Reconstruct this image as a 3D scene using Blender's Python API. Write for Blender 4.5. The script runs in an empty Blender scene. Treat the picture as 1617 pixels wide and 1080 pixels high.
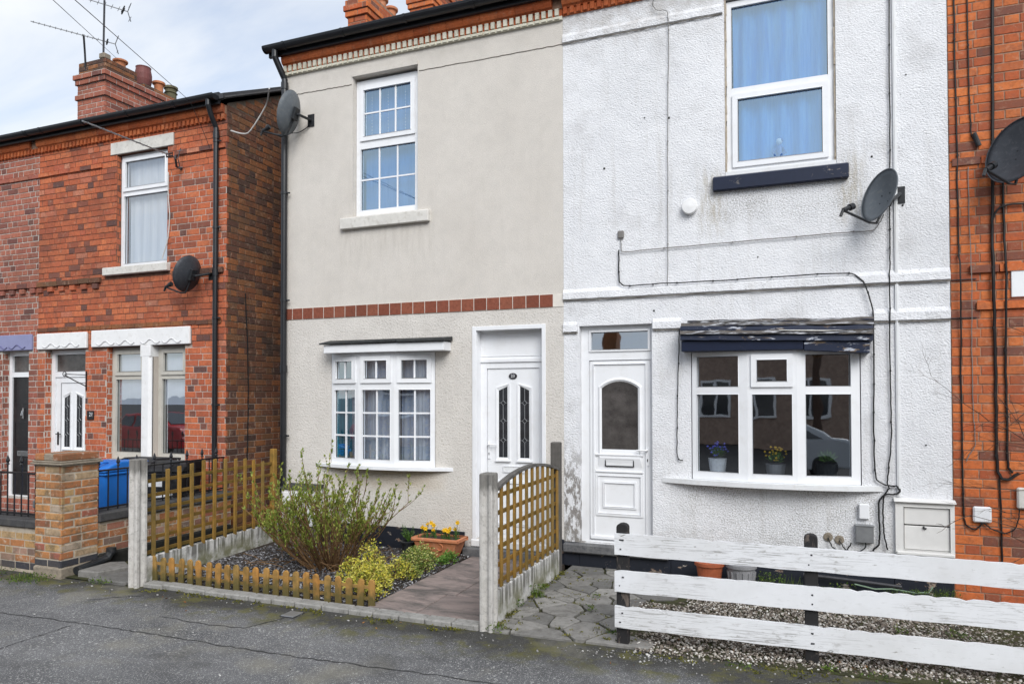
import bpy, bmesh, math, random
import numpy as np
from mathutils import Matrix, Vector

R = math.radians
rng = random.Random(7)
C = bpy.context.scene.collection
scene = bpy.context.scene

# ------------------------------------------------------------------ camera
cam_data = bpy.data.cameras.new('camera')
cam = bpy.data.objects.new('camera', cam_data)
C.objects.link(cam)
cam.location = (0.0, -7.629, 1.90)
cam.rotation_euler = (R(91.035), R(0.1), R(21.49))
cam_data.sensor_width = 36.0
cam_data.lens = 24.88
cam_data.shift_y = 0.039
cam_data.clip_end = 2000
scene.camera = cam

# ------------------------------------------------------------------ sky and sun
SUN_EL, SUN_AZ = 38.0, 146.0      # azimuth measured clockwise from +y
world = bpy.data.worlds.new('World')
scene.world = world
world.use_nodes = True
wt = world.node_tree
for n in list(wt.nodes):
    wt.nodes.remove(n)
w_out = wt.nodes.new('ShaderNodeOutputWorld')
w_bg = wt.nodes.new('ShaderNodeBackground')
w_bg.inputs['Strength'].default_value = 0.092
sky = wt.nodes.new('ShaderNodeTexSky')
sky.sky_type = 'NISHITA'
sky.sun_disc = False
sky.sun_elevation = R(SUN_EL)
sky.sun_rotation = R(SUN_AZ)
sky.altitude = 60
sky.air_density = 1.0
sky.dust_density = 2.0
sky.ozone_density = 2.0
tc = wt.nodes.new('ShaderNodeTexCoord')
# flatten the direction on to a cloud deck, so clouds shrink towards the horizon
sep = wt.nodes.new('ShaderNodeSeparateXYZ')
wt.links.new(tc.outputs['Generated'], sep.inputs[0])
zc = wt.nodes.new('ShaderNodeMath'); zc.operation = 'MAXIMUM'; zc.inputs[1].default_value = 0.0
wt.links.new(sep.outputs['Z'], zc.inputs[0])
za = wt.nodes.new('ShaderNodeMath'); za.operation = 'ADD'; za.inputs[1].default_value = 0.22
wt.links.new(zc.outputs[0], za.inputs[0])
dv = wt.nodes.new('ShaderNodeVectorMath'); dv.operation = 'DIVIDE'
cmb = wt.nodes.new('ShaderNodeCombineXYZ')
for k in ('X', 'Y', 'Z'):
    wt.links.new(za.outputs[0], cmb.inputs[k])
wt.links.new(tc.outputs['Generated'], dv.inputs[0])
wt.links.new(cmb.outputs[0], dv.inputs[1])
mp = wt.nodes.new('ShaderNodeMapping')
mp.inputs['Rotation'].default_value = (0, 0, R(35))
mp.inputs['Scale'].default_value = (0.9, 2.6, 1.0)
wt.links.new(dv.outputs[0], mp.inputs[0])
cn = wt.nodes.new('ShaderNodeTexNoise')
cn.inputs['Scale'].default_value = 1.5
cn.inputs['Detail'].default_value = 7
cn.inputs['Roughness'].default_value = 0.55
cn.inputs['Distortion'].default_value = 0.35
wt.links.new(mp.outputs[0], cn.inputs['Vector'])
cr = wt.nodes.new('ShaderNodeValToRGB')
cr.color_ramp.elements[0].position = 0.36
cr.color_ramp.elements[0].color = (0.48, 0.48, 0.48, 1)
cr.color_ramp.elements[1].position = 0.66
cr.color_ramp.elements[1].color = (0.92, 0.92, 0.92, 1)
wt.links.new(cn.outputs['Fac'], cr.inputs[0])
cmix = wt.nodes.new('ShaderNodeMixRGB')
cmix.inputs['Color2'].default_value = (5.9, 6.05, 6.15, 1)
wt.links.new(cr.outputs[0], cmix.inputs['Fac'])
tint = wt.nodes.new('ShaderNodeMixRGB'); tint.blend_type = 'MULTIPLY'; tint.inputs['Fac'].default_value = 1.0
tint.inputs['Color2'].default_value = (1.02, 1.14, 1.22, 1)
wt.links.new(sky.outputs[0], tint.inputs['Color1'])
wt.links.new(tint.outputs[0], cmix.inputs['Color1'])
wt.links.new(cmix.outputs[0], w_bg.inputs['Color'])
wt.links.new(w_bg.outputs[0], w_out.inputs['Surface'])

sun_data = bpy.data.lights.new('sun', 'SUN')
sun_data.energy = 1.5
sun_data.angle = R(36)
sun_data.color = (1.0, 0.985, 0.965)
sun = bpy.data.objects.new('sun', sun_data)
C.objects.link(sun)
_d = Vector((math.sin(R(SUN_AZ)) * math.cos(R(SUN_EL)), math.cos(R(SUN_AZ)) * math.cos(R(SUN_EL)), math.sin(R(SUN_EL))))
sun.rotation_euler = _d.to_track_quat('Z', 'Y').to_euler()

vs = scene.view_settings
vs.view_transform = 'Standard'
vs.look = 'None'
vs.exposure = 0.90
vs.gamma = 1.0
vs.use_curve_mapping = False
scene.cycles.max_bounces = 8
scene.cycles.transparent_max_bounces = 12

# ------------------------------------------------------------------ node helpers
class NT:
    def __init__(s, name):
        s.m = bpy.data.materials.new(name)
        s.m.use_nodes = True
        s.t = s.m.node_tree
        s.b = s.t.nodes['Principled BSDF']
        s.out = s.t.nodes['Material Output']
        s._p = None
    def n(s, t): return s.t.nodes.new(t)
    def l(s, a, b): s.t.links.new(a, b)
    def put(s, sock, v):
        if isinstance(v, bpy.types.NodeSocket): s.l(v, sock)
        elif isinstance(v, (tuple, list)) and len(v) == 3 and sock.type == 'RGBA': sock.default_value = (*v, 1)
        else: sock.default_value = v
    def pos(s):
        if s._p is None: s._p = s.n('ShaderNodeNewGeometry')
        return s._p.outputs['Position']
    def xyz(s):
        q = s.n('ShaderNodeSeparateXYZ'); s.l(s.pos(), q.inputs[0]); return q.outputs
    def noise(s, scale, detail=4, rough=0.55, stretch=None, dist=0.0, off=None):
        t = s.n('ShaderNodeTexNoise')
        v = s.pos()
        if stretch or off:
            m = s.n('ShaderNodeMapping'); s.l(v, m.inputs[0])
            if stretch: m.inputs['Scale'].default_value = stretch
            if off: m.inputs['Location'].default_value = off
            v = m.outputs[0]
        s.l(v, t.inputs['Vector'])
        t.inputs['Scale'].default_value = scale; t.inputs['Detail'].default_value = detail
        t.inputs['Roughness'].default_value = rough; t.inputs['Distortion'].default_value = dist
        return t.outputs['Fac']
    def voro(s, scale, feature='F1', stretch=None):
        t = s.n('ShaderNodeTexVoronoi'); t.feature = feature
        v = s.pos()
        if stretch:
            m = s.n('ShaderNodeMapping'); s.l(v, m.inputs[0]); m.inputs['Scale'].default_value = stretch; v = m.outputs[0]
        s.l(v, t.inputs['Vector']); t.inputs['Scale'].default_value = scale
        return t.outputs
    def ramp(s, f, stops, interp='LINEAR'):
        r = s.n('ShaderNodeValToRGB'); cr = r.color_ramp; cr.interpolation = interp
        while len(cr.elements) > 1: cr.elements.remove(cr.elements[-1])
        for i, (p, c) in enumerate(stops):
            e = cr.elements[0] if i == 0 else cr.elements.new(p)
            e.position = p
            e.color = (c, c, c, 1) if isinstance(c, (int, float)) else (*c, 1)
        s.l(f, r.inputs[0]); return r.outputs[0]
    def mix(s, f, a, b, mode='MIX'):
        m = s.n('ShaderNodeMixRGB'); m.blend_type = mode
        s.put(m.inputs[0], f); s.put(m.inputs[1], a); s.put(m.inputs[2], b); return m.outputs[0]
    def math(s, op, a, b=0.0, clamp=False):
        m = s.n('ShaderNodeMath'); m.operation = op; m.use_clamp = clamp
        s.put(m.inputs[0], a); s.put(m.inputs[1], b); return m.outputs[0]
    def band(s, v, lo, hi, soft):
        # 1 between lo and hi, fading over soft
        a = s.n('ShaderNodeMapRange'); s.l(v, a.inputs[0]); a.inputs[1].default_value = lo - soft; a.inputs[2].default_value = lo
        b = s.n('ShaderNodeMapRange'); s.l(v, b.inputs[0]); b.inputs[1].default_value = hi; b.inputs[2].default_value = hi + soft
        b.inputs[3].default_value = 1; b.inputs[4].default_value = 0
        return s.math('MULTIPLY', a.outputs[0], b.outputs[0])
    def rnd(s):
        o = s.n('ShaderNodeObjectInfo').outputs['Random']
        s.pos()
        return s.math('FRACT', s.math('ADD', o, s._p.outputs['Random Per Island']))
    def bump(s, h, strength=0.5, dist=0.01, nrm=None):
        b = s.n('ShaderNodeBump'); b.inputs['Strength'].default_value = strength; b.inputs['Distance'].default_value = dist
        s.put(b.inputs['Height'], h)
        if nrm is not None: s.l(nrm, b.inputs['Normal'])
        return b.outputs[0]
    def done(s, col=None, rough=0.8, nrm=None, metal=0.0, spec=0.3):
        if col is not None: s.put(s.b.inputs['Base Color'], col)
        s.put(s.b.inputs['Roughness'], rough)
        s.b.inputs['Metallic'].default_value = metal
        s.b.inputs['Specular IOR Level'].default_value = spec
        if nrm is not None: s.l(nrm, s.b.inputs['Normal'])
        return s.m

MAT = {}
def plain(name, col, rough=0.6, var=0.12, scale=6.0, bump=0.0, bscale=120, metal=0.0, spec=0.3, dirt=None, dirt_amt=0.5):
    n = NT(name)
    f = n.noise(scale, 5)
    c = n.mix(n.ramp(f, [(0.3, 0.0), (0.7, 1.0)]), tuple(x * (1 - var) for x in col), tuple(min(1, x * (1 + var)) for x in col))
    if dirt:
        d = n.noise(scale * 2.3, 7, 0.65, off=(3, 1, 7))
        c = n.mix(n.math('MULTIPLY', n.ramp(d, [(0.52, 0.0), (0.72, 1.0)]), dirt_amt), c, dirt)
    nr = n.bump(n.noise(bscale, 3), bump, 0.004) if bump else None
    MAT[name] = n.done(c, rough, nr, metal, spec)
    return MAT[name]

def brick_mat(name, stops, grime=(0.07, 0.05, 0.04), grime_amt=0.5, bright=(0.5, 0.35, 0.25), gz=None):
    n = NT(name)
    c = n.ramp(n.rnd(), stops)
    f = n.noise(28, 6, 0.65)
    c = n.mix(n.ramp(f, [(0.32, 0.45), (0.55, 0.0)]), c, tuple(x * 0.45 for x in stops[len(stops) // 2][1]))
    c = n.mix(n.ramp(n.noise(60, 3, off=(4, 4, 4)), [(0.6, 0.0), (0.78, 0.35)]), c, bright)
    big = n.noise(0.9, 5, 0.6, off=(9, 2, 1))
    c = n.mix(n.math('MULTIPLY', n.ramp(big, [(0.48, 0.0), (0.72, 1.0)]), grime_amt), c, grime)
    sm = n.noise(7, 6, 0.68, off=(1, 5, 5))
    c = n.mix(n.math('MULTIPLY', n.ramp(sm, [(0.50, 0.0), (0.70, 1.0)]), grime_amt), c, tuple(v * 1.4 for v in grime))
    c = n.mix(n.math('MULTIPLY', n.ramp(n.noise(11, 6, 0.7, off=(6, 6, 1)), [(0.56, 0.0), (0.72, 0.8)]), grime_amt), c, bright)
    h = n.math('ADD', n.noise(55, 5, 0.7), n.math('MULTIPLY', n.noise(220, 2), 0.4))
    MAT[name] = n.done(c, 0.88, n.bump(h, 0.55, 0.006), spec=0.2)

def mortar_mat(name, a, b, zone=None, second=None):
    n = NT(name)
    c = n.mix(n.ramp(n.noise(14, 6, 0.65), [(0.35, 0.0), (0.7, 1.0)]), a, b)
    if zone:
        x = n.xyz()
        e = n.math('MULTIPLY', n.math('SUBTRACT', n.noise(2.0, 4), 0.5), 0.9)
        for z_ in zone:
            m = n.math('MULTIPLY', n.band(n.math('ADD', x['X'], e), z_[0], z_[1], 0.08), n.band(n.math('ADD', x['Z'], n.math('MULTIPLY', e, 0.3)), z_[2], z_[3], 0.06))
            c = n.mix(m, c, second)
    MAT[name] = n.done(c, 0.95, n.bump(n.noise(150, 4, 0.7), 0.6, 0.006), spec=0.15)

# ------------------------------------------------------------------ materials
plain('far_brick', (0.62, 0.53, 0.47), 0.9, 0.25, 9, 0.3, 60)
plain('crack_shade_grey', (0.20, 0.18, 0.155), 0.9, 0.3, 30)
brick_mat('brick_red', [(0, (0.09, 0.06, 0.06)), (0.05, (0.20, 0.085, 0.065)), (0.15, (0.42, 0.112, 0.056)), (0.5, (0.52, 0.142, 0.066)), (0.8, (0.59, 0.180, 0.080)), (0.95, (0.44, 0.115, 0.065)), (1, (0.56, 0.24, 0.15))], grime=(0.12, 0.055, 0.042), grime_amt=0.55)
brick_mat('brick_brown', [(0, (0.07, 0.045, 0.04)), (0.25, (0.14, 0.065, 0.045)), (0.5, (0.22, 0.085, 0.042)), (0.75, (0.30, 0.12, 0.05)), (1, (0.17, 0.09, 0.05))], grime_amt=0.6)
brick_mat('brick_dusky', [(0, (0.14, 0.065, 0.06)), (0.2, (0.32, 0.115, 0.08)), (0.7, (0.44, 0.155, 0.10)), (1, (0.36, 0.115, 0.085))], bright=(0.5, 0.42, 0.36), grime_amt=0.4)
brick_mat('brick_orange', [(0, (0.16, 0.08, 0.065)), (0.12, (0.27, 0.09, 0.055)), (0.28, (0.48, 0.115, 0.046)), (0.55, (0.60, 0.160, 0.052)), (0.85, (0.66, 0.200, 0.064)), (1, (0.40, 0.105, 0.05))], grime=(0.15, 0.065, 0.045), grime_amt=0.6)
brick_mat('brick_buff', [(0, (0.26, 0.10, 0.055)), (0.2, (0.42, 0.17, 0.07)), (0.45, (0.48, 0.22, 0.085)), (0.62, (0.45, 0.29, 0.13)), (0.8, (0.40, 0.32, 0.25)), (0.9, (0.34, 0.10, 0.065)), (1, (0.17, 0.135, 0.115))], bright=(0.56, 0.49, 0.40), grime=(0.075, 0.065, 0.045), grime_amt=0.95)
brick_mat('brick_blue', [(0, (0.035, 0.037, 0.045)), (0.5, (0.06, 0.06, 0.07)), (1, (0.085, 0.08, 0.08))], bright=(0.2, 0.19, 0.17), grime_amt=0.2)
brick_mat('brick_eaves', [(0, (0.38, 0.085, 0.03)), (0.5, (0.50, 0.13, 0.045)), (1, (0.56, 0.17, 0.065))], grime_amt=0.3)
brick_mat('tile_terracotta', [(0, (0.21, 0.065, 0.04)), (0.5, (0.25, 0.08, 0.05)), (1, (0.29, 0.10, 0.06))], bright=(0.33, 0.16, 0.10), grime_amt=0.15)
mortar_mat('mortar_red', (0.10, 0.05, 0.035), (0.20, 0.11, 0.08), [(-8.28, -7.0, 3.55, 5.1), (-12, -6.9, -1, 2.55)], (0.50, 0.45, 0.40))
mortar_mat('mortar_pale', (0.38, 0.34, 0.30), (0.58, 0.54, 0.50))
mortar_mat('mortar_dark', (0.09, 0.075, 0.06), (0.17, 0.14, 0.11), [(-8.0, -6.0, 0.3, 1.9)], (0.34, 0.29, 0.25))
mortar_mat('mortar_warm', (0.26, 0.15, 0.10), (0.40, 0.26, 0.19))
mortar_mat('mortar_sandy', (0.36, 0.30, 0.23), (0.52, 0.46, 0.38))
plain('cream_paint', (0.66, 0.635, 0.53), 0.6, 0.10, 9, 0.3, dirt=(0.32, 0.22, 0.11), dirt_amt=0.6)
plain('grout', (0.70, 0.66, 0.60), 0.9)
plain('upvc', (0.80, 0.81, 0.83), 0.32, 0.03, 3, spec=0.5, dirt=(0.62, 0.60, 0.57), dirt_amt=0.30)
plain('upvc_dull', (0.74, 0.75, 0.76), 0.4, 0.04, 5, dirt=(0.55, 0.53, 0.48), dirt_amt=0.35)
plain('stone_frame', (0.50, 0.48, 0.43), 0.6, 0.08, 4, dirt=(0.3, 0.28, 0.24), dirt_amt=0.4)
plain('white_stone_paint', (0.80, 0.80, 0.80), 0.6, 0.04, 5, 0.25, 90, dirt=(0.5, 0.48, 0.44), dirt_amt=0.35)
plain('white_relief_shade', (0.62, 0.62, 0.63), 0.7, 0.04)  # same white paint, darkened to hold the shading of the waves
plain('lavender_paint', (0.25, 0.26, 0.42), 0.6, 0.06, 5, 0.2)
plain('lavender_relief_shade', (0.12, 0.12, 0.24), 0.6)  # darker copy of the lavender paint, with the waves' shade in its colour
plain('sill_stone', (0.64, 0.62, 0.58), 0.8, 0.10, 8, 0.3, dirt=(0.36, 0.33, 0.28), dirt_amt=0.6)
plain('gutter_black', (0.012, 0.013, 0.016), 0.35, 0.2, 5, spec=0.5)
plain('black_paint', (0.012, 0.012, 0.014), 0.32, 0.2, 8, spec=0.5, dirt=(0.05, 0.045, 0.04), dirt_amt=0.5)
plain('black_plastic', (0.02, 0.022, 0.025), 0.42, 0.2, 6, dirt=(0.09, 0.085, 0.08), dirt_amt=0.5)
plain('bin_black', (0.016, 0.017, 0.019), 0.5, 0.2, 6, dirt=(0.10, 0.095, 0.09), dirt_amt=0.5)
plain('bin_blue', (0.02, 0.16, 0.55), 0.42, 0.12, 4, dirt=(0.05, 0.2, 0.5), dirt_amt=0.4)
plain('sticker_white', (0.72, 0.73, 0.75), 0.5)
plain('cable_black', (0.012, 0.012, 0.013), 0.5)
plain('cable_white', (0.55, 0.54, 0.52), 0.6)
plain('cable_grey', (0.20, 0.19, 0.18), 0.6)
plain('metal_grey', (0.33, 0.34, 0.35), 0.45, 0.1, 20, metal=0.7)
plain('metal_dark', (0.05, 0.05, 0.055), 0.5, 0.2, 20, metal=0.4)
plain('chrome', (0.55, 0.55, 0.55), 0.25, 0.05, metal=1.0)
plain('dish_grey', (0.12, 0.135, 0.15), 0.5, 0.10, 10, dirt=(0.20, 0.21, 0.21), dirt_amt=0.5)
plain('dish_dark', (0.045, 0.049, 0.058), 0.5, 0.15, 12, dirt=(0.10, 0.10, 0.11), dirt_amt=0.6)
plain('terracotta', (0.50, 0.19, 0.09), 0.75, 0.10, 8, 0.2, dirt=(0.58, 0.36, 0.24), dirt_amt=0.5)
plain('pot_red', (0.36, 0.10, 0.045), 0.8, 0.15, 8, 0.2, dirt=(0.12, 0.06, 0.04), dirt_amt=0.5)
plain('pot_purple', (0.16, 0.055, 0.05), 0.6, 0.15, 8)
plain('pot_olive', (0.13, 0.12, 0.07), 0.8, 0.2, 8, 0.2)
plain('pot_grey', (0.24, 0.24, 0.25), 0.7, 0.1, 8)
plain('soil', (0.045, 0.035, 0.028), 0.95, 0.4, 14, 0.8, 60)
plain('soil_moss', (0.045, 0.045, 0.02), 0.95, 0.5, 8, 0.8, 60, dirt=(0.07, 0.09, 0.02), dirt_amt=0.7)
plain('slate_roof', (0.06, 0.06, 0.065), 0.7, 0.2, 4, 0.4, 30)
plain('lead_felt', (0.035, 0.037, 0.038), 0.75, 0.25, 12, 0.4, 90, dirt=(0.11, 0.11, 0.10), dirt_amt=0.5)
plain('room_wall', (0.30, 0.26, 0.22), 0.9, 0.1, 2)
plain('room_dark', (0.10, 0.09, 0.085), 0.9, 0.2, 2)
plain('figurine_blue', (0.04, 0.12, 0.36), 0.35, 0.2, 40, spec=0.5)
plain('leaf_green', (0.07, 0.14, 0.025), 0.55, 0.3, 30)
plain('stem_green', (0.05, 0.11, 0.025), 0.6, 0.2, 30)
plain('daffodil_yellow', (0.80, 0.50, 0.02), 0.6, 0.1, 30)
plain('flower_blue', (0.12, 0.13, 0.60), 0.6, 0.15, 30)
plain('flower_white', (0.70, 0.70, 0.72), 0.6, 0.1, 30)
plain('hose_green', (0.20, 0.28, 0.20), 0.5)
plain('dirt_black', (0.02, 0.02, 0.018), 0.9, 0.3, 20)

def leaf_mat(name, stops, rough=0.5, back=0.3):
    n = NT(name)
    c = n.ramp(n.rnd(), stops)
    n.b.inputs['Base Color'].default_value = (0.1, 0.2, 0.05, 1)
    n.done(c, rough, spec=0.35)
    tr = n.n('ShaderNodeBsdfTranslucent'); n.l(c, tr.inputs['Color'])
    mx = n.n('ShaderNodeMixShader'); mx.inputs[0].default_value = back
    n.l(n.b.outputs[0], mx.inputs[1]); n.l(tr.outputs[0], mx.inputs[2]); n.l(mx.outputs[0], n.out.inputs['Surface'])
    MAT[name] = n.m
leaf_mat('leaf_bud', [(0, (0.10, 0.15, 0.02)), (0.5, (0.20, 0.26, 0.04)), (1, (0.40, 0.42, 0.09))], 0.5, 0.2)
leaf_mat('leaf_yellow', [(0, (0.14, 0.20, 0.03)), (0.3, (0.38, 0.40, 0.06)), (0.6, (0.72, 0.62, 0.07)), (1, (0.80, 0.74, 0.22))])
leaf_mat('leaf_variegated', [(0, (0.06, 0.12, 0.025)), (0.4, (0.15, 0.24, 0.04)), (0.7, (0.48, 0.50, 0.12)), (1, (0.74, 0.72, 0.34))])
leaf_mat('leaf_low', [(0, (0.05, 0.13, 0.02)), (0.6, (0.13, 0.27, 0.04)), (1, (0.26, 0.40, 0.09))])
leaf_mat('weed', [(0, (0.035, 0.07, 0.012)), (0.6, (0.09, 0.16, 0.02)), (1, (0.19, 0.25, 0.04))])
leaf_mat('moss', [(0, (0.05, 0.055, 0.012)), (0.6, (0.12, 0.12, 0.02)), (1, (0.22, 0.20, 0.03))], 0.9, 0.1)
leaf_mat('litter', [(0, (0.09, 0.04, 0.018)), (0.5, (0.22, 0.09, 0.03)), (1, (0.34, 0.17, 0.06))], 0.8, 0.1)

def bark(name, a, b):
    n = NT(name)
    c = n.mix(n.ramp(n.rnd(), [(0, 0.0), (1, 1.0)]), a, b)
    c = n.mix(n.ramp(n.noise(40, 4), [(0.4, 0.5), (0.65, 0.0)]), c, tuple(x * 0.5 for x in a))
    MAT[name] = n.done(c, 0.85, spec=0.2)
bark('twig', (0.11, 0.06, 0.028), (0.30, 0.18, 0.09))
bark('twig_dark', (0.05, 0.032, 0.026), (0.13, 0.085, 0.065))

def stones(name, stops):
    n = NT(name)
    c = n.ramp(n.rnd(), stops)
    c = n.mix(n.ramp(n.noise(120, 3), [(0.35, 0.35), (0.6, 0.0)]), c, (0.1, 0.09, 0.08))
    MAT[name] = n.done(c, 0.8, spec=0.25)
stones('pebbles', [(0, (0.05, 0.042, 0.036)), (0.25, (0.13, 0.105, 0.085)), (0.5, (0.25, 0.21, 0.17)), (0.74, (0.42, 0.38, 0.33)), (0.92, (0.68, 0.65, 0.60)), (1, (0.78, 0.76, 0.72))])
stones('chips', [(0, (0.035, 0.035, 0.038)), (0.4, (0.11, 0.11, 0.12)), (0.75, (0.24, 0.24, 0.26)), (1, (0.50, 0.50, 0.52))])
stones('grit', [(0, (0.10, 0.10, 0.10)), (0.6, (0.30, 0.29, 0.28)), (1, (0.66, 0.65, 0.63))])

plain('far_brick', (0.34, 0.25, 0.20), 0.9, 0.25, 9, 0.3, 60)
plain('crack_shade_grey', (0.20, 0.18, 0.155), 0.9, 0.3, 30)  # for wall cracks and the painted shade under the string courses
# rough-cast white wall
def white_render():
    n = NT('white_roughcast')
    x = n.xyz()
    a = n.noise(58, 3, 0.5, stretch=(0.85, 1, 1.15)); b = n.noise(130, 3, 0.6, off=(2, 5, 1))
    v = n.voro(85, 'SMOOTH_F1')['Distance']
    thick = n.ramp(n.noise(0.7, 4, 0.6, off=(3, 9, 2)), [(0.35, 0.55), (0.65, 1.0)])       # the cast is thicker in places
    h = n.math('MULTIPLY', n.math('ADD', n.math('ADD', n.math('MULTIPLY', a, 1.3), n.math('MULTIPLY', b, 0.5)), n.math('MULTIPLY', v, -0.5)), thick)
    h = n.math('ADD', h, n.math('MULTIPLY', n.noise(7, 4), 0.8))
    c = n.mix(n.ramp(n.noise(0.8, 5), [(0.3, 0.0), (0.7, 1.0)]), (0.825, 0.83, 0.85), (0.755, 0.76, 0.78))
    c = n.mix(n.ramp(n.noise(5, 6, 0.65, off=(1, 1, 6)), [(0.35, 0.30), (0.6, 0.0)]), c, (0.60, 0.61, 0.64))
    # dark grey specks in the pits, denser in some patches
    crev = n.math('ADD', n.math('MULTIPLY', a, 0.7), n.math('MULTIPLY', b, 0.45))
    patch = n.ramp(n.noise(1.3, 6, 0.65, off=(7, 0, 3)), [(0.40, 0.25), (0.66, 1.0)])
    c = n.mix(n.math('MULTIPLY', n.ramp(crev, [(0.41, 0.95), (0.485, 0.0)]), patch), c, (0.27, 0.26, 0.25))
    # grey bruises and long faint runs
    br = n.noise(2.0, 6, 0.62, off=(5, 3, 8))
    c = n.mix(n.math('MULTIPLY', n.ramp(br, [(0.55, 0.0), (0.74, 1.0)]), 0.50), c, (0.46, 0.45, 0.45))
    st = n.noise(3.0, 5, 0.6, stretch=(3.2, 1, 0.28))
    c = n.mix(n.math('MULTIPLY', n.ramp(st, [(0.55, 0.0), (0.76, 1.0)]), 0.40), c, (0.50, 0.48, 0.45))
    # algae below the upper sill and the bay; warm stains at the sill ends
    sp = n.ramp(n.noise(75, 3, 0.7, off=(1, 8, 2)), [(0.50, 0.0), (0.57, 1.0)])
    zz = n.math('ADD', n.math('MULTIPLY', n.band(x['Z'], 3.78, 4.0, 0.28), n.band(x['X'], -0.75, 0.62, 0.2)),
                n.math('MULTIPLY', n.band(x['Z'], 0.5, 0.98, 0.25), n.band(x['X'], -1.0, 0.7, 0.3)), True)
    c = n.mix(n.math('MULTIPLY', n.math('MULTIPLY', sp, zz), n.ramp(n.noise(3, 4, 0.6, off=(4, 1, 1)), [(0.35, 0.25), (0.65, 0.75)])), c, (0.24, 0.225, 0.19))
    run = n.math('MULTIPLY', n.ramp(n.noise(9, 5, 0.6, stretch=(2.5, 1, 0.5)), [(0.42, 0.0), (0.6, 1.0)]), n.math('MULTIPLY', n.band(x['Z'], 3.72, 4.12, 0.22), n.math('ADD', n.band(x['X'], 0.50, 0.62, 0.10), n.band(x['X'], -0.82, -0.68, 0.10))))
    c = n.mix(n.math('MULTIPLY', run, 0.55), c, (0.40, 0.35, 0.26))
    # flaked paint and black mould beside the door
    pk = n.ramp(n.noise(9, 6, 0.7, stretch=(1.6, 1, 0.7)), [(0.47, 0.0), (0.53, 1.0)])
    pz = n.math('MULTIPLY', n.band(x['Z'], 0.0, 0.95, 0.5), n.band(x['X'], -2.4, -2.16, 0.04))
    c = n.mix(n.math('MULTIPLY', n.math('MULTIPLY', pk, pz), 0.85), c, n.mix(n.noise(40, 3), (0.05, 0.05, 0.05), (0.30, 0.26, 0.22)))
    # splashed foot and weathered strip under the eaves
    fz = n.math('MULTIPLY', n.band(x['Z'], 0.0, 0.30, 0.22), n.ramp(n.noise(8, 6, 0.7), [(0.40, 0.0), (0.62, 1.0)]))
    c = n.mix(n.math('MULTIPLY', fz, 0.6), c, (0.30, 0.28, 0.24))
    ez = n.math('MULTIPLY', n.band(x['Z'], 5.95, 6.3, 0.3), n.ramp(n.noise(5, 6, 0.7), [(0.42, 0.0), (0.62, 1.0)]))
    c = n.mix(n.math('MULTIPLY', ez, 0.55), c, (0.42, 0.39, 0.36))
    MAT['white_roughcast'] = n.done(c, 0.85, n.bump(h, 0.75, 0.013), spec=0.2)
white_render()

def beige_render():
    n = NT('beige_render')
    x = n.xyz()
    fine = n.noise(105, 4, 0.65); a = n.noise(42, 3, 0.5); b = n.noise(80, 3, 0.6, off=(3, 3, 3))
    low = n.band(x['Z'], -1.0, 2.89, 0.02)
    h = n.math('ADD', n.math('MULTIPLY', fine, 0.55), n.math('MULTIPLY', n.math('MULTIPLY', n.math('ADD', a, n.math('MULTIPLY', b, 0.6)), 1.0), low))
    c = n.mix(n.ramp(n.noise(1.2, 6, 0.6), [(0.3, 0.0), (0.7, 1.0)]), (0.685, 0.645, 0.595), (0.62, 0.58, 0.53))
    lowc = n.mix(n.ramp(n.noise(2, 5), [(0.3, 0.0), (0.7, 1.0)]), (0.725, 0.69, 0.645), (0.655, 0.62, 0.578))
    c = n.mix(low, c, lowc)
    cv = n.math('ADD', n.math('MULTIPLY', a, 0.6), n.math('MULTIPLY', b, 0.5))
    c = n.mix(n.math('MULTIPLY', n.ramp(cv, [(0.41, 0.65), (0.50, 0.0)]), low), c, (0.42, 0.38, 0.31))
    c = n.mix(n.ramp(fine, [(0.38, 0.35), (0.52, 0.0)]), c, (0.40, 0.37, 0.33))
    st = n.noise(2.6, 5, 0.6, stretch=(3.0, 1, 0.3))
    c = n.mix(n.math('MULTIPLY', n.ramp(st, [(0.55, 0.0), (0.80, 1.0)]), 0.16), c, (0.36, 0.335, 0.295))
    c = n.mix(n.ramp(n.noise(6, 7, 0.68, off=(2, 2, 2)), [(0.35, 0.22), (0.58, 0.0)]), c, (0.46, 0.44, 0.41))
    us = n.math('MULTIPLY', n.ramp(n.noise(7, 5, 0.6, stretch=(3, 1, 0.35)), [(0.42, 0.0), (0.62, 1.0)]), n.math('MULTIPLY', n.band(x['Z'], 3.75, 4.02, 0.30), n.band(x['X'], -5.35, -4.08, 0.08)))
    us = n.math('ADD', us, n.math('MULTIPLY', n.ramp(n.noise(4, 6, 0.7, off=(9, 1, 1)), [(0.46, 0.0), (0.66, 1.0)]), n.band(x['Z'], 6.02, 7.0, 0.12)), True)
    c = n.mix(n.math('MULTIPLY', us, 0.22), c, (0.36, 0.33, 0.28))
    ys = n.math('MULTIPLY', n.band(x['Z'], 0.80, 0.97, 0.12), n.band(x['X'], -5.3, -4.1, 0.3))
    c = n.mix(n.math('MULTIPLY', n.math('MULTIPLY', ys, n.noise(6, 5)), 0.6), c, (0.42, 0.30, 0.14))
    MAT['beige_render'] = n.done(c, 0.9, n.bump(h, 0.75, 0.012), spec=0.15)
beige_render()

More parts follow.
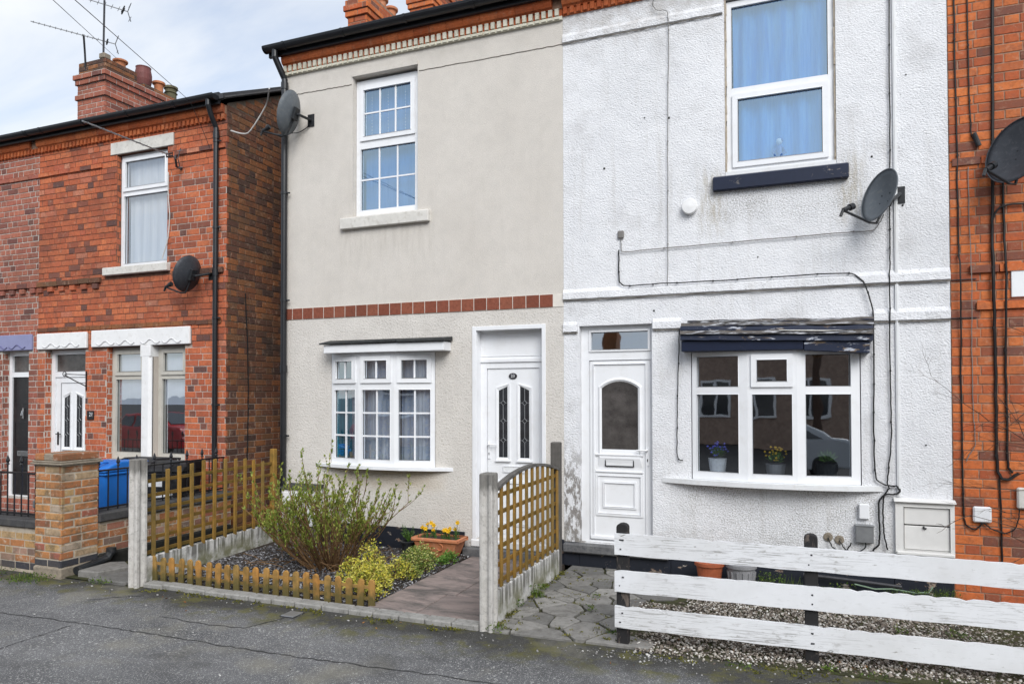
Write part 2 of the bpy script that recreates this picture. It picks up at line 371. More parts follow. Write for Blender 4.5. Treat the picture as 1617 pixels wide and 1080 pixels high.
def peeling(name, base, chips, amt, scale=7, stretch=(0.6, 1, 2.2), rough=0.55, var=0.3, streak=None):
    n = NT(name)
    f = n.noise(scale, 8, 0.68, stretch=stretch, dist=0.5)
    m = n.ramp(f, [(amt, 0.0), (amt + 0.025, 1.0)])
    cc = n.ramp(n.noise(scale * 1.6, 5, 0.6, stretch=stretch, off=(5, 1, 2)), chips)
    c = n.mix(m, n.mix(n.noise(14, 4), tuple(v * (1 - var) for v in base), tuple(min(.92, v * (1 + var * .6)) for v in base)), cc)
    if streak:
        g_ = n.noise(3.2, 7, 0.72, stretch=streak, off=(2, 6, 1))
        cl = n.ramp(n.noise(1.6, 5, 0.6, off=(8, 8, 8), stretch=(0.6, 1, 2)), [(0.42, 0.0), (0.62, 1.0)])
        c = n.mix(n.math('MULTIPLY', cl, n.ramp(g_, [(0.52, 0.0), (0.60, 0.75)])), c, (0.17, 0.16, 0.145))
        c = n.mix(n.math('MULTIPLY', n.math('ADD', cl, 0.25), n.ramp(n.noise(26, 6, 0.7, stretch=(0.5, 1, 1.4), off=(1, 1, 9)), [(0.56, 0.0), (0.66, 0.55)])), c, (0.24, 0.225, 0.20))
        c = n.mix(n.ramp(n.noise(1.1, 5, 0.6, off=(4, 4, 1)), [(0.46, 0.0), (0.72, 0.45)]), c, (0.52, 0.51, 0.49))
    MAT[name] = n.done(c, rough, n.bump(n.math('MULTIPLY', m, -1), 0.5, 0.004), spec=0.35)
peeling('navy_peeling', (0.013, 0.020, 0.046), [(0.3, (0.03, 0.025, 0.02)), (0.45, (0.20, 0.14, 0.09)), (0.55, (0.40, 0.43, 0.50)), (0.7, (0.66, 0.67, 0.70))], 0.575, 8, (0.55, 1, 2.6))
peeling('hood_weathered', (0.13, 0.115, 0.105), [(0.3, (0.022, 0.032, 0.075)), (0.46, (0.03, 0.025, 0.02)), (0.56, (0.42, 0.43, 0.46)), (0.7, (0.66, 0.66, 0.68))], 0.47, 8, (0.4, 1, 3.0))
peeling('navy_paint', (0.010, 0.016, 0.040), [(0.3, (0.05, 0.05, 0.06)), (0.7, (0.25, 0.22, 0.2))], 0.63, 7, (0.8, 1, 1.2), 0.4)
peeling('plinth_paint', (0.016, 0.019, 0.028), [(0.3, (0.20, 0.08, 0.045)), (0.55, (0.30, 0.25, 0.20)), (0.7, (0.55, 0.54, 0.52))], 0.60, 7, (1.0, 1, 1.6))
peeling('white_fence_paint', (0.78, 0.79, 0.81), [(0.3, (0.10, 0.09, 0.08)), (0.5, (0.30, 0.29, 0.27)), (0.7, (0.48, 0.47, 0.45))], 0.655, 10, (0.6, 1, 2.6), 0.6, 0.06, (0.9, 8, 34))
peeling('cabinet_paint', (0.74, 0.73, 0.71), [(0.3, (0.10, 0.09, 0.08)), (0.5, (0.28, 0.26, 0.23)), (0.7, (0.5, 0.48, 0.45))], 0.655, 7, (0.9, 1, 1.6), 0.65, 0.08)
peeling('post_black', (0.022, 0.021, 0.022), [(0.3, (0.06, 0.05, 0.045)), (0.7, (0.16, 0.13, 0.11))], 0.56, 8, (2.0, 2.0, 0.5), 0.75)

def timber(name, cols, grain_axis='z', stain=(0.05, 0.055, 0.03), stain_amt=0.6, zlo=0.0, zhi=0.12, foot=0.7):
    n = NT(name)
    x = n.xyz()
    st = (22, 22, 1.6) if grain_axis == 'z' else ((1.6, 22, 22) if grain_axis == 'x' else (22, 1.6, 22))
    g = n.noise(2.4, 6, 0.6, stretch=st)
    c = n.mix(n.ramp(g, [(0.3, 0.0), (0.7, 1.0)]), cols[0], cols[1])
    c = n.mix(n.math('MULTIPLY', n.rnd(), 0.75), c, cols[2])
    d = n.noise(5, 6, 0.65, off=(8, 4, 2))
    c = n.mix(n.math('MULTIPLY', n.ramp(d, [(0.46, 0.0), (0.66, 1.0)]), stain_amt), c, stain)
    if foot:
        e = n.math('MULTIPLY', n.math('SUBTRACT', n.noise(11, 4), 0.5), 0.3)
        fz = n.band(n.math('ADD', x['Z'], e), -1.0, zlo, zhi)
        c = n.mix(n.math('MULTIPLY', fz, foot), c, stain)
    MAT[name] = n.done(c, 0.8, n.bump(g, 0.35, 0.004), spec=0.2)
timber('lath_wood', [(0.24, 0.125, 0.022), (0.40, 0.22, 0.045), (0.19, 0.135, 0.05)], 'z', (0.085, 0.07, 0.02), 0.6, 0.25, 0.2, 0.3)
timber('rail_wood', [(0.16, 0.085, 0.02), (0.27, 0.15, 0.03), (0.13, 0.085, 0.025)], 'y', (0.07, 0.06, 0.015), 0.55, 0, 0.1, 0)
timber('picket_wood', [(0.40, 0.18, 0.045), (0.52, 0.26, 0.07), (0.30, 0.21, 0.075)], 'z', (0.085, 0.08, 0.03), 0.7, 0.07, 0.12, 0.85)
timber('old_post_wood', [(0.08, 0.075, 0.07), (0.17, 0.16, 0.15), (0.12, 0.11, 0.10)], 'z', (0.035, 0.035, 0.03), 0.5, 0, 0.2, 0)

def concrete(name, a, b, dark=(0.10, 0.095, 0.085), amt=0.5, ztop=None, green=None, drip=None):
    n = NT(name)
    x = n.xyz()
    c = n.mix(n.ramp(n.noise(9, 7, 0.65), [(0.3, 0.0), (0.7, 1.0)]), a, b)
    c = n.mix(n.math('MULTIPLY', n.ramp(n.noise(26, 6, 0.7, off=(5, 5, 5)), [(0.5, 0.0), (0.7, 1.0)]), amt), c, dark)
    if ztop is not None:
        e = n.math('MULTIPLY', n.math('SUBTRACT', n.noise(20, 4, stretch=(1, 1, 0.3)), 0.5), 0.35)
        c = n.mix(n.math('MULTIPLY', n.band(n.math('ADD', x['Z'], e), ztop, 9, 0.10), 0.75), c, dark)
    if drip:
        d = n.noise(7, 4, 0.6, stretch=(4, 4, 0.25))
        m = n.math('MULTIPLY', n.ramp(d, [(0.45, 0.0), (0.55, 1.0)]), n.band(x['Z'], drip[0], 9, drip[1]))
        c = n.mix(n.math('MULTIPLY', m, 0.8), c, dark)
    if green:
        m = n.math('MULTIPLY', n.ramp(n.noise(5, 6, 0.6, off=(2, 2, 9)), [(0.40, 0.0), (0.6, 1.0)]), n.band(x['Z'], -1, green[0], green[1]))
        c = n.mix(n.math('MULTIPLY', m, 0.8), c, (0.12, 0.12, 0.03))
    h = n.math('ADD', n.noise(90, 5, 0.7), n.math('MULTIPLY', n.voro(160)['Distance'], 0.5))
    MAT[name] = n.done(c, 0.9, n.bump(h, 0.6, 0.006), spec=0.15)
concrete('concrete_post', (0.45, 0.43, 0.40), (0.62, 0.60, 0.57), ztop=1.16)
concrete('concrete_board', (0.58, 0.57, 0.55), (0.70, 0.69, 0.67), drip=(0.16, 0.10), green=(0.08, 0.18))
concrete('kerb_concrete', (0.24, 0.235, 0.22), (0.37, 0.36, 0.34), amt=0.6)
concrete('coping_dark', (0.055, 0.055, 0.06), (0.09, 0.088, 0.085), (0.03, 0.03, 0.03))
concrete('cap_stone', (0.22, 0.19, 0.15), (0.33, 0.28, 0.22), (0.08, 0.07, 0.055), 0.6)
concrete('step_stone', (0.11, 0.11, 0.115), (0.19, 0.19, 0.19), (0.03, 0.032, 0.04), 0.6)

def crazy():
    n = NT('crazy_stone')
    r = n.rnd()
    c = n.ramp(r, [(0, (0.15, 0.147, 0.14)), (0.5, (0.23, 0.222, 0.208)), (1, (0.32, 0.31, 0.29))])
    c = n.mix(n.ramp(n.noise(12, 7, 0.7), [(0.45, 0.0), (0.7, 0.7)]), c, (0.085, 0.08, 0.07))
    c = n.mix(n.ramp(n.noise(70, 4, 0.7), [(0.58, 0.0), (0.72, 0.4)]), c, (0.42, 0.41, 0.39))
    MAT['crazy_stone'] = n.done(c, 0.88, n.bump(n.noise(45, 6, 0.7), 0.7, 0.008), spec=0.2)
crazy()
def slab():
    n = NT('path_slab')
    r = n.rnd()
    c = n.ramp(r, [(0, (0.24, 0.195, 0.18)), (0.5, (0.30, 0.24, 0.22)), (1, (0.35, 0.285, 0.26))])
    c = n.mix(n.ramp(n.noise(2.6, 7, 0.7, stretch=(0.8, 2.2, 1), dist=0.8), [(0.42, 0.0), (0.62, 0.85)]), c, (0.09, 0.085, 0.08))
    c = n.mix(n.ramp(n.noise(70, 4, 0.7), [(0.56, 0.0), (0.74, 0.35)]), c, (0.34, 0.30, 0.28))
    MAT['path_slab'] = n.done(c, 0.85, n.bump(n.noise(30, 6, 0.7, stretch=(1, 2, 1)), 0.6, 0.008), spec=0.2)
slab()

def asphalt():
    n = NT('asphalt')
    x = n.xyz()
    c = n.mix(n.ramp(n.noise(0.9, 6, 0.6, stretch=(0.7, 1.6, 1)), [(0.32, 0.0), (0.68, 1.0)]), (0.10, 0.10, 0.103), (0.19, 0.19, 0.193))
    v = n.voro(210)
    sp = n.n('ShaderNodeSeparateColor'); n.l(v['Color'], sp.inputs[0])
    c = n.mix(n.ramp(sp.outputs[0], [(0.0, 0.35), (0.35, 0.0)]), c, (0.03, 0.03, 0.03))
    c = n.mix(n.ramp(sp.outputs[1], [(0.86, 0.0), (0.97, 0.75)]), c, (0.60, 0.60, 0.58))
    v2 = n.voro(46); s2 = n.n('ShaderNodeSeparateColor'); n.l(v2['Color'], s2.inputs[0])
    near = n.ramp(n.noise(2.2, 4, 0.6, off=(3, 3, 3)), [(0.44, 0.0), (0.66, 1.0)])
    c = n.mix(n.math('MULTIPLY', n.math('MULTIPLY', n.ramp(s2.outputs[0], [(0.74, 0.0), (0.84, 1.0)]), near), n.ramp(v2['Distance'], [(0.25, 0.8), (0.5, 0.0)])), c, (0.62, 0.61, 0.58))
    # damp dark margin and moss along the garden edge
    e = n.math('MULTIPLY', n.math('SUBTRACT', n.noise(3.2, 6, 0.65), 0.5), 0.7)
    y = n.math('ADD', x['Y'], e)
    c = n.mix(n.math('MULTIPLY', n.band(y, -2.56, 9, 0.30), 0.80), c, (0.036, 0.034, 0.028))
    ms = n.math('MULTIPLY', n.ramp(n.noise(4.2, 6, 0.68, off=(6, 1, 0)), [(0.49, 0.0), (0.62, 1.0)]), n.band(x['Y'], -2.70, 9, 0.30))
    c = n.mix(n.math('MULTIPLY', ms, 0.68), c, (0.13, 0.122, 0.032))
    tan = n.ramp(n.noise(1.3, 5, 0.6, off=(1, 7, 4)), [(0.55, 0.0), (0.72, 0.6)])
    c = n.mix(tan, c, (0.27, 0.255, 0.205))
    c = n.mix(n.ramp(n.noise(1.9, 6, 0.65, off=(11, 4, 4)), [(0.54, 0.0), (0.70, 0.5)]), c, (0.055, 0.054, 0.052))
    h = n.math('ADD', n.math('MULTIPLY', v['Distance'], 0.6), n.math('ADD', n.noise(120, 4, 0.7), n.math('MULTIPLY', n.noise(9, 5), 1.2)))
    MAT['asphalt'] = n.done(c, 0.86, n.bump(h, 0.75, 0.007), spec=0.25)
asphalt()
plain('asphalt_seam', (0.045, 0.045, 0.045), 0.9, 0.3, 20, 0.6, 90)
plain('road_tar', (0.05, 0.05, 0.052), 0.85, 0.2, 3, 0.6, 90)

def glass(name, refl, tint=(1, 1, 1), gc=(0.92, 0.96, 1.0)):
    n = NT(name)
    t = n.n('ShaderNodeBsdfTransparent'); t.inputs[0].default_value = (*tint, 1)
    g = n.n('ShaderNodeBsdfGlossy'); g.inputs['Roughness'].default_value = 0.015; g.inputs['Color'].default_value = (*gc, 1)
    n.l(n.bump(n.noise(2.2, 2), 0.10, 0.01), g.inputs['Normal'])
    lw = n.n('ShaderNodeLayerWeight'); lw.inputs[0].default_value = 0.25
    f = n.math('ADD', n.math('MULTIPLY', lw.outputs['Facing'], 0.35), refl, True)
    mx = n.n('ShaderNodeMixShader'); n.l(f, mx.inputs[0]); n.l(t.outputs[0], mx.inputs[1]); n.l(g.outputs[0], mx.inputs[2])
    n.l(mx.outputs[0], n.out.inputs['Surface'])
    MAT[name] = n.m
glass('glass', 0.34, (0.86, 0.92, 0.97))
glass('glass_clear', 0.26, (0.95, 0.98, 1.0))
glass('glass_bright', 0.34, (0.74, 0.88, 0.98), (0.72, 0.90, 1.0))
def frosted():
    n = NT('glass_frosted')
    c = n.mix(n.ramp(n.noise(5, 5, 0.6), [(0.3, 0.0), (0.7, 1.0)]), (0.03, 0.027, 0.025), (0.10, 0.09, 0.085))
    MAT['glass_frosted'] = n.done(c, 0.22, n.bump(n.noise(60, 3), 0.5, 0.006), spec=0.7)
frosted()
plain('glass_dark', (0.03, 0.032, 0.036), 0.08, 0.3, 12, 0.08, 14, spec=0.8)

def cloth(name, a, b, back=0.35, pattern=None):
    n = NT(name)
    c = n.mix(n.ramp(n.noise(3, 3, stretch=(8, 1, 0.5)), [(0.35, 0.0), (0.65, 1.0)]), a, b)
    if pattern:
        p = n.ramp(n.noise(30, 4, 0.6), [(0.52, 0.0), (0.56, 1.0)])
        c = n.mix(p, c, pattern)
    n.done(c, 0.9, spec=0.1)
    tr = n.n('ShaderNodeBsdfTranslucent'); n.l(c, tr.inputs['Color'])
    mx = n.n('ShaderNodeMixShader'); mx.inputs[0].default_value = back
    n.l(n.b.outputs[0], mx.inputs[1]); n.l(tr.outputs[0], mx.inputs[2]); n.l(mx.outputs[0], n.out.inputs['Surface'])
    MAT[name] = n.m
cloth('net_sky_tint', (0.07, 0.30, 0.78), (0.26, 0.54, 0.92))  # net cloth coloured blue for the sky mirrored in the glass
cloth('net_white', (0.74, 0.76, 0.82), (0.86, 0.87, 0.90))
cloth('net_lace', (0.60, 0.69, 0.90), (0.82, 0.86, 0.95), pattern=(0.86, 0.88, 0.94))
cloth('curtain_teal', (0.01, 0.11, 0.16), (0.02, 0.20, 0.26), 0.1)
cloth('blind_white', (0.80, 0.82, 0.90), (0.86, 0.88, 0.94), 0.3)
cloth('sheet_sky_tint', (0.10, 0.26, 0.60), (0.17, 0.36, 0.70), 0.3)  # blue of the mirrored sky put into a sheet behind the pane
# ------------------------------------------------------------------ mesh helpers
class MB:
    """collects quads and solids, built as ONE mesh object"""
    def __init__(s, T=None):
        s.v, s.f, s.mi, s.T = [], [], [], T
    def add(s, vs, fs, m=0):
        o = len(s.v)
        if s.T is not None: vs = [s.T @ Vector(p) for p in vs]
        s.v.extend([tuple(p) for p in vs])
        s.f.extend([tuple(i + o for i in f) for f in fs]); s.mi.extend([m] * len(fs))
        return s
    def quad(s, a, b, c, d, m=0): return s.add([a, b, c, d], [(0, 1, 2, 3)], m)
    def box(s, x0, x1, y0, y1, z0, z1, m=0):
        return s.hexa([(x0, y0, z0), (x1, y0, z0), (x1, y1, z0), (x0, y1, z0), (x0, y0, z1), (x1, y0, z1), (x1, y1, z1), (x0, y1, z1)], m)
    def hexa(s, p, m=0):
        return s.add(p, [(0, 3, 2, 1), (4, 5, 6, 7), (0, 1, 5, 4), (1, 2, 6, 5), (2, 3, 7, 6), (3, 0, 4, 7)], m)
    def prism(s, pts, axis, a, b, m=0):
        """extrude a 2D outline: axis 'y' -> pts are (x,z); 'x' -> (y,z); 'z' -> (x,y)"""
        def P(p, d): return (p[0], d, p[1]) if axis == 'y' else ((d, p[0], p[1]) if axis == 'x' else (p[0], p[1], d))
        k = len(pts)
        vs = [P(p, a) for p in pts] + [P(p, b) for p in pts]
        fs = [tuple(range(k))[::-1], tuple(range(k, 2 * k))] + [(i, (i + 1) % k, k + (i + 1) % k, k + i) for i in range(k)]
        return s.add(vs, fs, m)
    def tube(s, pts, r, n=6, m=0, closed=False, r1=None):
        pts = [Vector(p) for p in pts]; k = len(pts); vs, fs = [], []
        up = Vector((0.13, 0.21, 0.97)); prev = None
        for i, p in enumerate(pts):
            a = pts[(i - 1) % k] if (i or closed) else p; b = pts[(i + 1) % k] if (i < k - 1 or closed) else p
            t = (b - a)
            t = t.normalized() if t.length > 1e-9 else Vector((0, 0, 1))
            u = (prev if prev is not None else (up if abs(t.dot(up)) < 0.95 else Vector((1, 0, 0))))
            u = (u - t * u.dot(t)).normalized(); w = t.cross(u); prev = u
            rr = r if r1 is None else r + (r1 - r) * i / max(1, k - 1)
            for j in range(n):
                an = 2 * math.pi * j / n
                vs.append(p + (u * math.cos(an) + w * math.sin(an)) * rr)
        for i in range(k if closed else k - 1):
            o0, o1 = i * n, ((i + 1) % k) * n
            for j in range(n): fs.append((o0 + j, o0 + (j + 1) % n, o1 + (j + 1) % n, o1 + j))
        if not closed:
            fs.append(tuple(range(n))[::-1]); fs.append(tuple(range((k - 1) * n, k * n)))
        return s.add(vs, fs, m)
    def lathe(s, prof, c=(0, 0, 0), n=16, m=0):
        vs, fs = [], []; k = len(prof)
        for r, z in prof:
            for j in range(n):
                an = 2 * math.pi * j / n; vs.append((c[0] + r * math.cos(an), c[1] + r * math.sin(an), c[2] + z))
        for i in range(k - 1):
            for j in range(n): fs.append((i * n + j, i * n + (j + 1) % n, (i + 1) * n + (j + 1) % n, (i + 1) * n + j))
        if prof[0][0] > 1e-6: fs.append(tuple(range(n))[::-1])
        if prof[-1][0] > 1e-6: fs.append(tuple(range((k - 1) * n, k * n)))
        return s.add(vs, fs, m)
    def plate(s, x0, x1, z0, z1, holes, y0, y1, m=0, outer=True, back=False):
        """upright sheet facing -y with rectangular holes; hole sides run y0 -> y1"""
        xs = sorted({x0, x1, *[min(max(h[k], x0), x1) for h in holes for k in (0, 1)]})
        zs = sorted({z0, z1, *[min(max(h[k], z0), z1) for h in holes for k in (2, 3)]})
        for a, b in zip(xs, xs[1:]):
            for c, d in zip(zs, zs[1:]):
                mx, mz = (a + b) / 2, (c + d) / 2
                if any(h[0] < mx < h[1] and h[2] < mz < h[3] for h in holes): continue
                s.quad((a, y0, c), (b, y0, c), (b, y0, d), (a, y0, d), m)
                if back: s.quad((a, y1, c), (a, y1, d), (b, y1, d), (b, y1, c), m)
        for h in holes:
            a, b, c, d = h[:4]
            s.quad((a, y0, c), (a, y0, d), (a, y1, d), (a, y1, c), m); s.quad((b, y0, c), (b, y1, c), (b, y1, d), (b, y0, d), m)
            if c > z0 + 1e-4: s.quad((a, y0, c), (a, y1, c), (b, y1, c), (b, y0, c), m)
            if d < z1 - 1e-4: s.quad((a, y0, d), (b, y0, d), (b, y1, d), (a, y1, d), m)
        if outer:
            s.quad((x0, y0, z0), (x0, y0, z1), (x0, y1, z1), (x0, y1, z0), m); s.quad((x1, y0, z0), (x1, y1, z0), (x1, y1, z1), (x1, y0, z1), m)
            s.quad((x0, y0, z1), (x1, y0, z1), (x1, y1, z1), (x0, y1, z1), m); s.quad((x0, y0, z0), (x0, y1, z0), (x1, y1, z0), (x1, y0, z0), m)
        return s
    def mesh(s, name, mats):
        me = bpy.data.meshes.new(name)
        me.from_pydata(s.v, [], s.f)
        for m in mats: me.materials.append(m if not isinstance(m, str) else MAT[m])
        if len(mats) > 1: me.polygons.foreach_set('material_index', s.mi)
        return me
    def build(s, name, mats, parent=None, smooth=False, bevel=0.0, kind=None, org=None, weld=False, segs=1):
        if not isinstance(mats, (list, tuple)): mats = [mats]
        loc = Vector(org) if org else Vector((0, 0, 0))
        if org: s.v = [tuple(Vector(p) - loc) for p in s.v]
        me = s.mesh(name, mats)
        if weld or bevel:
            bm = bmesh.new(); bm.from_mesh(me); bmesh.ops.remove_doubles(bm, verts=bm.verts, dist=1e-4)
            bm.to_mesh(me); bm.free()
        if smooth: me.polygons.foreach_set('use_smooth', [True] * len(me.polygons))
        o = link(name, me, parent, loc)
        if bevel:
            b = o.modifiers.new('edge', 'BEVEL'); b.width = bevel; b.segments = segs; b.limit_method = 'ANGLE'; b.angle_limit = R(40)
        if kind: o['kind'] = kind
        return o

W = {}          # where each parent stands, so parts can be given in world coordinates
def link(name, data, parent=None, loc=(0, 0, 0), rot=None):
    o = bpy.data.objects.new(name, data); C.objects.link(o)
    o.location = loc
    if rot: o.rotation_euler = rot
    W[o.name] = Vector(loc)
    if parent is not None:
        o.parent = parent; o.matrix_parent_inverse = Matrix.Translation(-W[parent.name])
    return o
def thing(name, label, cat, loc=(0, 0, 0), group=None):
    o = link(name, None, None, loc); o.empty_display_size = 0.2
    return tag(o, label, cat, group)
def tag(o, label, cat, group=None):
    o['label'] = label; o['category'] = cat
    if group: o['group'] = group
    return o
def struct(o): o['kind'] = 'structure'; return o

def arc(cx, cz, r, a0, a1, n):
    return [(cx + r * math.cos(R(a0 + (a1 - a0) * i / n)), cz + r * math.sin(R(a0 + (a1 - a0) * i / n))) for i in range(n + 1)]

# ------------------------------------------------------------------ bricks
_bm = {}
def brick_mesh(L, H, mat, proud=0.006, ch=0.004):
    """front face, chamfers and short sides of one brick; local x 0..L, z 0..H, proud towards -y"""
    L = round(L / 0.004) * 0.004
    var = rng.randrange(3)
    key = (L, H, mat, proud, var)
    if key not in _bm:
        r = random.Random(hash(key) & 0xffff)
        j = lambda: r.uniform(-0.0022, 0.0022)
        d = -proud + r.uniform(-0.0015, 0.0015)
        o = [(0, 0.03, 0), (L, 0.03, 0), (L, 0.03, H), (0, 0.03, H)]
        a = [(j(), d + ch, j()), (L + j(), d + ch, j()), (L + j(), d + ch, H + j()), (j(), d + ch, H + j())]
        b = [(ch + j(), d, ch + j()), (L - ch + j(), d, ch + j()), (L - ch + j(), d, H - ch + j()), (ch + j(), d, H - ch + j())]
        mb = MB(); fs = [(8, 9, 10, 11)]
        for base in (0, 4):
            for i in range(4): fs.append((base + i, base + (i + 1) % 4, base + 4 + (i + 1) % 4, base + 4 + i))
        mb.add(o + a + b, fs)
        _bm[key] = mb.mesh('brick', [mat])
    return _bm[key]

def free_spans(a, b, cuts):
    sp = [(a, b)]
    for c0, c1 in cuts:
        n = []
        for s0, s1 in sp:
            if c1 <= s0 or c0 >= s1: n.append((s0, s1)); continue
            if c0 > s0: n.append((s0, c0))
            if c1 < s1: n.append((c1, s1))
        sp = n
    return sp

def lay(u0, u1, z0, z1, course, L, H, joint, holes=(), bond='flemish', stagger=0.0):
    """brick rectangles (u, z, length) of a wall face"""
    out = []; k = 0; z = z0
    hl = (L - joint) / 2
    while z + course * 0.6 < z1:
        if bond == 'flemish': seq = [L, hl]
        elif bond == 'garden': seq = [L, L, hl] if k % 2 else [hl, L, L]
        elif bond == 'random': seq = [rng.choice((L, L, hl, hl)) for _ in range(60)]
        else: seq = [L] if k % 4 else [hl]
        off = (k % 2) * ((L + joint) * 0.5 + (hl + joint) * 0.25) if bond == 'flemish' else ((k % 2) * (L + joint) / 2 + (k % 3) * 0.04)
        u = u0 - off - stagger - rng.uniform(0, 0.01)
        cuts = [(h[0] - joint * 0.4, h[1] + joint * 0.4) for h in holes if h[2] < z + H * 0.7 and h[3] > z + H * 0.3]
        spans = free_spans(u0, u1, cuts)
        i = 0
        while u < u1:
            w = seq[i % len(seq)]; i += 1
            for s0, s1 in spans:
                a, b = max(u, s0), min(u + w, s1)
                if b - a > 0.022: out.append((a, z, b - a))
            u += w + joint
        z += course; k += 1
    return out

def place_bricks(lst, parent, mat, H, face='front', at=0.0, limit=300, proud=0.006, near=None, seen=None, reverse=False):
    """the nearest ones as objects, the rest joined in one stuff part"""
    def world(u, z):
        return (u, at, z) if face == 'front' else (at, u, z)
    cam_p = Vector((0, -7.6, 1.9))
    def key(b):
        p = Vector(world(b[0], b[1])); k = (p - cam_p).length
        if seen and not seen(b): k += 100
        return k
    lst = sorted(lst, key=key)
    for b in lst[:limit]:
        me = brick_mesh(b[2], H, mat, proud)
        link('brick', me, parent, world(b[0], b[1] + rng.uniform(-0.001, 0.001)), None if face == 'front' else (0, 0, R(90)))
    rest = lst[limit:]
    if rest:
        mb = MB()
        for u, z, L in rest:
            me = brick_mesh(L, H, mat, proud)
            x0, y0, z0 = world(u, z)
            vs = [v.co for v in me.vertices]
            if face == 'front': vs = [(x0 + c.x, y0 + c.y, z0 + c.z) for c in vs]
            else: vs = [(x0 - c.y, y0 + c.x, z0 + c.z) for c in vs]
            mb.add(vs, [tuple(p.vertices) for p in me.polygons])
        mb.build('brick_courses', mat, parent, kind='stuff')

def bar_frame(mb, x0, x1, z0, z1, w, y0, y1, m=0):
    mb.plate(x0, x1, z0, z1, [(x0 + w, x1 - w, z0 + w, z1 - w)], y0, y1, m, outer=True)

# ------------------------------------------------------------------ windows and doors
def window(house, x0, x1, z0, z1, y, lights, mat='upvc', gl='glass', T=None, depth=0.06, bar_w=0.02, sash_mat=None, label=None):
    """lights: (x0, x1, z0, z1, sash?, bars across, bars up)"""
    mb = MB(T); mb.plate(x0, x1, z0, z1, [l[:4] for l in lights], y, y + depth)
    win = mb.build('window', mat, house, bevel=0.005)
    if label: win['label'] = label
    for a, b, c, d, sash, nx, nz in lights:
        py = y + 0.030
        if sash:
            s = MB(T); w = 0.045
            s.plate(a - 0.012, b + 0.012, c - 0.012, d + 0.012, [(a + w, b - w, c + w, d - w)], y - 0.020, y + 0.045)
            s.build('sash', sash_mat or mat, win, bevel=0.006)
            a, b, c, d = a + w, b - w, c + w, d - w; py = y + 0.010
        p = MB(T); p.quad((a, py, c), (b, py, c), (b, py, d), (a, py, d)); p.build('pane', gl, win)
        g = MB(T)                                             # dark gasket round the pane
        bar_frame(g, a - 0.001, b + 0.001, c - 0.001, d + 0.001, 0.006, py - 0.004, py + 0.004); g.build('gasket', 'black_plastic', win)
        for i in range(nx):
            u = a + (b - a) * (i + 1) / (nx + 1)
            MB(T).box(u - bar_w / 2, u + bar_w / 2, py - 0.012, py - 0.002, c + 0.003, d - 0.003).build('glazing_bar', mat, win)
        for i in range(nz):
            u = c + (d - c) * (i + 1) / (nz + 1)
            MB(T).box(a + 0.003, b - 0.003, py - 0.0105, py - 0.0015, u - bar_w / 2, u + bar_w / 2).build('glazing_bar', mat, win)
    return win

def room(house, x0, x1, z0, z1, y0=0.17, depth=2.6, mat='room_wall'):
    m = MB(); y1 = y0 + depth
    m.quad((x0, y1, z0), (x1, y1, z0), (x1, y1, z1), (x0, y1, z1)); m.quad((x0, y0, z0), (x0, y1, z0), (x0, y1, z1), (x0, y0, z1))
    m.quad((x1, y0, z0), (x1, y0, z1), (x1, y1, z1), (x1, y1, z0)); m.quad((x0, y0, z0), (x1, y0, z0), (x1, y1, z0), (x0, y1, z0))
    m.quad((x0, y0, z1), (x0, y1, z1), (x1, y1, z1), (x1, y0, z1))
    return m.build('room', mat, house)

def drape(name, x0, x1, z0, z1, y, mat, label, folds=7, amp=0.018, group=None, T=None):
    n = folds * 6; r = random.Random(int((x0 + z0) * 1000)); vs, fs = [], []
    ph = [r.uniform(-0.6, 0.6) for _ in range(n + 1)]
    rows = 6
    for k in range(rows + 1):
        t = k / rows
        for i in range(n + 1):
            u = i / n
            vs.append((x0 + (x1 - x0) * u + 0.006 * math.sin(u * 23 + 3 * t), y + amp * (0.5 + 0.5 * t) * math.sin(u * folds * 6.283 + ph[i] * 0.8 + 0.7 * t), z1 + (z0 - z1) * t))
    for k in range(rows):
        for i in range(n): fs.append((k * (n + 1) + i, (k + 1) * (n + 1) + i, (k + 1) * (n + 1) + i + 1, k * (n + 1) + i + 1))
    mb = MB(T); mb.add(vs, fs)
    c = (T @ Vector(((x0 + x1) / 2, y, z0))) if T is not None else ((x0 + x1) / 2, y, z0)
    return tag(mb.build(name, mat, None, smooth=True, org=c), label, 'curtain' if 'curtain' in name else 'blind', group)

def ring_path(pts, T=None): return pts

def raised_panel(door, x0, x1, z0, z1, y, mat='upvc', w=0.028):
    m = MB(); bar_frame(m, x0, x1, z0, z1, w, y - 0.012, y + 0.002)
    return m.build('panel_moulding', mat, door, bevel=0.006)

def letterbox(door, x0, x1, z0, z1, y, mat, flap):
    m = MB(); bar_frame(m, x0, x1, z0, z1, 0.010, y - 0.014, y + 0.002)
    lb = m.build('letterbox', mat, door, bevel=0.003)
    MB().box(x0 + 0.010, x1 - 0.010, y - 0.009, y + 0.001, z0 + 0.010, z1 - 0.010).build('flap', flap, lb, bevel=0.002)
    return lb

def lever(door, x, z, y, side, mat):
    m = MB(); m.box(x - 0.016, x + 0.016, y - 0.012, y, z - 0.13, z + 0.07)
    m.tube([(x, y - 0.01, z + 0.04), (x, y - 0.045, z + 0.04), (x + side * 0.02, y - 0.05, z + 0.04), (x + side * 0.115, y - 0.05, z + 0.038)], 0.009, 8)
    h = m.build('handle', mat, door, bevel=0.002)
    k = MB(); k.box(x - 0.005, x + 0.005, y - 0.0135, y - 0.0115, z - 0.085, z - 0.055); k.build('keyhole', 'black_plastic', h)
    return h

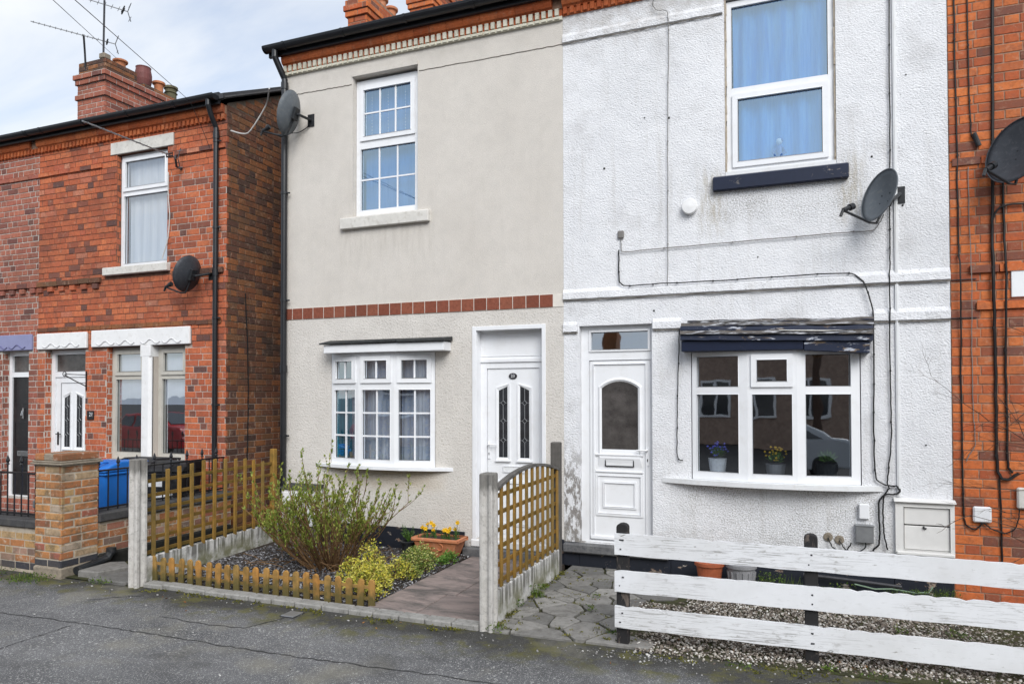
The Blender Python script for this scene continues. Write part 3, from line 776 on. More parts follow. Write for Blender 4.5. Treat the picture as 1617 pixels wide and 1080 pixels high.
def glazed_strip(door, x0, x1, z0, z1a, z1b, y, gl='glass_dark', lead=True, mat='upvc'):
    """tall pane with a sloping head (z1a at x0, z1b at x1), moulding round it and leaded diamonds"""
    out = [(x0, z0), (x1, z0), (x1, z1b), (x0, z1a)]
    m = MB(); w = 0.030
    o2 = [(x0 - w, z0 - w), (x1 + w, z0 - w), (x1 + w, z1b + w), (x0 - w, z1a + w)]
    for i in range(4):
        a, b, c, d = out[i], out[(i + 1) % 4], o2[(i + 1) % 4], o2[i]
        m.hexa([(a[0], y - 0.004, a[1]), (b[0], y - 0.004, b[1]), (c[0], y - 0.016, c[1]), (d[0], y - 0.016, d[1]), (a[0], y + 0.004, a[1]), (b[0], y + 0.004, b[1]), (c[0], y + 0.004, c[1]), (d[0], y + 0.004, d[1])])
    m.box(x0 - w - 0.012, x1 + w + 0.012, y - 0.026, y + 0.003, z0 - w - 0.018, z0 - w)
    m.build('glass_moulding', mat, door)
    p = MB(); p.add([(a, y - 0.002, b) for a, b in out], [(0, 1, 2, 3)])
    pn = p.build('pane', gl, door)
    if lead:
        l = MB(); cx = (x0 + x1) / 2; zt = (z1a + z1b) / 2; yy = y - 0.004
        zs = [z0 + (zt - z0) * t for t in (0.25, 0.53, 0.79)]; d = (x1 - x0) * 0.26
        stops = [z0] + zs + [zt]
        l.tube([(cx, yy, z0), (cx, yy, zs[0] - d)], 0.004, 4)
        for i, zc in enumerate(zs):
            l.tube([(cx, yy, zc - d), (cx + d, yy, zc), (cx, yy, zc + d), (cx - d, yy, zc)], 0.005, 4, closed=True)
            l.tube([(cx - d, yy, zc), (x0, yy, zc)], 0.003, 4); l.tube([(cx + d, yy, zc), (x1, yy, zc)], 0.003, 4)
            l.tube([(cx, yy, zc + d), (cx, yy, (zs[i + 1] - d) if i < 2 else zt)], 0.004, 4)
        l.build('leading', 'metal_grey', pn)
    return pn

def text(s, size, loc, mat, parent, name='digits', rot=(R(90), 0, 0), ext=0.001):
    c = bpy.data.curves.new(name, 'FONT'); c.body = s; c.size = size; c.align_x = 'CENTER'; c.align_y = 'CENTER'; c.extrude = ext
    c.materials.append(MAT[mat])
    tmp = bpy.data.objects.new('lettering', c); me = bpy.data.meshes.new_from_object(tmp); bpy.data.objects.remove(tmp); bpy.data.curves.remove(c)
    return link(name, me, parent, loc, rot)

# ------------------------------------------------------------------ ground
g = MB(); g.quad((-400, -400, -0.13), (400, -400, -0.13), (400, 400, -0.13), (-400, 400, -0.13)); struct(g.build('ground', 'road_tar'))
g = MB(); nx, ny = 120, 24                                              # the footway, with a gentle roll
gv = []
def foot_z(x, y):
    return 0.012 * math.sin(x * 1.3 + y * 0.7) * math.cos(y * 2.1 - x * 0.4) * min(1, max(0, (-2.5 - y) / 0.5)) - 0.012 - 0.018 * max(0, (-2.45 - y)) * 0.6
for j in range(ny + 1):
    for i in range(nx + 1):
        x = -18 + 30 * i / nx; y = -5.6 + 3.45 * j / ny
        gv.append((x, y, foot_z(x, y)))
g.add(gv, [(j * (nx + 1) + i, j * (nx + 1) + i + 1, (j + 1) * (nx + 1) + i + 1, (j + 1) * (nx + 1) + i) for j in range(ny) for i in range(nx)])
pave = struct(g.build('pavement', 'asphalt', smooth=True))
k = MB(); k.box(-18, 12, -5.75, -5.6, -0.2, -0.055); struct(k.build('kerb', 'kerb_concrete', bevel=0.02))

def seam(pts, w, seed):
    r = random.Random(seed); m = MB(); P = []
    for (x0, y0), (x1, y1) in zip(pts, pts[1:]):
        n = max(2, int(math.hypot(x1 - x0, y1 - y0) / 0.06))
        for i in range(n):
            t = i / n; P.append((x0 + (x1 - x0) * t + r.uniform(-.012, .012), y0 + (y1 - y0) * t + r.uniform(-.012, .012)))
    for (a, b), (c, d) in zip(P, P[1:]):
        L = math.hypot(c - a, d - b) or 1; nx_, ny_ = -(d - b) / L, (c - a) / L
        h0 = w * r.uniform(.4, 1); h1 = w * r.uniform(.4, 1)
        m.quad((a - nx_ * h0, b - ny_ * h0, foot_z(a, b) + .004), (c - nx_ * h1, d - ny_ * h1, foot_z(c, d) + .004), (c + nx_ * h1, d + ny_ * h1, foot_z(c, d) + .004), (a + nx_ * h0, b + ny_ * h0, foot_z(a, b) + .004))
    return m.build('crack', 'asphalt_seam', pave)
seam([(-9.5, -3.45), (-6.5, -3.42), (-5.6, -3.37), (-4.4, -3.34), (-3.4, -3.33), (-2.4, -3.30), (0.5, -3.25)], 0.007, 1)
seam([(-5.62, -5.4), (-5.61, -4.0), (-5.62, -3.37)], 0.006, 2)
seam([(-6.15, -2.87), (-5.9, -2.66), (-5.7, -2.55)], 0.007, 3)
seam([(-5.1, -3.0), (-4.6, -3.03), (-4.2, -2.98), (-4.08, -2.7), (-4.06, -2.48)], 0.007, 4)

def facet(p0, p1):
    """local frame of one face of a bay: u along the face, y inwards, z up"""
    a, b = Vector((*p0, 0)), Vector((*p1, 0)); u = (b - a).normalized(); n = Vector((0, 0, 1)).cross(u)
    M = Matrix.Identity(4)
    for i in range(3): M[i][0] = u[i]; M[i][1] = n[i]; M[i][2] = (0, 0, 1)[i]; M[i][3] = a[i]
    return M, (b - a).length

def roof(house, x0, x1, eave_z, ridge_z, ye=-0.14, yr=4.0, yb=8.2, t=0.07, mat='slate_roof'):
    m = MB(); pts = [(ye, eave_z), (yr, ridge_z), (yb, eave_z), (yb, eave_z + t), (yr, ridge_z + t), (ye, eave_z + t)]
    m.prism(pts, 'x', x0, x1); r = m.build('roof', mat, house)
    MB().prism(arc(yr, ridge_z + t - 0.03, 0.11, 180, 0, 8), 'x', x0, x1).build('ridge', 'tile_terracotta', r)
    return r
def shell(house, x0, x1, zt, zr, mat, y0=0.004, yr=4.0, yb=8.0, left=True, right=True, back_mat=None):
    m = MB()
    if left: m.add([(x0, y0, 0), (x0, yb, 0), (x0, yb, zt), (x0, yr, zr), (x0, y0, zt)], [(0, 4, 3, 2, 1)])
    if right: m.add([(x1, y0, 0), (x1, yb, 0), (x1, yb, zt), (x1, yr, zr), (x1, y0, zt)], [(0, 1, 2, 3, 4)])
    m.quad((x0, yb, 0), (x0, yb, zt), (x1, yb, zt), (x1, yb, 0))
    return m.build('side_wall', mat, house)

def gutter(house, x0, x1, z, y=-0.19, r=0.062, stop=True):
    m = MB()
    prof = arc(y, z, r, 180, 360, 10) + arc(y, z, r - 0.006, 360, 180, 10)
    m.prism(prof, 'x', x0, x1)
    m.box(x0, x1, y + r - 0.002, y + r + 0.035, z - 0.10, z + 0.06)             # fascia board
    m.box(x0, x1, y - r - 0.004, y - r + 0.004, z - 0.006, z + 0.008)
    gt = m.build('gutter', 'gutter_black', house)
    x = x0 + 0.3
    while x < x1:
        b = MB(); b.prism(arc(y, z, r + 0.008, 180, 360, 10) + [(y + r + 0.004, z + 0.01), (y - r - 0.008, z + 0.01)], 'x', x, x + 0.035); b.build('gutter_clip', 'gutter_black', gt); x += 0.9
    if stop:
        for e in (x0, x1): MB().prism(arc(y, z, r + 0.010, 180, 360, 10), 'x', e - 0.008, e + 0.008).build('stop_end', 'gutter_black', gt)
    return gt
def pipe(house, pts, r, bracket_z=(), wall_y=0.0, mat='gutter_black', sockets=()):
    m = MB(); m.tube(pts, r, 12); p = m.build('downpipe', mat, house, smooth=False)
    x, y = pts[-1][0], pts[-1][1]
    for z in bracket_z:
        b = MB(); b.lathe([(r + 0.006, 0), (r + 0.006, 0.035)], (x, y, z), 12); b.box(x - 0.012, x + 0.012, y, wall_y, z + 0.004, z + 0.03)
        b.tube([(x + r, y, z + 0.017), (x + r + 0.045, y + 0.01, z + 0.017)], 0.012, 6); b.build('pipe_bracket', mat, p)
    for z in sockets: MB().lathe([(r + 0.008, 0), (r + 0.008, 0.09)], (x, y, z), 12).build('socket', mat, p)
    return p

_rm = {}
def eaves_course(house, x0, x1, z0, zd, roll_h=0.135, roll_d=0.085, dent_mat='brick_eaves', dent_h=0.075, band_h=0.0):
    """dentil course with a course of rounded bricks on top"""
    L = 0.222
    prof = [(0.02, 0), (-0.035, 0), (-0.045, 0.012)] + [(-0.045 - (roll_d - 0.045) * math.sin(R(a)), 0.012 + (roll_h * 0.55) * (1 - math.cos(R(a)))) for a in (30, 60, 90)] + [(-roll_d - 0.004, roll_h), (0.02, roll_h)]
    key = (roll_h, roll_d)
    if key not in _rm:
        m = MB(); m.prism(prof, 'x', 0.002, L - 0.002); _rm[key] = m.mesh('cornice_brick', ['brick_eaves'])
    x = x0
    while x + L <= x1 + 0.06:
        link('cornice_brick', _rm[key], house, (x, 0, z0 + rng.uniform(-.002, .002))); x += L
    MB().box(x0, x1, -0.030, 0.02, z0 + 0.004, z0 + roll_h - 0.004).build('cornice_mortar', 'mortar_warm', house)
    dk = ('d', dent_mat, dent_h)
    if dk not in _rm: m = MB(); m.box(0, 0.046, -0.045, 0.01, 0, dent_h); _rm[dk] = m.mesh('dentil', [dent_mat])
    MB().box(x0, x1, -0.018, 0.01, zd + 0.0005, z0 - 0.0005).build('dentil_backing', 'brick_eaves', house)
    x = x0 + 0.01; i = 0
    while x + 0.05 <= x1: link('dentil', _rm[dk], house, (x, 0, zd + (z0 - zd) - dent_h + rng.uniform(-.002, .001))); x += 0.079
    if band_h:
        m = MB(); m.box(x0, x1, -0.03, 0.01, zd - band_h, zd - 0.002)
        x = x0 + 0.006
        while x + 0.05 <= x1: m.box(x, x + 0.056, -0.042, -0.0305, zd - band_h + 0.006, zd - 0.008); x += 0.079
        m.build('cream_band', dent_mat, house)

def pot_on(stack, x, y, z, r, h, mat, prof=None):
    prof = prof or [(0.62 * r, 0), (0.70 * r, 0.02), (0.66 * r, h * 0.5), (0.72 * r, h * 0.80), (0.98 * r, h * 0.86), (1.0 * r, h * 0.97), (0.92 * r, h), (0.7 * r, h), (0.6 * r, h * 0.6)]
    return MB().lathe(prof, (x, y, z), 20).build('chimney_pot', mat, stack, smooth=False)

def chimney(house, x0, x1, y0, y1, zb, zt, mat, mortar, bands, course=0.086, L=0.22, name='chimney', lim=0):
    """stack of bricks with oversailing courses: bands = [(z, proud)]"""
    m = MB(); m.box(x0 + 0.006, x1 - 0.006, y0 + 0.006, y1 - 0.006, zb, zt)
    for z, pr in bands: m.box(x0 - pr + 0.006, x1 + pr - 0.006, y0 - pr + 0.006, y1 + pr - 0.006, z + 0.003, z + course - 0.003)
    st = m.build(name, mortar, house)
    mb = MB(); H = course - 0.011; z = zb; k = 0
    while z + H * 0.5 < zt:
        pr = 0
        for bz, bp in bands:
            if abs(z - bz) < course * 0.5: pr = bp
        zz = z
        for face in ('f', 'r', 'l', 'b'):
            a, b = (x0 - pr, x1 + pr) if face in 'fb' else (y0 - pr, y1 + pr)
            u = a - (0 if (k + (face in 'rl')) % 2 else L / 2 + 0.006)
            while u < b:
                c, d = max(u, a), min(u + L, b)
                if d - c > 0.02:
                    me = brick_mesh(d - c, H, mat, 0.0)
                    for v in [0]:
                        vs = []
                        for q in me.vertices:
                            p = q.co
                            if face == 'f': vs.append((c + p.x, y0 - pr + p.y, zz + p.z))
                            elif face == 'b': vs.append((d - p.x, y1 + pr - p.y, zz + p.z))
                            elif face == 'r': vs.append((x1 + pr - p.y, c + p.x, zz + p.z))
                            else: vs.append((x0 - pr + p.y, d - p.x, zz + p.z))
                        mb.add(vs, [tuple(p.vertices) for p in me.polygons])
                u += L + 0.011
        z += course; k += 1
    mb.build('brick_courses', mat, st, kind='stuff')
    return st

# ================================================================== the beige rendered house
BX0, BX1 = -6.28, -2.376
beige = thing('terraced_house', 'beige rendered house with a red tile band and cream dentils under its eaves', 'house', (-4.3, 0, 0))
UW = (-5.185, -4.245, 4.172, 5.965)          # upper window opening
BAY = (-5.50, -4.0, 1.02, 2.43)
DOOR = (-3.47, -2.62, 0.21, 2.675)
m = MB(); m.plate(BX0, BX1, 0.0, 6.30, [UW, BAY, DOOR], 0.0, 0.18, outer=False)
m.build('front_wall', 'beige_render', beige)
shell(beige, BX0, BX1, 6.40, 8.42, 'beige_render', right=False)
MB().box(BX0 + .05, BX1, 0.30, 7.9, 0.02, 0.12).build('floor_slab', 'room_dark', beige)
room(beige, -5.9, -3.7, 3.2, 6.1, 0.185); room(beige, -5.9, -3.7, 0.3, 2.7, 0.185)
roof(beige, BX0 - 0.06, BX1, 6.46, 8.48)
# thin crack-like line under the eaves
r = random.Random(5)
for a, b, z0_, z1_ in ((-6.2, UW[0] - 0.02, 5.885, 5.875), (UW[1] + 0.02, BX1, 5.885, 5.875)):
    n = 30; P = [(a + (b - a) * i / n, z0_ + (z1_ - z0_) * i / n + r.uniform(-.004, .004)) for i in range(n + 1)]
    MB().tube([(x, -.001, z) for x, z in P], .006, 5).build('wall_crack', 'crack_shade_grey', beige)
eaves_course(beige, BX0 + 0.02, BX1, 6.272, 6.19, dent_mat='cream_paint', band_h=0.042)
gutter(beige, BX0 - 0.14, BX1 + 0.02, 6.475)
# red tile band
MB().box(BX0 + 0.002, BX1 - 0.004, -0.007, 0.002, 2.893, 3.040).build('tile_grout', 'grout', beige)
tile = MB(); tile.box(0, 0.1555, -0.010, 0, 0, 0.142); tile_me = tile.mesh('tile', ['tile_terracotta'])
for i in range(24):
    if BX0 + 0.006 + i * 0.1645 + 0.150 < BX1: link('tile', tile_me, beige, (BX0 + 0.004 + i * 0.1645, 0, 2.8955 + rng.uniform(-.001, .001)))
# upper window with its reveal, sill and bars
wy = 0.075
window(beige, -5.18, -4.25, 4.175, 5.93, wy,
       [(-5.105, -4.33, 5.16, 5.845, True, 2, 1), (-5.115, -4.32, 4.26, 5.05, False, 2, 1)], gl='glass_bright')
sl = MB(); sl.hexa([(-5.345, -0.06, 4.01), (-4.07, -0.06, 4.01), (-4.07, 0.10, 4.01), (-5.345, 0.10, 4.01), (-5.345, -0.06, 4.15), (-4.07, -0.06, 4.15), (-4.07, 0.10, 4.172), (-5.345, 0.10, 4.172)])
sl.build('window_sill', 'sill_stone', beige, bevel=0.008)
MB().box(-5.19, -4.24, -0.018, 0.0, 5.966, 6.012).build('window_head', 'beige_render', beige)
# bay window
def bay(house, P, z0, z1, spec, gl, mat='upvc'):
    out = []
    for (a, b), lights in zip(zip(P, P[1:]), spec):
        M, L = facet(a, b)
        out.append(window(house, 0.0, L, z0, z1, 0.0, [(l[0] * L, l[1] * L, *l[2:]) for l in lights], mat, gl, T=M, depth=0.07))
    return out
P = [(-5.495, -0.002), (-5.02, -0.115), (-4.505, -0.115), (-4.005, -0.002)]
side = lambda: [(0.10, 0.90, 2.06, 2.37, True, 1, 0), (0.11, 0.89, 1.105, 1.965, False, 1, 2)]
bay(beige, P, 1.03, 2.42, [side(), side(), side()], 'glass')
m = MB()                                                        # lid and fillings of the bay
m.prism([(P[0][0], 0.12), (P[0][0], P[0][1] + .01), (P[1][0], P[1][1] + .01), (P[2][0], P[2][1] + .01), (P[3][0], P[3][1] + .01), (P[3][0], 0.12)], 'z', 2.4205, 2.432)
m.build('bay_head', 'upvc', beige)
front = [(-5.74, -0.004), (-5.45, -0.10), (-5.10, -0.165), (-4.76, -0.185), (-4.42, -0.165), (-4.07, -0.10), (-3.76, -0.004)]
MB().prism(front + [(-3.76, 0.0), (-5.74, 0.0)], 'z', 0.985, 1.029).build('window_sill', 'upvc', beige, bevel=0.006)
hood = MB(); hood.box(-5.48, -3.79, -0.20, -0.001, 2.425, 2.53); hd = hood.build('bay_hood', 'upvc', beige, bevel=0.004)
for i, (a, b) in enumerate(((-5.53, -5.05), (-5.045, -4.42), (-4.415, -3.765))):
    dz = (0, .006, .0)[i]
    MB().hexa([(a, -0.235, 2.532), (b, -0.235, 2.532 + dz), (b, -0.001, 2.548), (a, -0.001, 2.548), (a, -0.235, 2.562 + (0 if i else -.012)), (b, -0.235, 2.566 + dz), (b, -0.001, 2.60), (a, -0.001, 2.60)]).build('felt_strip', 'lead_felt', hd, bevel=0.006)
# door surround, panel and door
dy = 0.13
m = MB(); m.box(-3.505, -3.455, -0.016, 0.0, 0.205, 2.705); m.box(-2.635, -2.588, -0.016, 0.0, 0.205, 2.705); m.box(-3.4545, -2.6355, -0.016, 0.0, 2.655, 2.705)
m.box(-3.4695, -3.455, 0.0005, dy + .02, 0.212, 2.655); m.box(-2.635, -2.6205, 0.0005, dy + .02, 0.212, 2.655); m.box(-3.4545, -2.6355, 0.0005, dy + .02, 2.655, 2.674)
fr = m.build('door_surround', 'upvc', beige, bevel=0.004)
m = MB(); m.plate(-3.4545, -2.6355, 0.212, 2.655, [(-3.375, -2.71, 0.26, 2.215)], dy, dy + 0.07); m.box(-3.4545, -2.6355, dy - 0.018, dy - .0005, 2.285, 2.325)
for z in (2.36, 2.62): m.box(-3.4545, -2.6355, dy - .006, dy - .0005, z - 0.006, z + 0.006)
m.build('door_frame', 'upvc', beige, bevel=0.004)
dr = MB(); dr.box(-3.371, -2.714, dy + 0.012, dy + 0.05, 0.262, 2.211); door = dr.build('door', 'upvc', beige, bevel=0.004)
yy = dy + 0.010
glazed_strip(door, -3.225, -3.115, 1.16, 1.95, 2.00, yy); glazed_strip(door, -2.955, -2.842, 1.16, 2.00, 1.95, yy)
letterbox(door, -3.17, -2.90, 0.985, 1.065, dy + 0.012, 'upvc', 'upvc_dull')
raised_panel(door, -3.27, -2.82, 0.36, 0.89, dy + 0.012)
lever(door, -3.35, 1.27, dy + 0.011, 1, 'upvc')
pl = MB(); pl.prism([(-3.045 + 0.052 * math.cos(R(a)), 2.12 + 0.036 * math.sin(R(a))) for a in range(0, 360, 20)], 'y', dy + 0.002, dy + 0.011)
plq = pl.build('number_plaque', 'metal_dark', door); text('23', 0.05, (-3.045, dy + 0.001, 2.12), 'sticker_white', plq)
st = MB(); st.box(-3.52, -2.57, -0.03, 0.3, 0.12, 0.205); st.build('doorstep', 'white_stone_paint', beige, bevel=0.01)
st = MB(); st.box(-3.60, -2.50, -0.10, -0.002, 0.0, 0.115); st.build('doorstep', 'step_stone', beige, bevel=0.012)
m = MB(); m.box(BX0, -3.605, -0.022, -0.0005, 0.0, 0.28); m.box(-2.495, BX1, -0.022, -0.0005, 0.0, 0.28); m.build('plinth', 'plinth_paint', beige, bevel=0.004)
# rainwater pipe at the corner
pipe(beige, [(-6.27, -0.19, 6.43), (-6.27, -0.19, 6.34), (-6.23, -0.10, 6.16), (-6.215, -0.06, 6.08), (-6.215, -0.06, 0.05)], 0.040, (4.55, 3.13, 1.35), 0.0, sockets=(5.95, 2.2))
pot_c = chimney(beige, -6.27, -5.93, 1.45, 2.55, 6.9, 8.05, 'brick_orange', 'mortar_warm', [(7.588, 0.0), (7.674, 0.03), (7.76, 0.05), (7.846, 0.03)])
for i, yp in enumerate((1.75, 2.05, 2.35)): pot_on(pot_c, -6.05, yp, 8.05 if i < 1 else 7.95, 0.115, 0.28, 'terracotta')
c2 = chimney(beige, -6.33, -5.87, 3.45, 5.0, 7.8, 9.65, 'brick_orange', 'mortar_warm', [(8.832, 0.03), (8.918, 0.05), (9.26, 0.03)])

# ================================================================== the white rough-cast house
WX0, WX1 = -2.375, 1.392
white = thing('terraced_house', 'white roughcast house with a navy window sill and a peeling navy hood over its bay', 'house', (-0.5, 0, 0))
WUW = (-0.615, 0.44, 4.165, 6.02)
WBAY = (-0.975, 0.635, 1.0, 2.34)
WDOOR = (-2.195, -1.385, 0.26, 2.665)
MBOX = (0.975, 1.375, 0.43, 0.845)
m = MB(); m.plate(WX0, WX1, 0.0, 6.30, [WUW, WBAY, WDOOR, MBOX], 0.0, 0.18, outer=False); m.build('front_wall', 'white_roughcast', white)
shell(white, WX0, WX1, 6.40, 8.42, 'white_roughcast', left=False, right=False)
MB().box(WX0, WX1, 0.30, 7.9, 0.02, 0.12).build('floor_slab', 'room_dark', white)
room(white, -1.2, 1.1, 3.3, 6.2, 0.185); room(white, -1.3, 0.95, 0.3, 2.6, 0.185, 3.0, 'room_dark')
roof(white, WX0 + 0.002, WX1, 6.46, 8.48)
gutter(white, WX0 + 0.03, WX1, 6.477)
eaves_course(white, WX0 + 0.005, WX1 - .002, 6.272, 6.19, dent_mat='brick_eaves')
def course_band(house, spans, z0, z1, proud, mat, wob=0.004, seed=1):
    r = random.Random(seed)
    for a, b in spans:
        m = MB()
        n = max(4, int((b - a) / 0.06)); X = [a + (b - a) * i / n for i in range(n + 1)]
        q = [(r.uniform(-wob, wob), r.uniform(-wob, wob) * 0.5) for _ in X]
        for i in range(n):
            (d0, e0), (d1, e1) = q[i], q[i + 1]; x0, x1 = X[i], X[i + 1]
            zt = z1; zb0, zb1 = z0 + e0, z0 + e1
            m.quad((x0, -proud + d0, zb0 + .012), (x1, -proud + d1, zb1 + .012), (x1, -proud * .85, z1 - (z1 - z0) * .35), (x0, -proud * .85, z1 - (z1 - z0) * .35))
            m.quad((x0, -proud * .85, z1 - (z1 - z0) * .35), (x1, -proud * .85, z1 - (z1 - z0) * .35), (x1, 0.001, zt), (x0, 0.001, zt))
            m.quad((x0, 0.001, zb0), (x1, 0.001, zb1), (x1, -proud + d1, zb1 + .012), (x0, -proud + d0, zb0 + .012))
        m.quad((a, 0, z0), (a, -proud, z0 + .01), (a, -proud * .8, z1 - .03), (a, 0, z1)); m.quad((b, 0, z0), (b, 0, z1), (b, -proud * .8, z1 - .03), (b, -proud, z0 + .01))
        m.build('string_course', mat, house, weld=True)
        MB().tube([(a + (b - a) * i / 40, -proud * .6 + r.uniform(-.006, .004), z0 - .003 + r.uniform(-.004, .003)) for i in range(41)], .005, 5).build('band_shade_line', 'crack_shade_grey', house)  # dark tube paints the shadow line at the foot of the band
course_band(white, [(WX0, WX1)], 2.958, 3.085, 0.034, 'white_roughcast', seed=2)
course_band(white, [(WX0, -2.21), (-1.372, -1.07), (0.745, WX1)], 2.592, 2.72, 0.030, 'white_roughcast', seed=3)
course_band(white, [(WX0, -0.63), (0.46, WX1)], 5.873, 5.99, 0.022, 'white_roughcast', seed=4)
# upper window
wy = 0.035
window(white, -0.597, 0.425, 4.21, 6.0, wy, [(-0.545, 0.372, 5.085, 5.94, False, 0, 0), (-0.53, 0.362, 4.265, 5.005, True, 0, 0)], gl='glass_bright')
m = MB(); r = random.Random(3)                                    # rough mortar round the frame
for x, s in ((-0.613, 1), (0.438, -1)):
    z = 4.18
    while z < 6.0:
        h = r.uniform(.04, .11); w = r.uniform(.010, .020); m.box(min(x, x + s * w), max(x, x + s * w), r.uniform(0.004, .012), 0.06, z, min(z + h, 6.018)); z += h
m.build('mortar_fillet', 'mortar_sandy', white)
MB().hexa([(-0.735, -0.065, 4.01), (0.545, -0.065, 4.01), (0.545, -0.0005, 4.01), (-0.735, -0.0005, 4.01), (-0.735, -0.065, 4.145), (0.545, -0.065, 4.145), (0.545, -0.0005, 4.172), (-0.735, -0.0005, 4.172)]).build('window_sill', 'navy_paint', white, bevel=0.006)
MB().box(-0.612, 0.437, 0.0, 0.1, 4.166, 4.209).build('sill_fillet', 'upvc_dull', white)
# bay
P = [(-0.965, -0.002), (-0.405, -0.115), (0.058, -0.115), (0.625, -0.002)]
sl_ = [(0.09, 0.84, 1.98, 2.29, False, 0, 0), (0.09, 0.84, 1.10, 1.90, False, 0, 0)]
sr_ = [(0.14, 0.86, 1.98, 2.29, False, 0, 0), (0.14, 0.86, 1.10, 1.90, False, 0, 0)]
bay(white, P, 1.02, 2.335, [sl_, [(0.10, 0.90, 1.985, 2.29, True, 0, 0), (0.10, 0.90, 1.10, 1.90, False, 0, 0)], sr_], 'glass')
MB().prism([(P[0][0], 0.12)] + [(a, b + .01) for a, b in P] + [(P[3][0], 0.12)], 'z', 2.3355, 2.345).build('bay_head', 'upvc', white)
front = [(-1.285, -0.004), (-0.95, -0.10), (-0.55, -0.165), (-0.17, -0.185), (0.2, -0.165), (0.55, -0.10), (0.815, -0.004)]
MB().prism(front + [(0.815, 0.0), (-1.285, 0.0)], 'z', 0.965, 1.018).build('window_sill', 'upvc_dull', white, bevel=0.006)
hb = MB(); hb.hexa([(-1.05, -0.175, 2.345), (0.12, -0.175, 2.335), (0.12, -0.001, 2.335), (-1.05, -0.001, 2.345), (-1.05, -0.175, 2.452), (0.12, -0.175, 2.447), (0.12, -0.001, 2.447), (-1.05, -0.001, 2.452)])
hood = hb.build('bay_hood', 'navy_paint', white, bevel=0.004)
def hood_board(z0a, z0b, h, y, mat, x0=-1.055, x1=0.728, n=14, seed=1):
    r = random.Random(seed); m = MB(); q = [(r.uniform(-.004, .004), r.uniform(-.006, .006)) for _ in range(n + 1)]
    for i in range(n):
        a, b = x0 + (x1 - x0) * i / n, x0 + (x1 - x0) * (i + 1) / n; za, zb = z0a + (z0b - z0a) * i / n, z0a + (z0b - z0a) * (i + 1) / n
        m.hexa([(a, y + q[i][0], za + q[i][1] * .5), (b, y + q[i + 1][0], zb + q[i + 1][1] * .5), (b, -.001, zb), (a, -.001, za), (a, y * .97 + q[i][0], za + h + q[i][1]), (b, y * .97 + q[i + 1][0], zb + h + q[i + 1][1]), (b, -.001, zb + h), (a, -.001, za + h)])
    return m.build('hood_board', mat, hood, weld=True)
MB().hexa([(0.125, -0.182, 2.327), (0.70, -0.178, 2.288), (0.70, -0.001, 2.288), (0.125, -0.001, 2.327), (0.125, -0.182, 2.440), (0.70, -0.178, 2.398), (0.70, -0.001, 2.398), (0.125, -0.001, 2.440)]).build('hood_board', 'navy_peeling', hood, bevel=0.004)
hood_board(2.462, 2.405, 0.055, -0.205, 'navy_peeling', seed=3)
hood_board(2.522, 2.468, 0.035, -0.225, 'hood_weathered', seed=4)
hood_board(2.560, 2.508, 0.040, -0.212, 'navy_peeling', seed=5)
hood_board(2.604, 2.562, 0.030, -0.190, 'hood_weathered', -1.05, 0.735, seed=6)
hood_board(2.640, 2.602, 0.030, -0.150, 'hood_weathered', -0.99, 0.735, seed=7)
m = MB(); m.add([(-0.1, -0.226, 2.531), (0.735, -0.20, 2.505), (0.75, -0.228, 2.516), (0.3, -0.236, 2.506), (-0.1, -0.232, 2.526)], [(0, 1, 2, 3, 4)]); m.build('torn_felt', 'sill_stone', hood)
# door
dy = 0.075
m = MB(); m.plate(-2.193, -1.387, 0.262, 2.663, [(-2.10, -1.415, 0.285, 2.285), (-2.10, -1.415, 2.375, 2.62)], dy, dy + 0.08); m.build('door_frame', 'upvc', white, bevel=0.005)
m = MB(); bar_frame(m, -2.098, -1.417, 2.377, 2.618, 0.022, dy - 0.014, dy + 0.03); fl = m.build('fanlight', 'upvc', white, bevel=0.005)
MB().quad((-2.076, dy + .003, 2.399), (-1.439, dy + .003, 2.399), (-1.439, dy + .019, 2.596), (-2.076, dy + .019, 2.596)).build('pane', 'glass', fl)
dr = MB(); dr.box(-2.097, -1.418, dy + 0.010, dy + 0.055, 0.288, 2.282); door = dr.build('door', 'upvc', white, bevel=0.004)
raised_panel(door, -2.06, -1.455, 0.32, 2.25, dy + 0.010, w=0.014)
yg = dy + 0.010
def arch_outline(x0, x1, z0, z1, rise, n=10):
    w = (x1 - x0) / 2; rad = (w * w + rise * rise) / (2 * rise); cz = z1 - rad; a = math.degrees(math.asin(w / rad))
    return [(x0, z0), (x1, z0)] + [(x0 + w + rad * math.sin(R(a - 2 * a * i / n)), cz + rad * math.cos(R(a - 2 * a * i / n))) for i in range(n + 1)]
def arch_ring(door, o, w, y, mat='upvc'):
    cx = sum(p[0] for p in o) / len(o); cz = sum(p[1] for p in o) / len(o); m = MB(); k = len(o)
    hw = max(p[0] for p in o) - cx; hh = max(p[1] for p in o) - cz
    big = [(cx + (p[0] - cx) * (1 + w / hw), cz + (p[1] - cz) * (1 + w / hh)) for p in o]
    mid = [((a[0] + b[0]) / 2, (a[1] + b[1]) / 2) for a, b in zip(o, big)]
    for i in range(k):
        j = (i + 1) % k
        m.quad((o[i][0], y - .003, o[i][1]), (o[j][0], y - .003, o[j][1]), (mid[j][0], y - .018, mid[j][1]), (mid[i][0], y - .018, mid[i][1]))
        m.quad((mid[i][0], y - .018, mid[i][1]), (mid[j][0], y - .018, mid[j][1]), (big[j][0], y, big[j][1]), (big[i][0], y, big[i][1]))
    return m.build('glass_moulding', mat, door)
o = arch_outline(-1.96, -1.555, 1.295, 2.045, 0.075)
arch_ring(door, o, 0.045, yg)
pm = MB(); pm.add([(a, yg - .002, b) for a, b in o], [tuple(range(len(o)))]); pm.build('pane', 'glass_frosted', door)
MB().box(-2.03, -1.50, yg - 0.022, yg, 1.225, 1.245).build('weather_bar', 'upvc', door, bevel=0.004)
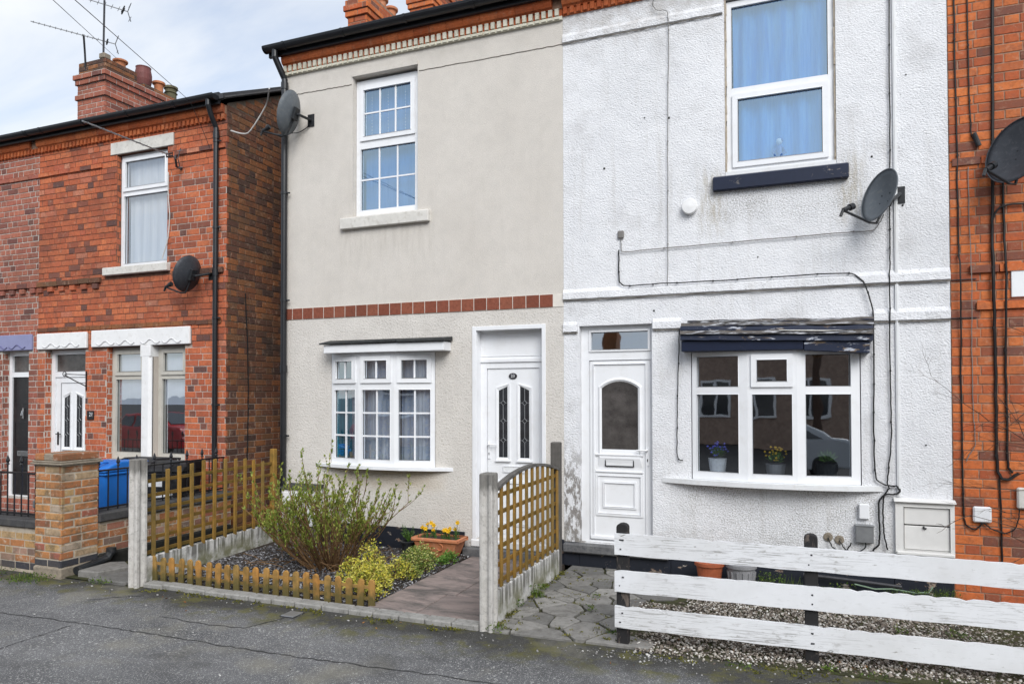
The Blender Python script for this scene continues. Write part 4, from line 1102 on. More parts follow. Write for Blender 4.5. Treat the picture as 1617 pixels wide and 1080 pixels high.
letterbox(door, -1.925, -1.60, 1.105, 1.195, yg, 'metal_dark', 'upvc_dull')
raised_panel(door, -2.03, -1.50, 0.56, 1.03, yg); raised_panel(door, -1.95, -1.575, 0.645, 0.945, yg, w=0.020)
MB().box(-2.03, -1.50, yg - 0.020, yg, 1.04, 1.058).build('weather_bar', 'upvc', door, bevel=0.004)
MB().box(-2.09, -1.425, yg - 0.024, yg, 0.30, 0.335).build('weather_bar', 'upvc', door, bevel=0.004)
lever(door, -1.452, 1.255, yg - 0.001, -1, 'upvc')
MB().box(-2.37, -1.20, -0.09, 0.16, 0.155, 0.258).build('doorstep', 'step_stone', white, bevel=0.015)
m = MB(); m.box(WX0, -2.196, -0.03, -0.0005, 0.0, 0.262); m.box(-1.195, 0.90, -0.025, -0.0005, 0.0, 0.235); m.box(-2.195, -1.196, -0.03, -0.0005, 0.0, 0.154); m.box(0.9005, WX1, -0.025, -0.0005, 0, 0.36)
m.build('plinth', 'plinth_paint', white, bevel=0.006)
m = MB(); r = random.Random(9)
for x, z in ((.93, 3.85), (1.01, 3.70), (1.18, 1.42), (-1.19, 4.86), (1.05, 4.95), (.75, 4.20), (-1.9, 4.4), (-1.45, 4.9), (-1.36, 2.80), (.90, 3.48), (-.3, 3.3)): m.tube([(x, -.006, z), (x, .003, z)], r.uniform(.007, .013), 7)
m.build('plug_holes', 'dirt_black', white, kind='stuff')
# vent, meter cabinet and boxes on the wall
v = MB(); v.T = Matrix.Translation((-0.975, 0, 3.876)) @ Matrix.Rotation(R(90), 4, 'X'); v.lathe([(0.080, -0.002), (0.080, 0.05), (0.074, 0.06), (0.0, 0.068)], (0, 0, 0), 24)
v.build('wall_vent', 'white_stone_paint', white)
cb = MB(); cb.plate(0.915, 1.40, 0.385, 0.885, [(0.985, 1.365, 0.435, 0.84)], -0.035, 0.05); cab = cb.build('meter_cabinet', 'cabinet_paint', white, bevel=0.005)
MB().hexa([(0.90, -0.07, 0.884), (1.41, -0.07, 0.884), (1.41, -.001, 0.884), (0.90, -.001, 0.884), (0.90, -0.065, 0.90), (1.41, -0.065, 0.90), (1.41, -.001, 0.918), (0.90, -.001, 0.918)]).build('cabinet_roof', 'cabinet_paint', cab, bevel=0.004)
for z0_, z1_ in ((0.44, 0.66), (0.672, 0.836)): MB().box(0.99, 1.362, -0.018, 0.02, z0_, z1_).build('cabinet_panel', 'cabinet_paint', cab, bevel=0.005)
MB().box(0.92, 1.395, -0.06, -0.0355, 0.39, 0.42).build('cabinet_lip', 'cabinet_paint', cab, bevel=0.006)
MB().tube([(1.15, -0.02, 0.655), (1.15, -0.03, 0.648), (1.17, -0.03, 0.64)], 0.010, 6).build('cabinet_catch', 'metal_dark', cab)
bx = MB(); bx.box(0.602, 0.692, -0.05, -0.002, 0.70, 0.845); bx.build('junction_box', 'upvc', white, bevel=0.008)
bx = MB(); bx.box(0.572, 0.728, -0.06, -0.002, 0.475, 0.638); jb = bx.build('junction_box', 'metal_grey', white, bevel=0.006)
MB().box(0.568, 0.732, -0.066, -0.001, 0.630, 0.646).build('box_lid', 'metal_grey', jb, bevel=0.003)
bx = MB(); bx.box(-1.75, -1.68, -0.03, -0.002, 3.605, 3.69); bx.build('junction_box', 'cable_grey', white, bevel=0.01)
for x, z in ((0.33, 0.50), (0.43, 0.48)):
    v = MB(); v.T = Matrix.Translation((x, 0, z)) @ Matrix.Rotation(R(90), 4, 'X'); v.lathe([(0.045, -0.002), (0.042, 0.010), (0.022, 0.013), (0.0, 0.006)], (0, 0, 0), 12); v.build('mortar_patch', 'cap_stone', white)
m = MB(); m.box(0.935, 0.965, -0.018, -0.001, 0.93, 6.25); m.box(0.9445, 0.9555, -0.0215, -0.0185, 0.93, 6.25); m.build('cable_duct', 'upvc_dull', white, bevel=0.003)
# ================================================================== brick house number 21 and its neighbour
NX0, NX1 = -11.03, -7.245
n21 = thing('terraced_house', 'red brick end house numbered 21 with white wavy lintels and a white door', 'house', (-9.1, 0, 0))
N_UW = (-9.335, -8.335, 3.80, 5.49); N_DOOR = (-10.86, -9.97, 0.28, 2.61); N_W1 = (-9.52, -8.79, 0.95, 2.62); N_W2 = (-8.60, -7.98, 0.95, 2.62)
N_OP = [N_UW, N_DOOR, N_W1, N_W2]
m = MB(); m.plate(NX0, NX1, 0.0, 5.72, N_OP, 0.0, 0.16, outer=False); m.build('front_wall', 'mortar_red', n21)
m = MB(); m.add([(NX1, 0.0, 0), (NX1, 8, 0), (NX1, 8, 5.95), (NX1, 4, 7.93), (NX1, -0.0, 5.95)], [(0, 1, 2, 3, 4)])
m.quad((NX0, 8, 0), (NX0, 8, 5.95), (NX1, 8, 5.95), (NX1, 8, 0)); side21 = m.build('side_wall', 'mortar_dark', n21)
MB().box(NX0, NX1 - .05, 0.3, 7.9, 0.02, 0.1).build('floor_slab', 'room_dark', n21)
room(n21, -9.9, -7.6, 3.4, 5.7, 0.165); room(n21, -9.75, -7.6, 0.4, 2.62, 0.165, 3.0, 'room_wall')
roof(n21, NX0 + .002, NX1 + 0.05, 5.965, 7.945, ye=-0.13)
gutter(n21, NX0 + 0.002, NX1 - 0.03, 6.00, y=-0.19, r=0.06)
eaves_course(n21, NX0, NX1 - .01, 5.795, 5.715, roll_h=0.125, roll_d=0.075, dent_h=0.07)
CO = 0.0885; H_ = CO - 0.0095
blk = N_OP + [(-9.46, -8.21, 5.485, 5.68), (-9.56, -8.27, 3.675, 3.81), (-11.03, -9.91, 2.61, 2.83), (-9.83, -7.86, 2.615, 2.84), (-8.80, -8.59, 0.9, 2.62)]
lst = lay(NX0 + .004, NX1 + .006, 0.01, 5.78, CO, 0.232, H_, 0.0095, blk, 'random')
place_bricks(lst, n21, 'brick_red', H_, limit=240, seen=lambda b: b[1] > 0.9 and not (-7.42 < b[0] < -7.35))
lst = lay(0.0, 1.75, 0.01, 5.95, CO, 0.232, H_, 0.0095, [], 'flemish')
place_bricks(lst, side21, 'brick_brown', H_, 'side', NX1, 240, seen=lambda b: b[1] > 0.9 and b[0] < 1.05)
m = MB()                                                        # bricks following the verge
lst = []
for k in range(6):
    z = 5.95 + k * CO; lst += [(u, zz, L) for u, zz, L in lay(max(0.0, (z + CO - 5.95) / 0.495), 1.9, z, z + CO * .9, CO, 0.232, H_, 0.0095)]
for u, z, L in lst:
    me = brick_mesh(L, H_, 'brick_brown'); m.add([(NX1 - v.co.y, u + v.co.x, z + v.co.z) for v in me.vertices], [tuple(p.vertices) for p in me.polygons])
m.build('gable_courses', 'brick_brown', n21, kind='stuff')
# bricks on the cheeks of the openings
def cheeks(house, op, mat, d=0.095):
    l = lay(0.002, d, op[2] + .002, op[3] - .01, CO, 0.108, H_, 0.010, [], 'flemish'); place_bricks(l, house, mat, H_, 'side', op[0] - .004, 0)
cheeks(n21, N_UW, 'brick_red', .065); cheeks(n21, N_DOOR, 'brick_red', .105); cheeks(n21, N_W1, 'brick_red')
# projecting courses
def proj_course(house, x0, x1, z, proud, h, L, mat, gap=0.010, name='course_brick', skip=None):
    m = MB(); m.box(0, L - gap, -proud, 0.01, 0, h); me = m.mesh(name, [mat]); x = x0; i = 0
    while x + L <= x1 + 0.05:
        if not skip or not skip(x, i): link(name, me, house, (x, 0, z + rng.uniform(-.003, .003)))
        x += L; i += 1
proj_course(n21, NX0 + .01, -9.58, 3.60, 0.045, 0.072, 0.232, 'brick_brown')
proj_course(n21, NX0 + .01, -9.58, 3.515, 0.040, 0.072, 0.122, 'brick_red', name='header_brick', skip=lambda x, i: i % 2)
proj_course(n21, -8.20, NX1 - .05, 3.60, 0.045, 0.072, 0.232, 'brick_brown')
proj_course(n21, NX0 + .01, -9.50, 5.335, 0.028, 0.060, 0.232, 'brick_red'); proj_course(n21, -8.18, NX1 - .02, 5.335, 0.028, 0.060, 0.232, 'brick_red')
proj_course(n21, NX0 + .01, NX1 - .02, 2.895, 0.022, 0.060, 0.232, 'brick_brown')
# stone pieces and lintels
MB().box(-9.455, -8.215, -0.022, 0.05, 5.492, 5.672).build('lintel', 'sill_stone', n21, bevel=0.004)
MB().box(-9.555, -8.275, -0.07, 0.12, 3.685, 3.80).build('window_sill', 'sill_stone', n21, bevel=0.008)
def wave_lintel(house, x0, x1, z0, z1, mat, rel, waves, name='lintel'):
    l = MB().box(x0, x1, -0.035, 0.05, z0, z1).build(name, mat, house, bevel=0.008)
    for a, b in waves:
        n = 24; pts = []
        for i in range(n + 1):
            t = i / n; pts.append((a + (b - a) * t, -0.038, z0 + 0.055 + 0.030 * math.sin(2 * math.pi * (t * 1.5 + 0.5))))
        MB().tube(pts, 0.008, 6).build('wave_moulding', rel, l)
    return l
wave_lintel(n21, -11.015, -9.92, 2.618, 2.865, 'white_stone_paint', 'white_relief_shade', [(-10.88, -10.48), (-10.44, -10.06)])
wave_lintel(n21, -9.815, -7.872, 2.625, 2.875, 'white_stone_paint', 'white_relief_shade', [(-9.70, -9.32), (-9.28, -8.92), (-8.80, -8.42), (-8.38, -8.02)])
m = MB(); m.prism([(-8.795, 0.02), (-8.795, -0.015), (-8.765, -0.045), (-8.630, -0.045), (-8.600, -0.015), (-8.600, 0.02)], 'z', 0.92, 2.46); m.box(-8.797, -8.598, -0.045, 0.16, 2.4605, 2.6245); m.box(-8.797, -8.598, -0.045, 0.16, 0.88, 0.9195); m.box(-8.794, -8.601, 0.02, 0.16, 0.92, 2.46)
m.build('window_pillar', 'white_stone_paint', n21, bevel=0.006)
MB().box(-9.62, -7.90, -0.06, 0.10, 0.86, 0.945).build('window_sill', 'white_stone_paint', n21, bevel=0.01)
wy = 0.10
for a, b in ((-9.518, -8.798), (-8.597, -7.983)):
    window(n21, a, b, 0.955, 2.615, wy, [(a + 0.075, b - 0.075, 2.21, 2.56, True, 0, 0), (a + 0.075, b - 0.075, 1.06, 2.14, False, 0, 0)], 'stone_frame', 'glass', sash_mat='stone_frame')
window(n21, -9.33, -8.34, 3.805, 5.485, 0.07, [(-9.275, -8.395, 4.955, 5.43, True, 0, 0), (-9.275, -8.395, 3.865, 4.875, False, 0, 0)], 'upvc', 'glass_clear')
# door of number 21
dy = 0.11
m = MB(); m.plate(-10.858, -9.972, 0.282, 2.608, [(-10.775, -10.055, 0.32, 2.19), (-10.775, -10.055, 2.275, 2.54)], dy, dy + 0.06); m.build('door_frame', 'upvc', n21, bevel=0.005)
MB().quad((-10.775, dy + .03, 2.275), (-10.055, dy + .03, 2.275), (-10.055, dy + .03, 2.54), (-10.775, dy + .03, 2.54)).build('fanlight_pane', 'glass_frosted', n21)
door = MB().box(-10.772, -10.058, dy + 0.012, dy + 0.05, 0.323, 2.187).build('door', 'upvc', n21, bevel=0.005)
bm_ = MB(); bar_frame(bm_, -10.66, -10.10, 0.36, 2.10, 0.010, dy + 0.007, dy + 0.014); bm_.build('panel_groove', 'metal_grey', door)
glazed_strip(door, -10.575, -10.455, 1.10, 1.86, 1.92, dy + 0.010); glazed_strip(door, -10.305, -10.185, 1.10, 1.92, 1.86, dy + 0.010)
letterbox(door, -10.52, -10.26, 0.93, 1.01, dy + 0.012, 'black_paint', 'black_paint')
lever(door, -10.715, 1.26, dy + 0.012, 1, 'black_paint')
MB().box(-10.95, -9.90, -0.12, 0.15, 0.16, 0.275).build('doorstep', 'step_stone', n21, bevel=0.01)
pl = MB(); pl.box(-9.905, -9.765, -0.022, -0.006, 1.535, 1.67); plq = pl.build('number_plaque', 'black_paint', n21, bevel=0.004)
text('21', 0.085, (-9.815, -0.024, 1.612), 'sticker_white', plq)
pipe(n21, [(-7.40, -0.19, 5.95), (-7.40, -0.19, 5.88), (-7.395, -0.13, 5.74), (-7.385, -0.055, 5.60), (-7.385, -0.055, 0.1)], 0.036, (5.40, 4.20, 2.95, 1.75), 0.0, sockets=(5.45, 3.55))
MB().tube([(NX1 - .25, -0.10, 5.93), (NX1 + 0.05, -0.10, 5.985), (NX1 + 0.06, 0.9, 6.47), (NX1 + 0.06, 4.0, 8.0)], 0.022, 6).build('verge_mortar', 'coping_dark', n21)
ch = chimney(n21, -11.36, -10.70, 0.87, 2.62, 6.35, 7.38, 'brick_dusky', 'mortar_pale', [(6.952, 0.03), (7.21, 0.03), (7.296, 0.055)])
chs = chimney(n21, -11.35, -10.71, 0.88, 1.50, 7.384, 7.60, 'brick_brown', 'mortar_dark', [], course=0.073, name='chimney_head')
MB().box(-11.30, -10.76, 1.53, 2.60, 7.36, 7.43).build('flaunching', 'cap_stone', ch, bevel=0.03)
chimney(n21, -11.25, -10.78, 1.70, 2.60, 7.432, 7.51, 'brick_brown', 'mortar_dark', [], course=0.073, name='chimney_step')
pot_on(ch, -11.0, 1.40, 7.58, 0.125, 0.24, 'terracotta')
pot_on(ch, -11.0, 1.88, 7.52, 0.145, 0.38, 'pot_purple', [(0.10, 0), (0.125, 0.05), (0.145, 0.15), (0.145, 0.25), (0.125, 0.35), (0.132, 0.38), (0.09, 0.38), (0.085, 0.2)])
pot_on(ch, -11.0, 2.22, 7.48, 0.115, 0.29, 'terracotta')
pot_on(ch, -11.0, 2.50, 7.50, 0.12, 0.29, 'pot_olive', [(0.10, 0), (0.10, 0.16), (0.12, 0.17), (0.10, 0.19), (0.10, 0.24), (0.125, 0.25), (0.125, 0.29), (0.08, 0.29), (0.075, 0.1)])
MB().box(-10.86, -10.73, 0.87, 1.0, 7.603, 7.69).build('chimney_block', 'cap_stone', ch, bevel=0.01)

LX0, LX1 = -15.0, -11.032
nl = thing('terraced_house', 'pale-jointed brick house with a black door under a lavender lintel', 'house', (-13, 0, 0))
L_DOOR = (-11.86, -11.235, 0.28, 2.61); L_UW = (-13.9, -12.9, 3.8, 5.49); L_W = (-13.9, -12.5, 0.95, 2.61)
m = MB(); m.plate(LX0, LX1, 0.0, 5.72, [L_DOOR, L_UW, L_W], 0.0, 0.16, outer=False); m.build('front_wall', 'mortar_pale', nl)
shell(nl, LX0, LX1, 5.95, 7.93, 'mortar_pale', right=False)
room(nl, -14.5, -12.0, 3.4, 5.7, 0.165); room(nl, -14.5, -12.0, 0.4, 2.62, 0.165, 3.0)
roof(nl, LX0, LX1, 5.965, 7.945, ye=-0.13)
gutter(nl, LX0, LX1, 6.00, y=-0.19, r=0.06, stop=False)
eaves_course(nl, -13.4, LX1, 5.795, 5.715, roll_h=0.125, roll_d=0.075, dent_h=0.07)
lst = lay(-12.7, LX1 - .003, 0.01, 5.78, CO, 0.232, H_, 0.0125, [L_DOOR, (-12.25, -11.13, 2.61, 2.83), (-13.9, -12.5, 0.95, 2.9)], 'random')
place_bricks(lst, nl, 'brick_dusky', H_ - .003, limit=235, seen=lambda b: b[1] > 0.9 and b[0] + b[2] > -11.97)
cheeks(nl, L_DOOR, 'brick_dusky', .105)
proj_course(nl, -12.4, LX1 - .01, 3.60, 0.045, 0.072, 0.232, 'brick_dusky'); proj_course(nl, -12.4, LX1 - .01, 3.515, 0.040, 0.072, 0.122, 'brick_dusky', name='header_brick', skip=lambda x, i: i % 2)
proj_course(nl, -12.4, LX1 - .01, 5.335, 0.028, 0.060, 0.232, 'brick_dusky')
wave_lintel(nl, -12.25, -11.137, 2.618, 2.868, 'lavender_paint', 'lavender_relief_shade', [(-12.1, -11.70), (-11.66, -11.27)])
window(nl, -13.9, -12.9, 3.8, 5.49, 0.07, [(-13.84, -12.96, 4.95, 5.43, True, 0, 0), (-13.84, -12.96, 3.86, 4.88, False, 0, 0)], 'upvc', 'glass_bright')
window(nl, -13.9, -12.5, 0.95, 2.61, 0.09, [(-13.84, -13.24, 1.0, 2.55, False, 0, 0), (-13.16, -12.56, 1.0, 2.55, False, 0, 0)], 'upvc', 'glass')
m = MB(); m.plate(-11.858, -11.237, 0.282, 2.608, [(-11.785, -11.255, 0.30, 2.20), (-11.785, -11.255, 2.28, 2.54)], dy, dy + 0.06); m.build('door_frame', 'upvc', nl, bevel=0.005)
MB().quad((-11.785, dy + .03, 2.28), (-11.255, dy + .03, 2.28), (-11.255, dy + .03, 2.54), (-11.785, dy + .03, 2.54)).build('fanlight_pane', 'glass_frosted', nl)
bd = MB().box(-11.782, -11.258, dy + 0.012, dy + 0.05, 0.303, 2.197).build('door', 'black_paint', nl, bevel=0.005, kind=None)
kn = MB(); kn.box(-11.535, -11.495, dy - 0.01, dy + 0.011, 1.53, 1.70); kn.tube([(-11.53, dy - .012, 1.66), (-11.53, dy - .03, 1.58), (-11.50, dy - .03, 1.58), (-11.50, dy - .012, 1.66)], 0.008, 6); kn.build('knocker', 'chrome', bd, bevel=0.003)
letterbox(bd, -11.65, -11.38, 0.93, 1.01, dy + 0.012, 'metal_grey', 'chrome')
for z in (1.25, 0.5, 1.95):
    pm = MB(); bar_frame(pm, -11.73, -11.31, z - .18, z + .22, 0.012, dy + .006, dy + .013); pm.build('panel_moulding', 'black_paint', bd)

# ================================================================== the orange brick house beside the white one
RX0, RX1 = 1.396, 5.3
nr = thing('terraced_house', 'orange brick house hung with black cables beside the white roughcast house', 'house', (3.3, 0, 0))
R_UW = (2.5, 3.5, 3.9, 5.6); R_W = (2.6, 3.9, 1.0, 2.5); R_D = (4.2, 5.0, 0.2, 2.5)
m = MB(); m.plate(RX0, RX1, 0.0, 6.36, [R_UW, R_W, R_D], 0.0, 0.16, outer=False); m.build('front_wall', 'mortar_warm', nr)
shell(nr, RX0, RX1, 6.40, 8.42, 'mortar_warm', left=False)
room(nr, 1.8, 4.1, 3.4, 6.2, 0.165); room(nr, 1.8, 4.1, 0.3, 2.6, 0.165)
roof(nr, RX0 + .002, RX1, 6.46, 8.48); gutter(nr, RX0, RX1, 6.477, stop=False); 
CR, HR = 0.0865, 0.0765
lst = lay(RX0 + .003, 2.48, 0.0, 6.20, CR, 0.232, HR, 0.010, [], 'flemish')
place_bricks(lst, nr, 'brick_orange', HR, limit=285, proud=0.005, seen=lambda b: b[0] < 2.0 and 0.3 < b[1] < 5.6)
lst = lay(2.49, RX1, 0.0, 6.20, CR, 0.232, HR, 0.010, [R_UW, R_W, R_D], 'flemish')
place_bricks(lst, nr, 'brick_orange', HR, limit=0, proud=0.005)
eaves_course(nr, RX0 + .004, RX1, 6.272, 6.20)
proj_course(nr, 1.55, 2.5, 3.015, 0.030, 0.068, 0.232, 'brick_orange'); proj_course(nr, 1.60, 2.5, 2.675, 0.030, 0.068, 0.232, 'brick_orange'); proj_course(nr, 1.42, 2.5, 4.02, 0.020, 0.068, 0.232, 'brick_orange')
m = MB(); m.box(RX0 + .002, 1.60, -0.016, -0.006, 2.955, 2.962); m.box(RX0 + .002, 1.60, -0.016, -0.006, 2.600, 2.607); m.build('course_ledge', 'metal_dark', nr)
for o in ((R_UW, 'glass_bright'), (R_W, 'glass')):
    a, b, c, d = o[0]; mid = (a + b) / 2
    window(nr, a + .005, b - .005, c + .005, d - .005, 0.07, [(a + .07, mid - .03, c + .07, d - .07, False, 0, 0), (mid + .03, b - .07, c + .07, d - .07, True, 0, 0)], 'upvc', o[1])
    MB().box(a - .1, b + .1, -.06, .1, c - .13, c - .002).build('window_sill', 'sill_stone', nr, bevel=.008); MB().box(a - .1, b + .1, -.02, .05, d + .002, d + .2).build('lintel', 'sill_stone', nr, bevel=.006)
MB().box(4.205, 4.995, 0.09, 0.14, 0.205, 2.495).build('door', 'upvc', nr, bevel=.006)
bx = MB(); bx.box(1.545, 1.69, -0.045, -0.006, 0.728, 0.872); bx.build('junction_box', 'upvc', nr, bevel=0.012)
bx = MB(); bx.box(1.885, 2.05, -0.05, -0.006, 0.87, 1.06); bx.build('junction_box', 'sill_stone', nr, bevel=0.012)
wp = MB(); wp.box(1.868, 2.25, -0.022, -0.006, 2.775, 3.018); wp.build('wall_plate', 'upvc', nr, bevel=0.004)

# ================================================================== street edge: pillar, garden walls, railings
pil = thing('brick_pillar', 'buff brick gate pillar with a tile-edged cap and a blue brick foot', 'pillar', (-7.3, -2.24, 0))
px0, px1, py0, py1 = -7.50, -7.10, -2.455, -2.03
m = MB(); m.box(px0 + .006, px1 - .006, py0 + .006, py1 - .006, 0, 1.17); m.build('core', 'mortar_sandy', pil)
CP = 0.082; HP = 0.071
for k in range(13):
    z = 0.10 + k * CP; mt = 'brick_blue' if k == 0 else 'brick_buff'
    for face in 'fr':
        a, b = (px0, px1) if face == 'f' else (py0, py1)
        L1 = 0.235 if (k + (face == 'r')) % 2 else 0.155
        cuts = [a, a + L1, b] if k != 0 else [a, (a + b) / 2, b]
        if k % 5 == 3: cuts = [a, a + 0.115, a + 0.245, b]
        for c, d in zip(cuts, cuts[1:]):
            L = d - c - (0.010 if d < b - .01 else 0.0)
            me = brick_mesh(L, HP, mt, 0.005 + rng.uniform(-.002, .003), 0.008)
            if face == 'f': link('brick', me, pil, (c, py0 + .006, z))
            else: link('brick', me, pil, (px1 - .006, c, z), (0, 0, R(90)))
    for face in 'bl':
        mb = MB(); a, b = (px0, px1) if face == 'b' else (py0, py1)
        if face == 'b': mb.box(a, b, py1 - .006, py1, z, z + HP)
        else: mb.box(px0, px0 + .006, a + .003, b - .003, z, z + HP)
        mb.build('brick', mt, pil)
MB().box(px0 - .012, px1 + .012, py0 - .012, py1 + .012, -0.05, 0.097).build('base_block', 'cap_stone', pil, bevel=0.012)
m = MB(); m.box(px0 - .035, px1 + .035, py0 - .035, py1 + .035, 1.172, 1.192); m.build('tile_creasing', 'cap_stone', pil, bevel=0.004)
m = MB(); m.box(px0 - .022, px1 + .022, py0 - .022, py1 + .022, 1.195, 1.212); m.build('tile_creasing', 'cap_stone', pil, bevel=0.004)
for i in range(3):
    x0 = px0 - .005 + i * 0.138
    MB().box(x0, x0 + 0.132, py0 - .005, py1 + .005, 1.213, 1.285).build('cap_brick', 'brick_buff' if i != 1 else 'cap_stone', pil, bevel=0.008)

def garden_wall(name, label, axis, a, b, c0, c1, zcop, cop, blue_z=None, base=None):
    """axis 'x': runs along x from a to b, thickness y c0..c1; axis 'y' the other way"""
    mid = (a + b) / 2; loc = (mid, (c0 + c1) / 2, 0) if axis == 'x' else ((c0 + c1) / 2, mid, 0)
    w = thing(name, label, 'wall', loc)
    def bx(p0, p1, q0, q1, z0, z1, nm, mt, bev=0):
        m = MB(); m.box(*((p0, p1, q0, q1) if axis == 'x' else (q0, q1, p0, p1)), z0, z1); return m.build(nm, mt, w, bevel=bev)
    bx(a, b, c0 + .006, c1 - .006, -0.05, zcop, 'core', 'mortar_sandy')
    H = 0.070; co = 0.080; z = 0.02 + (0.08 if blue_z else 0.0) + (base or 0)
    if blue_z:
        u = a
        while u < b - .03:
            L = min(0.225, b - u); me = brick_mesh(L, 0.075, 'brick_blue', 0.004, 0.005)
            link('brick', me, w, (u, c0 + .006, 0.02) if axis == 'x' else (c1 - .006, u, 0.02), None if axis == 'x' else (0, 0, R(90))); u += 0.235
    n = int((zcop - z) / co + 0.3)
    lst = lay(a + .004, b - .004, z, z + n * co - .01, co, 0.225, H, 0.010, [], 'random')
    place_bricks(lst, w, 'brick_buff', H, 'front' if axis == 'x' else 'side', (c0 + .006) if axis == 'x' else (c1 - .006), 220, 0.003)
    u = a
    while u < b - 0.05:
        e = min(u + 0.45, b); bx(u, e - .006, c0 - .03, c1 + .03, zcop + .002, zcop + cop, 'coping', 'coping_dark', 0.012); u += 0.45
    return w
garden_wall('garden_wall', 'low buff brick garden wall with dark coping along the street', 'x', -14.0, -7.505, -2.40, -2.18, 0.47, 0.09, blue_z=True)
garden_wall('garden_wall', 'low mossy brick garden wall running back from the pillar to house 21', 'y', -2.025, -0.03, -7.33, -7.11, 0.50, 0.10, base=0.14)
MB().box(-7.345, -7.095, -2.02, -0.03, -0.03, 0.155).build('wall_footing', 'dirt_black', bpy.data.objects['garden_wall.001'], bevel=0.02)

def railing(label, axis, a, b, c, zb, zt, step, finial, tall=None):
    loc = ((a + b) / 2, c, zb) if axis == 'x' else (c, (a + b) / 2, zb)
    t = thing('iron_railing', label, 'railing', loc)
    P = (lambda u, z, d=0.0: (u, c + d, z)) if axis == 'x' else (lambda u, z, d=0.0: (c + d, u, z))
    for z in (zb + .035, zt):
        m = MB()
        if axis == 'x': m.box(a, b, c - .012, c + .012, z - .010, z + .010)
        else: m.box(c - .012, c + .012, a, b, z - .010, z + .010)
        m.build('rail', 'black_paint', t)
    u = a + step * .5; i = 0
    while u < b:
        top = zt + (finial if i % 2 == 0 else 0.0)
        m = MB(); m.tube([P(u, zb), P(u, top)], 0.008, 6); br = m.build('bar', 'black_paint', t)
        if finial and i % 2 == 0:
            x, y, _ = P(u, 0)
            MB().lathe([(0.004, 0), (0.020, 0.012), (0.010, 0.03), (0.022, 0.05), (0.016, 0.075), (0.003, 0.115)], (x, y, top - 0.02), 8).build('finial', 'black_paint', br)
        u += step; i += 1
    return t
railing('black iron railing on the low wall at the street edge, left of the pillar', 'x', -14.0, -7.52, -2.29, 0.56, 1.04, 0.115, 0.10)
railing('black iron railing on the side wall between the pillar and house 21', 'y', -2.0, -0.05, -7.22, 0.60, 1.055, 0.125, 0.05)

def wheelie(name, label, x, y, body, rot=0.0, h=1.0, w=0.54, d=0.60, sticker=False, group=None):
    t = thing(name, label, 'bin', (x, y, 0), group)
    T = Matrix.Translation((x, y, 0)) @ Matrix.Rotation(rot, 4, 'Z')
    m = MB(T); a, b = w * .36, w * .5; c, e = d * .36, d * .5
    m.hexa([(-a, -c, .06), (a, -c, .06), (a, c * .8, .06), (-a, c * .8, .06), (-b, -e, h - .10), (b, -e, h - .10), (b, e, h - .10), (-b, e, h - .10)])
    bo = m.build('bin_body', body, t, bevel=0.03, segs=2)
    r_ = MB(T); bar_frame_h = [(-b - .02, -e - .02), (b + .02, -e - .02), (b + .02, e + .02), (-b - .02, e + .02)]
    r_.prism(bar_frame_h, 'z', h - .115, h - .085); r_.build('bin_rim', body, t, bevel=0.008)
    l = MB(T); l.prism([(-e - .035, h - .08), (e + .03, h - .08), (e + .03, h - .04), (e * .6, h + .035), (-e * .3, h + .045), (-e * .85, h - .005), (-e - .035, h - .045)], 'x', -b - .025, b + .025); lid = l.build('lid', body, t, bevel=0.018, segs=2)
    for s in (-1, 1):
        q = MB(T); q.tube([(s * b * .55, -e - .02, h - .05), (s * b * .55, -e - .05, h - .01), (s * b * .55 - s * .0, -e * .8, h + .035), (s * b * .55, -e * .55, h + .035)], 0.011, 6); q.build('lid_grip', body, lid)
    hd = MB(T); hd.tube([(-b * .8, e + .02, h - .06), (-b * .8, e + .08, h + .0), (b * .8, e + .08, h + .0), (b * .8, e + .02, h - .06)], 0.016, 8); hd.build('handle', body, t)
    for s in (-1, 1):
        wm = MB(T @ Matrix.Translation((s * b * .9, c * .85, 0.10)) @ Matrix.Rotation(R(90), 4, 'Y')); wm.lathe([(0.03, -.025), (0.10, -.025), (0.10, .025), (0.03, .025)], (0, 0, 0), 18); wm.build('wheel', 'black_plastic', t)
    if sticker:
        for x0, x1, z0, z1 in ((-.16, .02, .74, .82), (-.12, .14, .60, .67), (0.06, .2, .52, .56)):
            zc = (z0 + z1) / 2; f = c + (e - c) * (zc - .06) / (h - .16)
            s_ = MB(T); yy0 = -(c + (e - c) * (z0 - .06) / (h - .16)) - .004; yy1 = -(c + (e - c) * (z1 - .06) / (h - .16)) - .004
            s_.hexa([(x0, yy0 - .002, z0), (x1, yy0 - .002, z0), (x1, yy0 + .003, z0), (x0, yy0 + .003, z0), (x0, yy1 - .002, z1), (x1, yy1 - .002, z1), (x1, yy1 + .003, z1), (x0, yy1 + .003, z1)]); s_.build('sticker', 'sticker_white', bo)
    return t
wheelie('wheelie_bin', 'blue wheelie bin standing behind the railing by the brick pillar', -8.00, -1.15, 'bin_blue', 0.05, h=1.04, w=.50)
wheelie('wheelie_bin', 'black wheelie bin next to the blue bin, below the white window column', -8.12, -0.52, 'bin_black', 0.05, h=1.02)
wheelie('wheelie_bin', 'black wheelie bin with white stickers behind the trellis fence', -7.56, -0.60, 'bin_black', 0.35, h=1.0, sticker=True)
g = MB(); g.quad((-14, -2.2, 0.006), (-7.2, -2.2, 0.006), (-7.2, 0.0, 0.006), (-14, 0.0, 0.006)); struct(g.build('yard', 'step_stone'))
g = MB(); g.quad((-7.2, -2.42, 0.002), (-6.1, -2.42, 0.002), (-6.1, 8.0, 0.012), (-7.2, 8.0, 0.012)); struct(g.build('passage', 'soil_moss'))
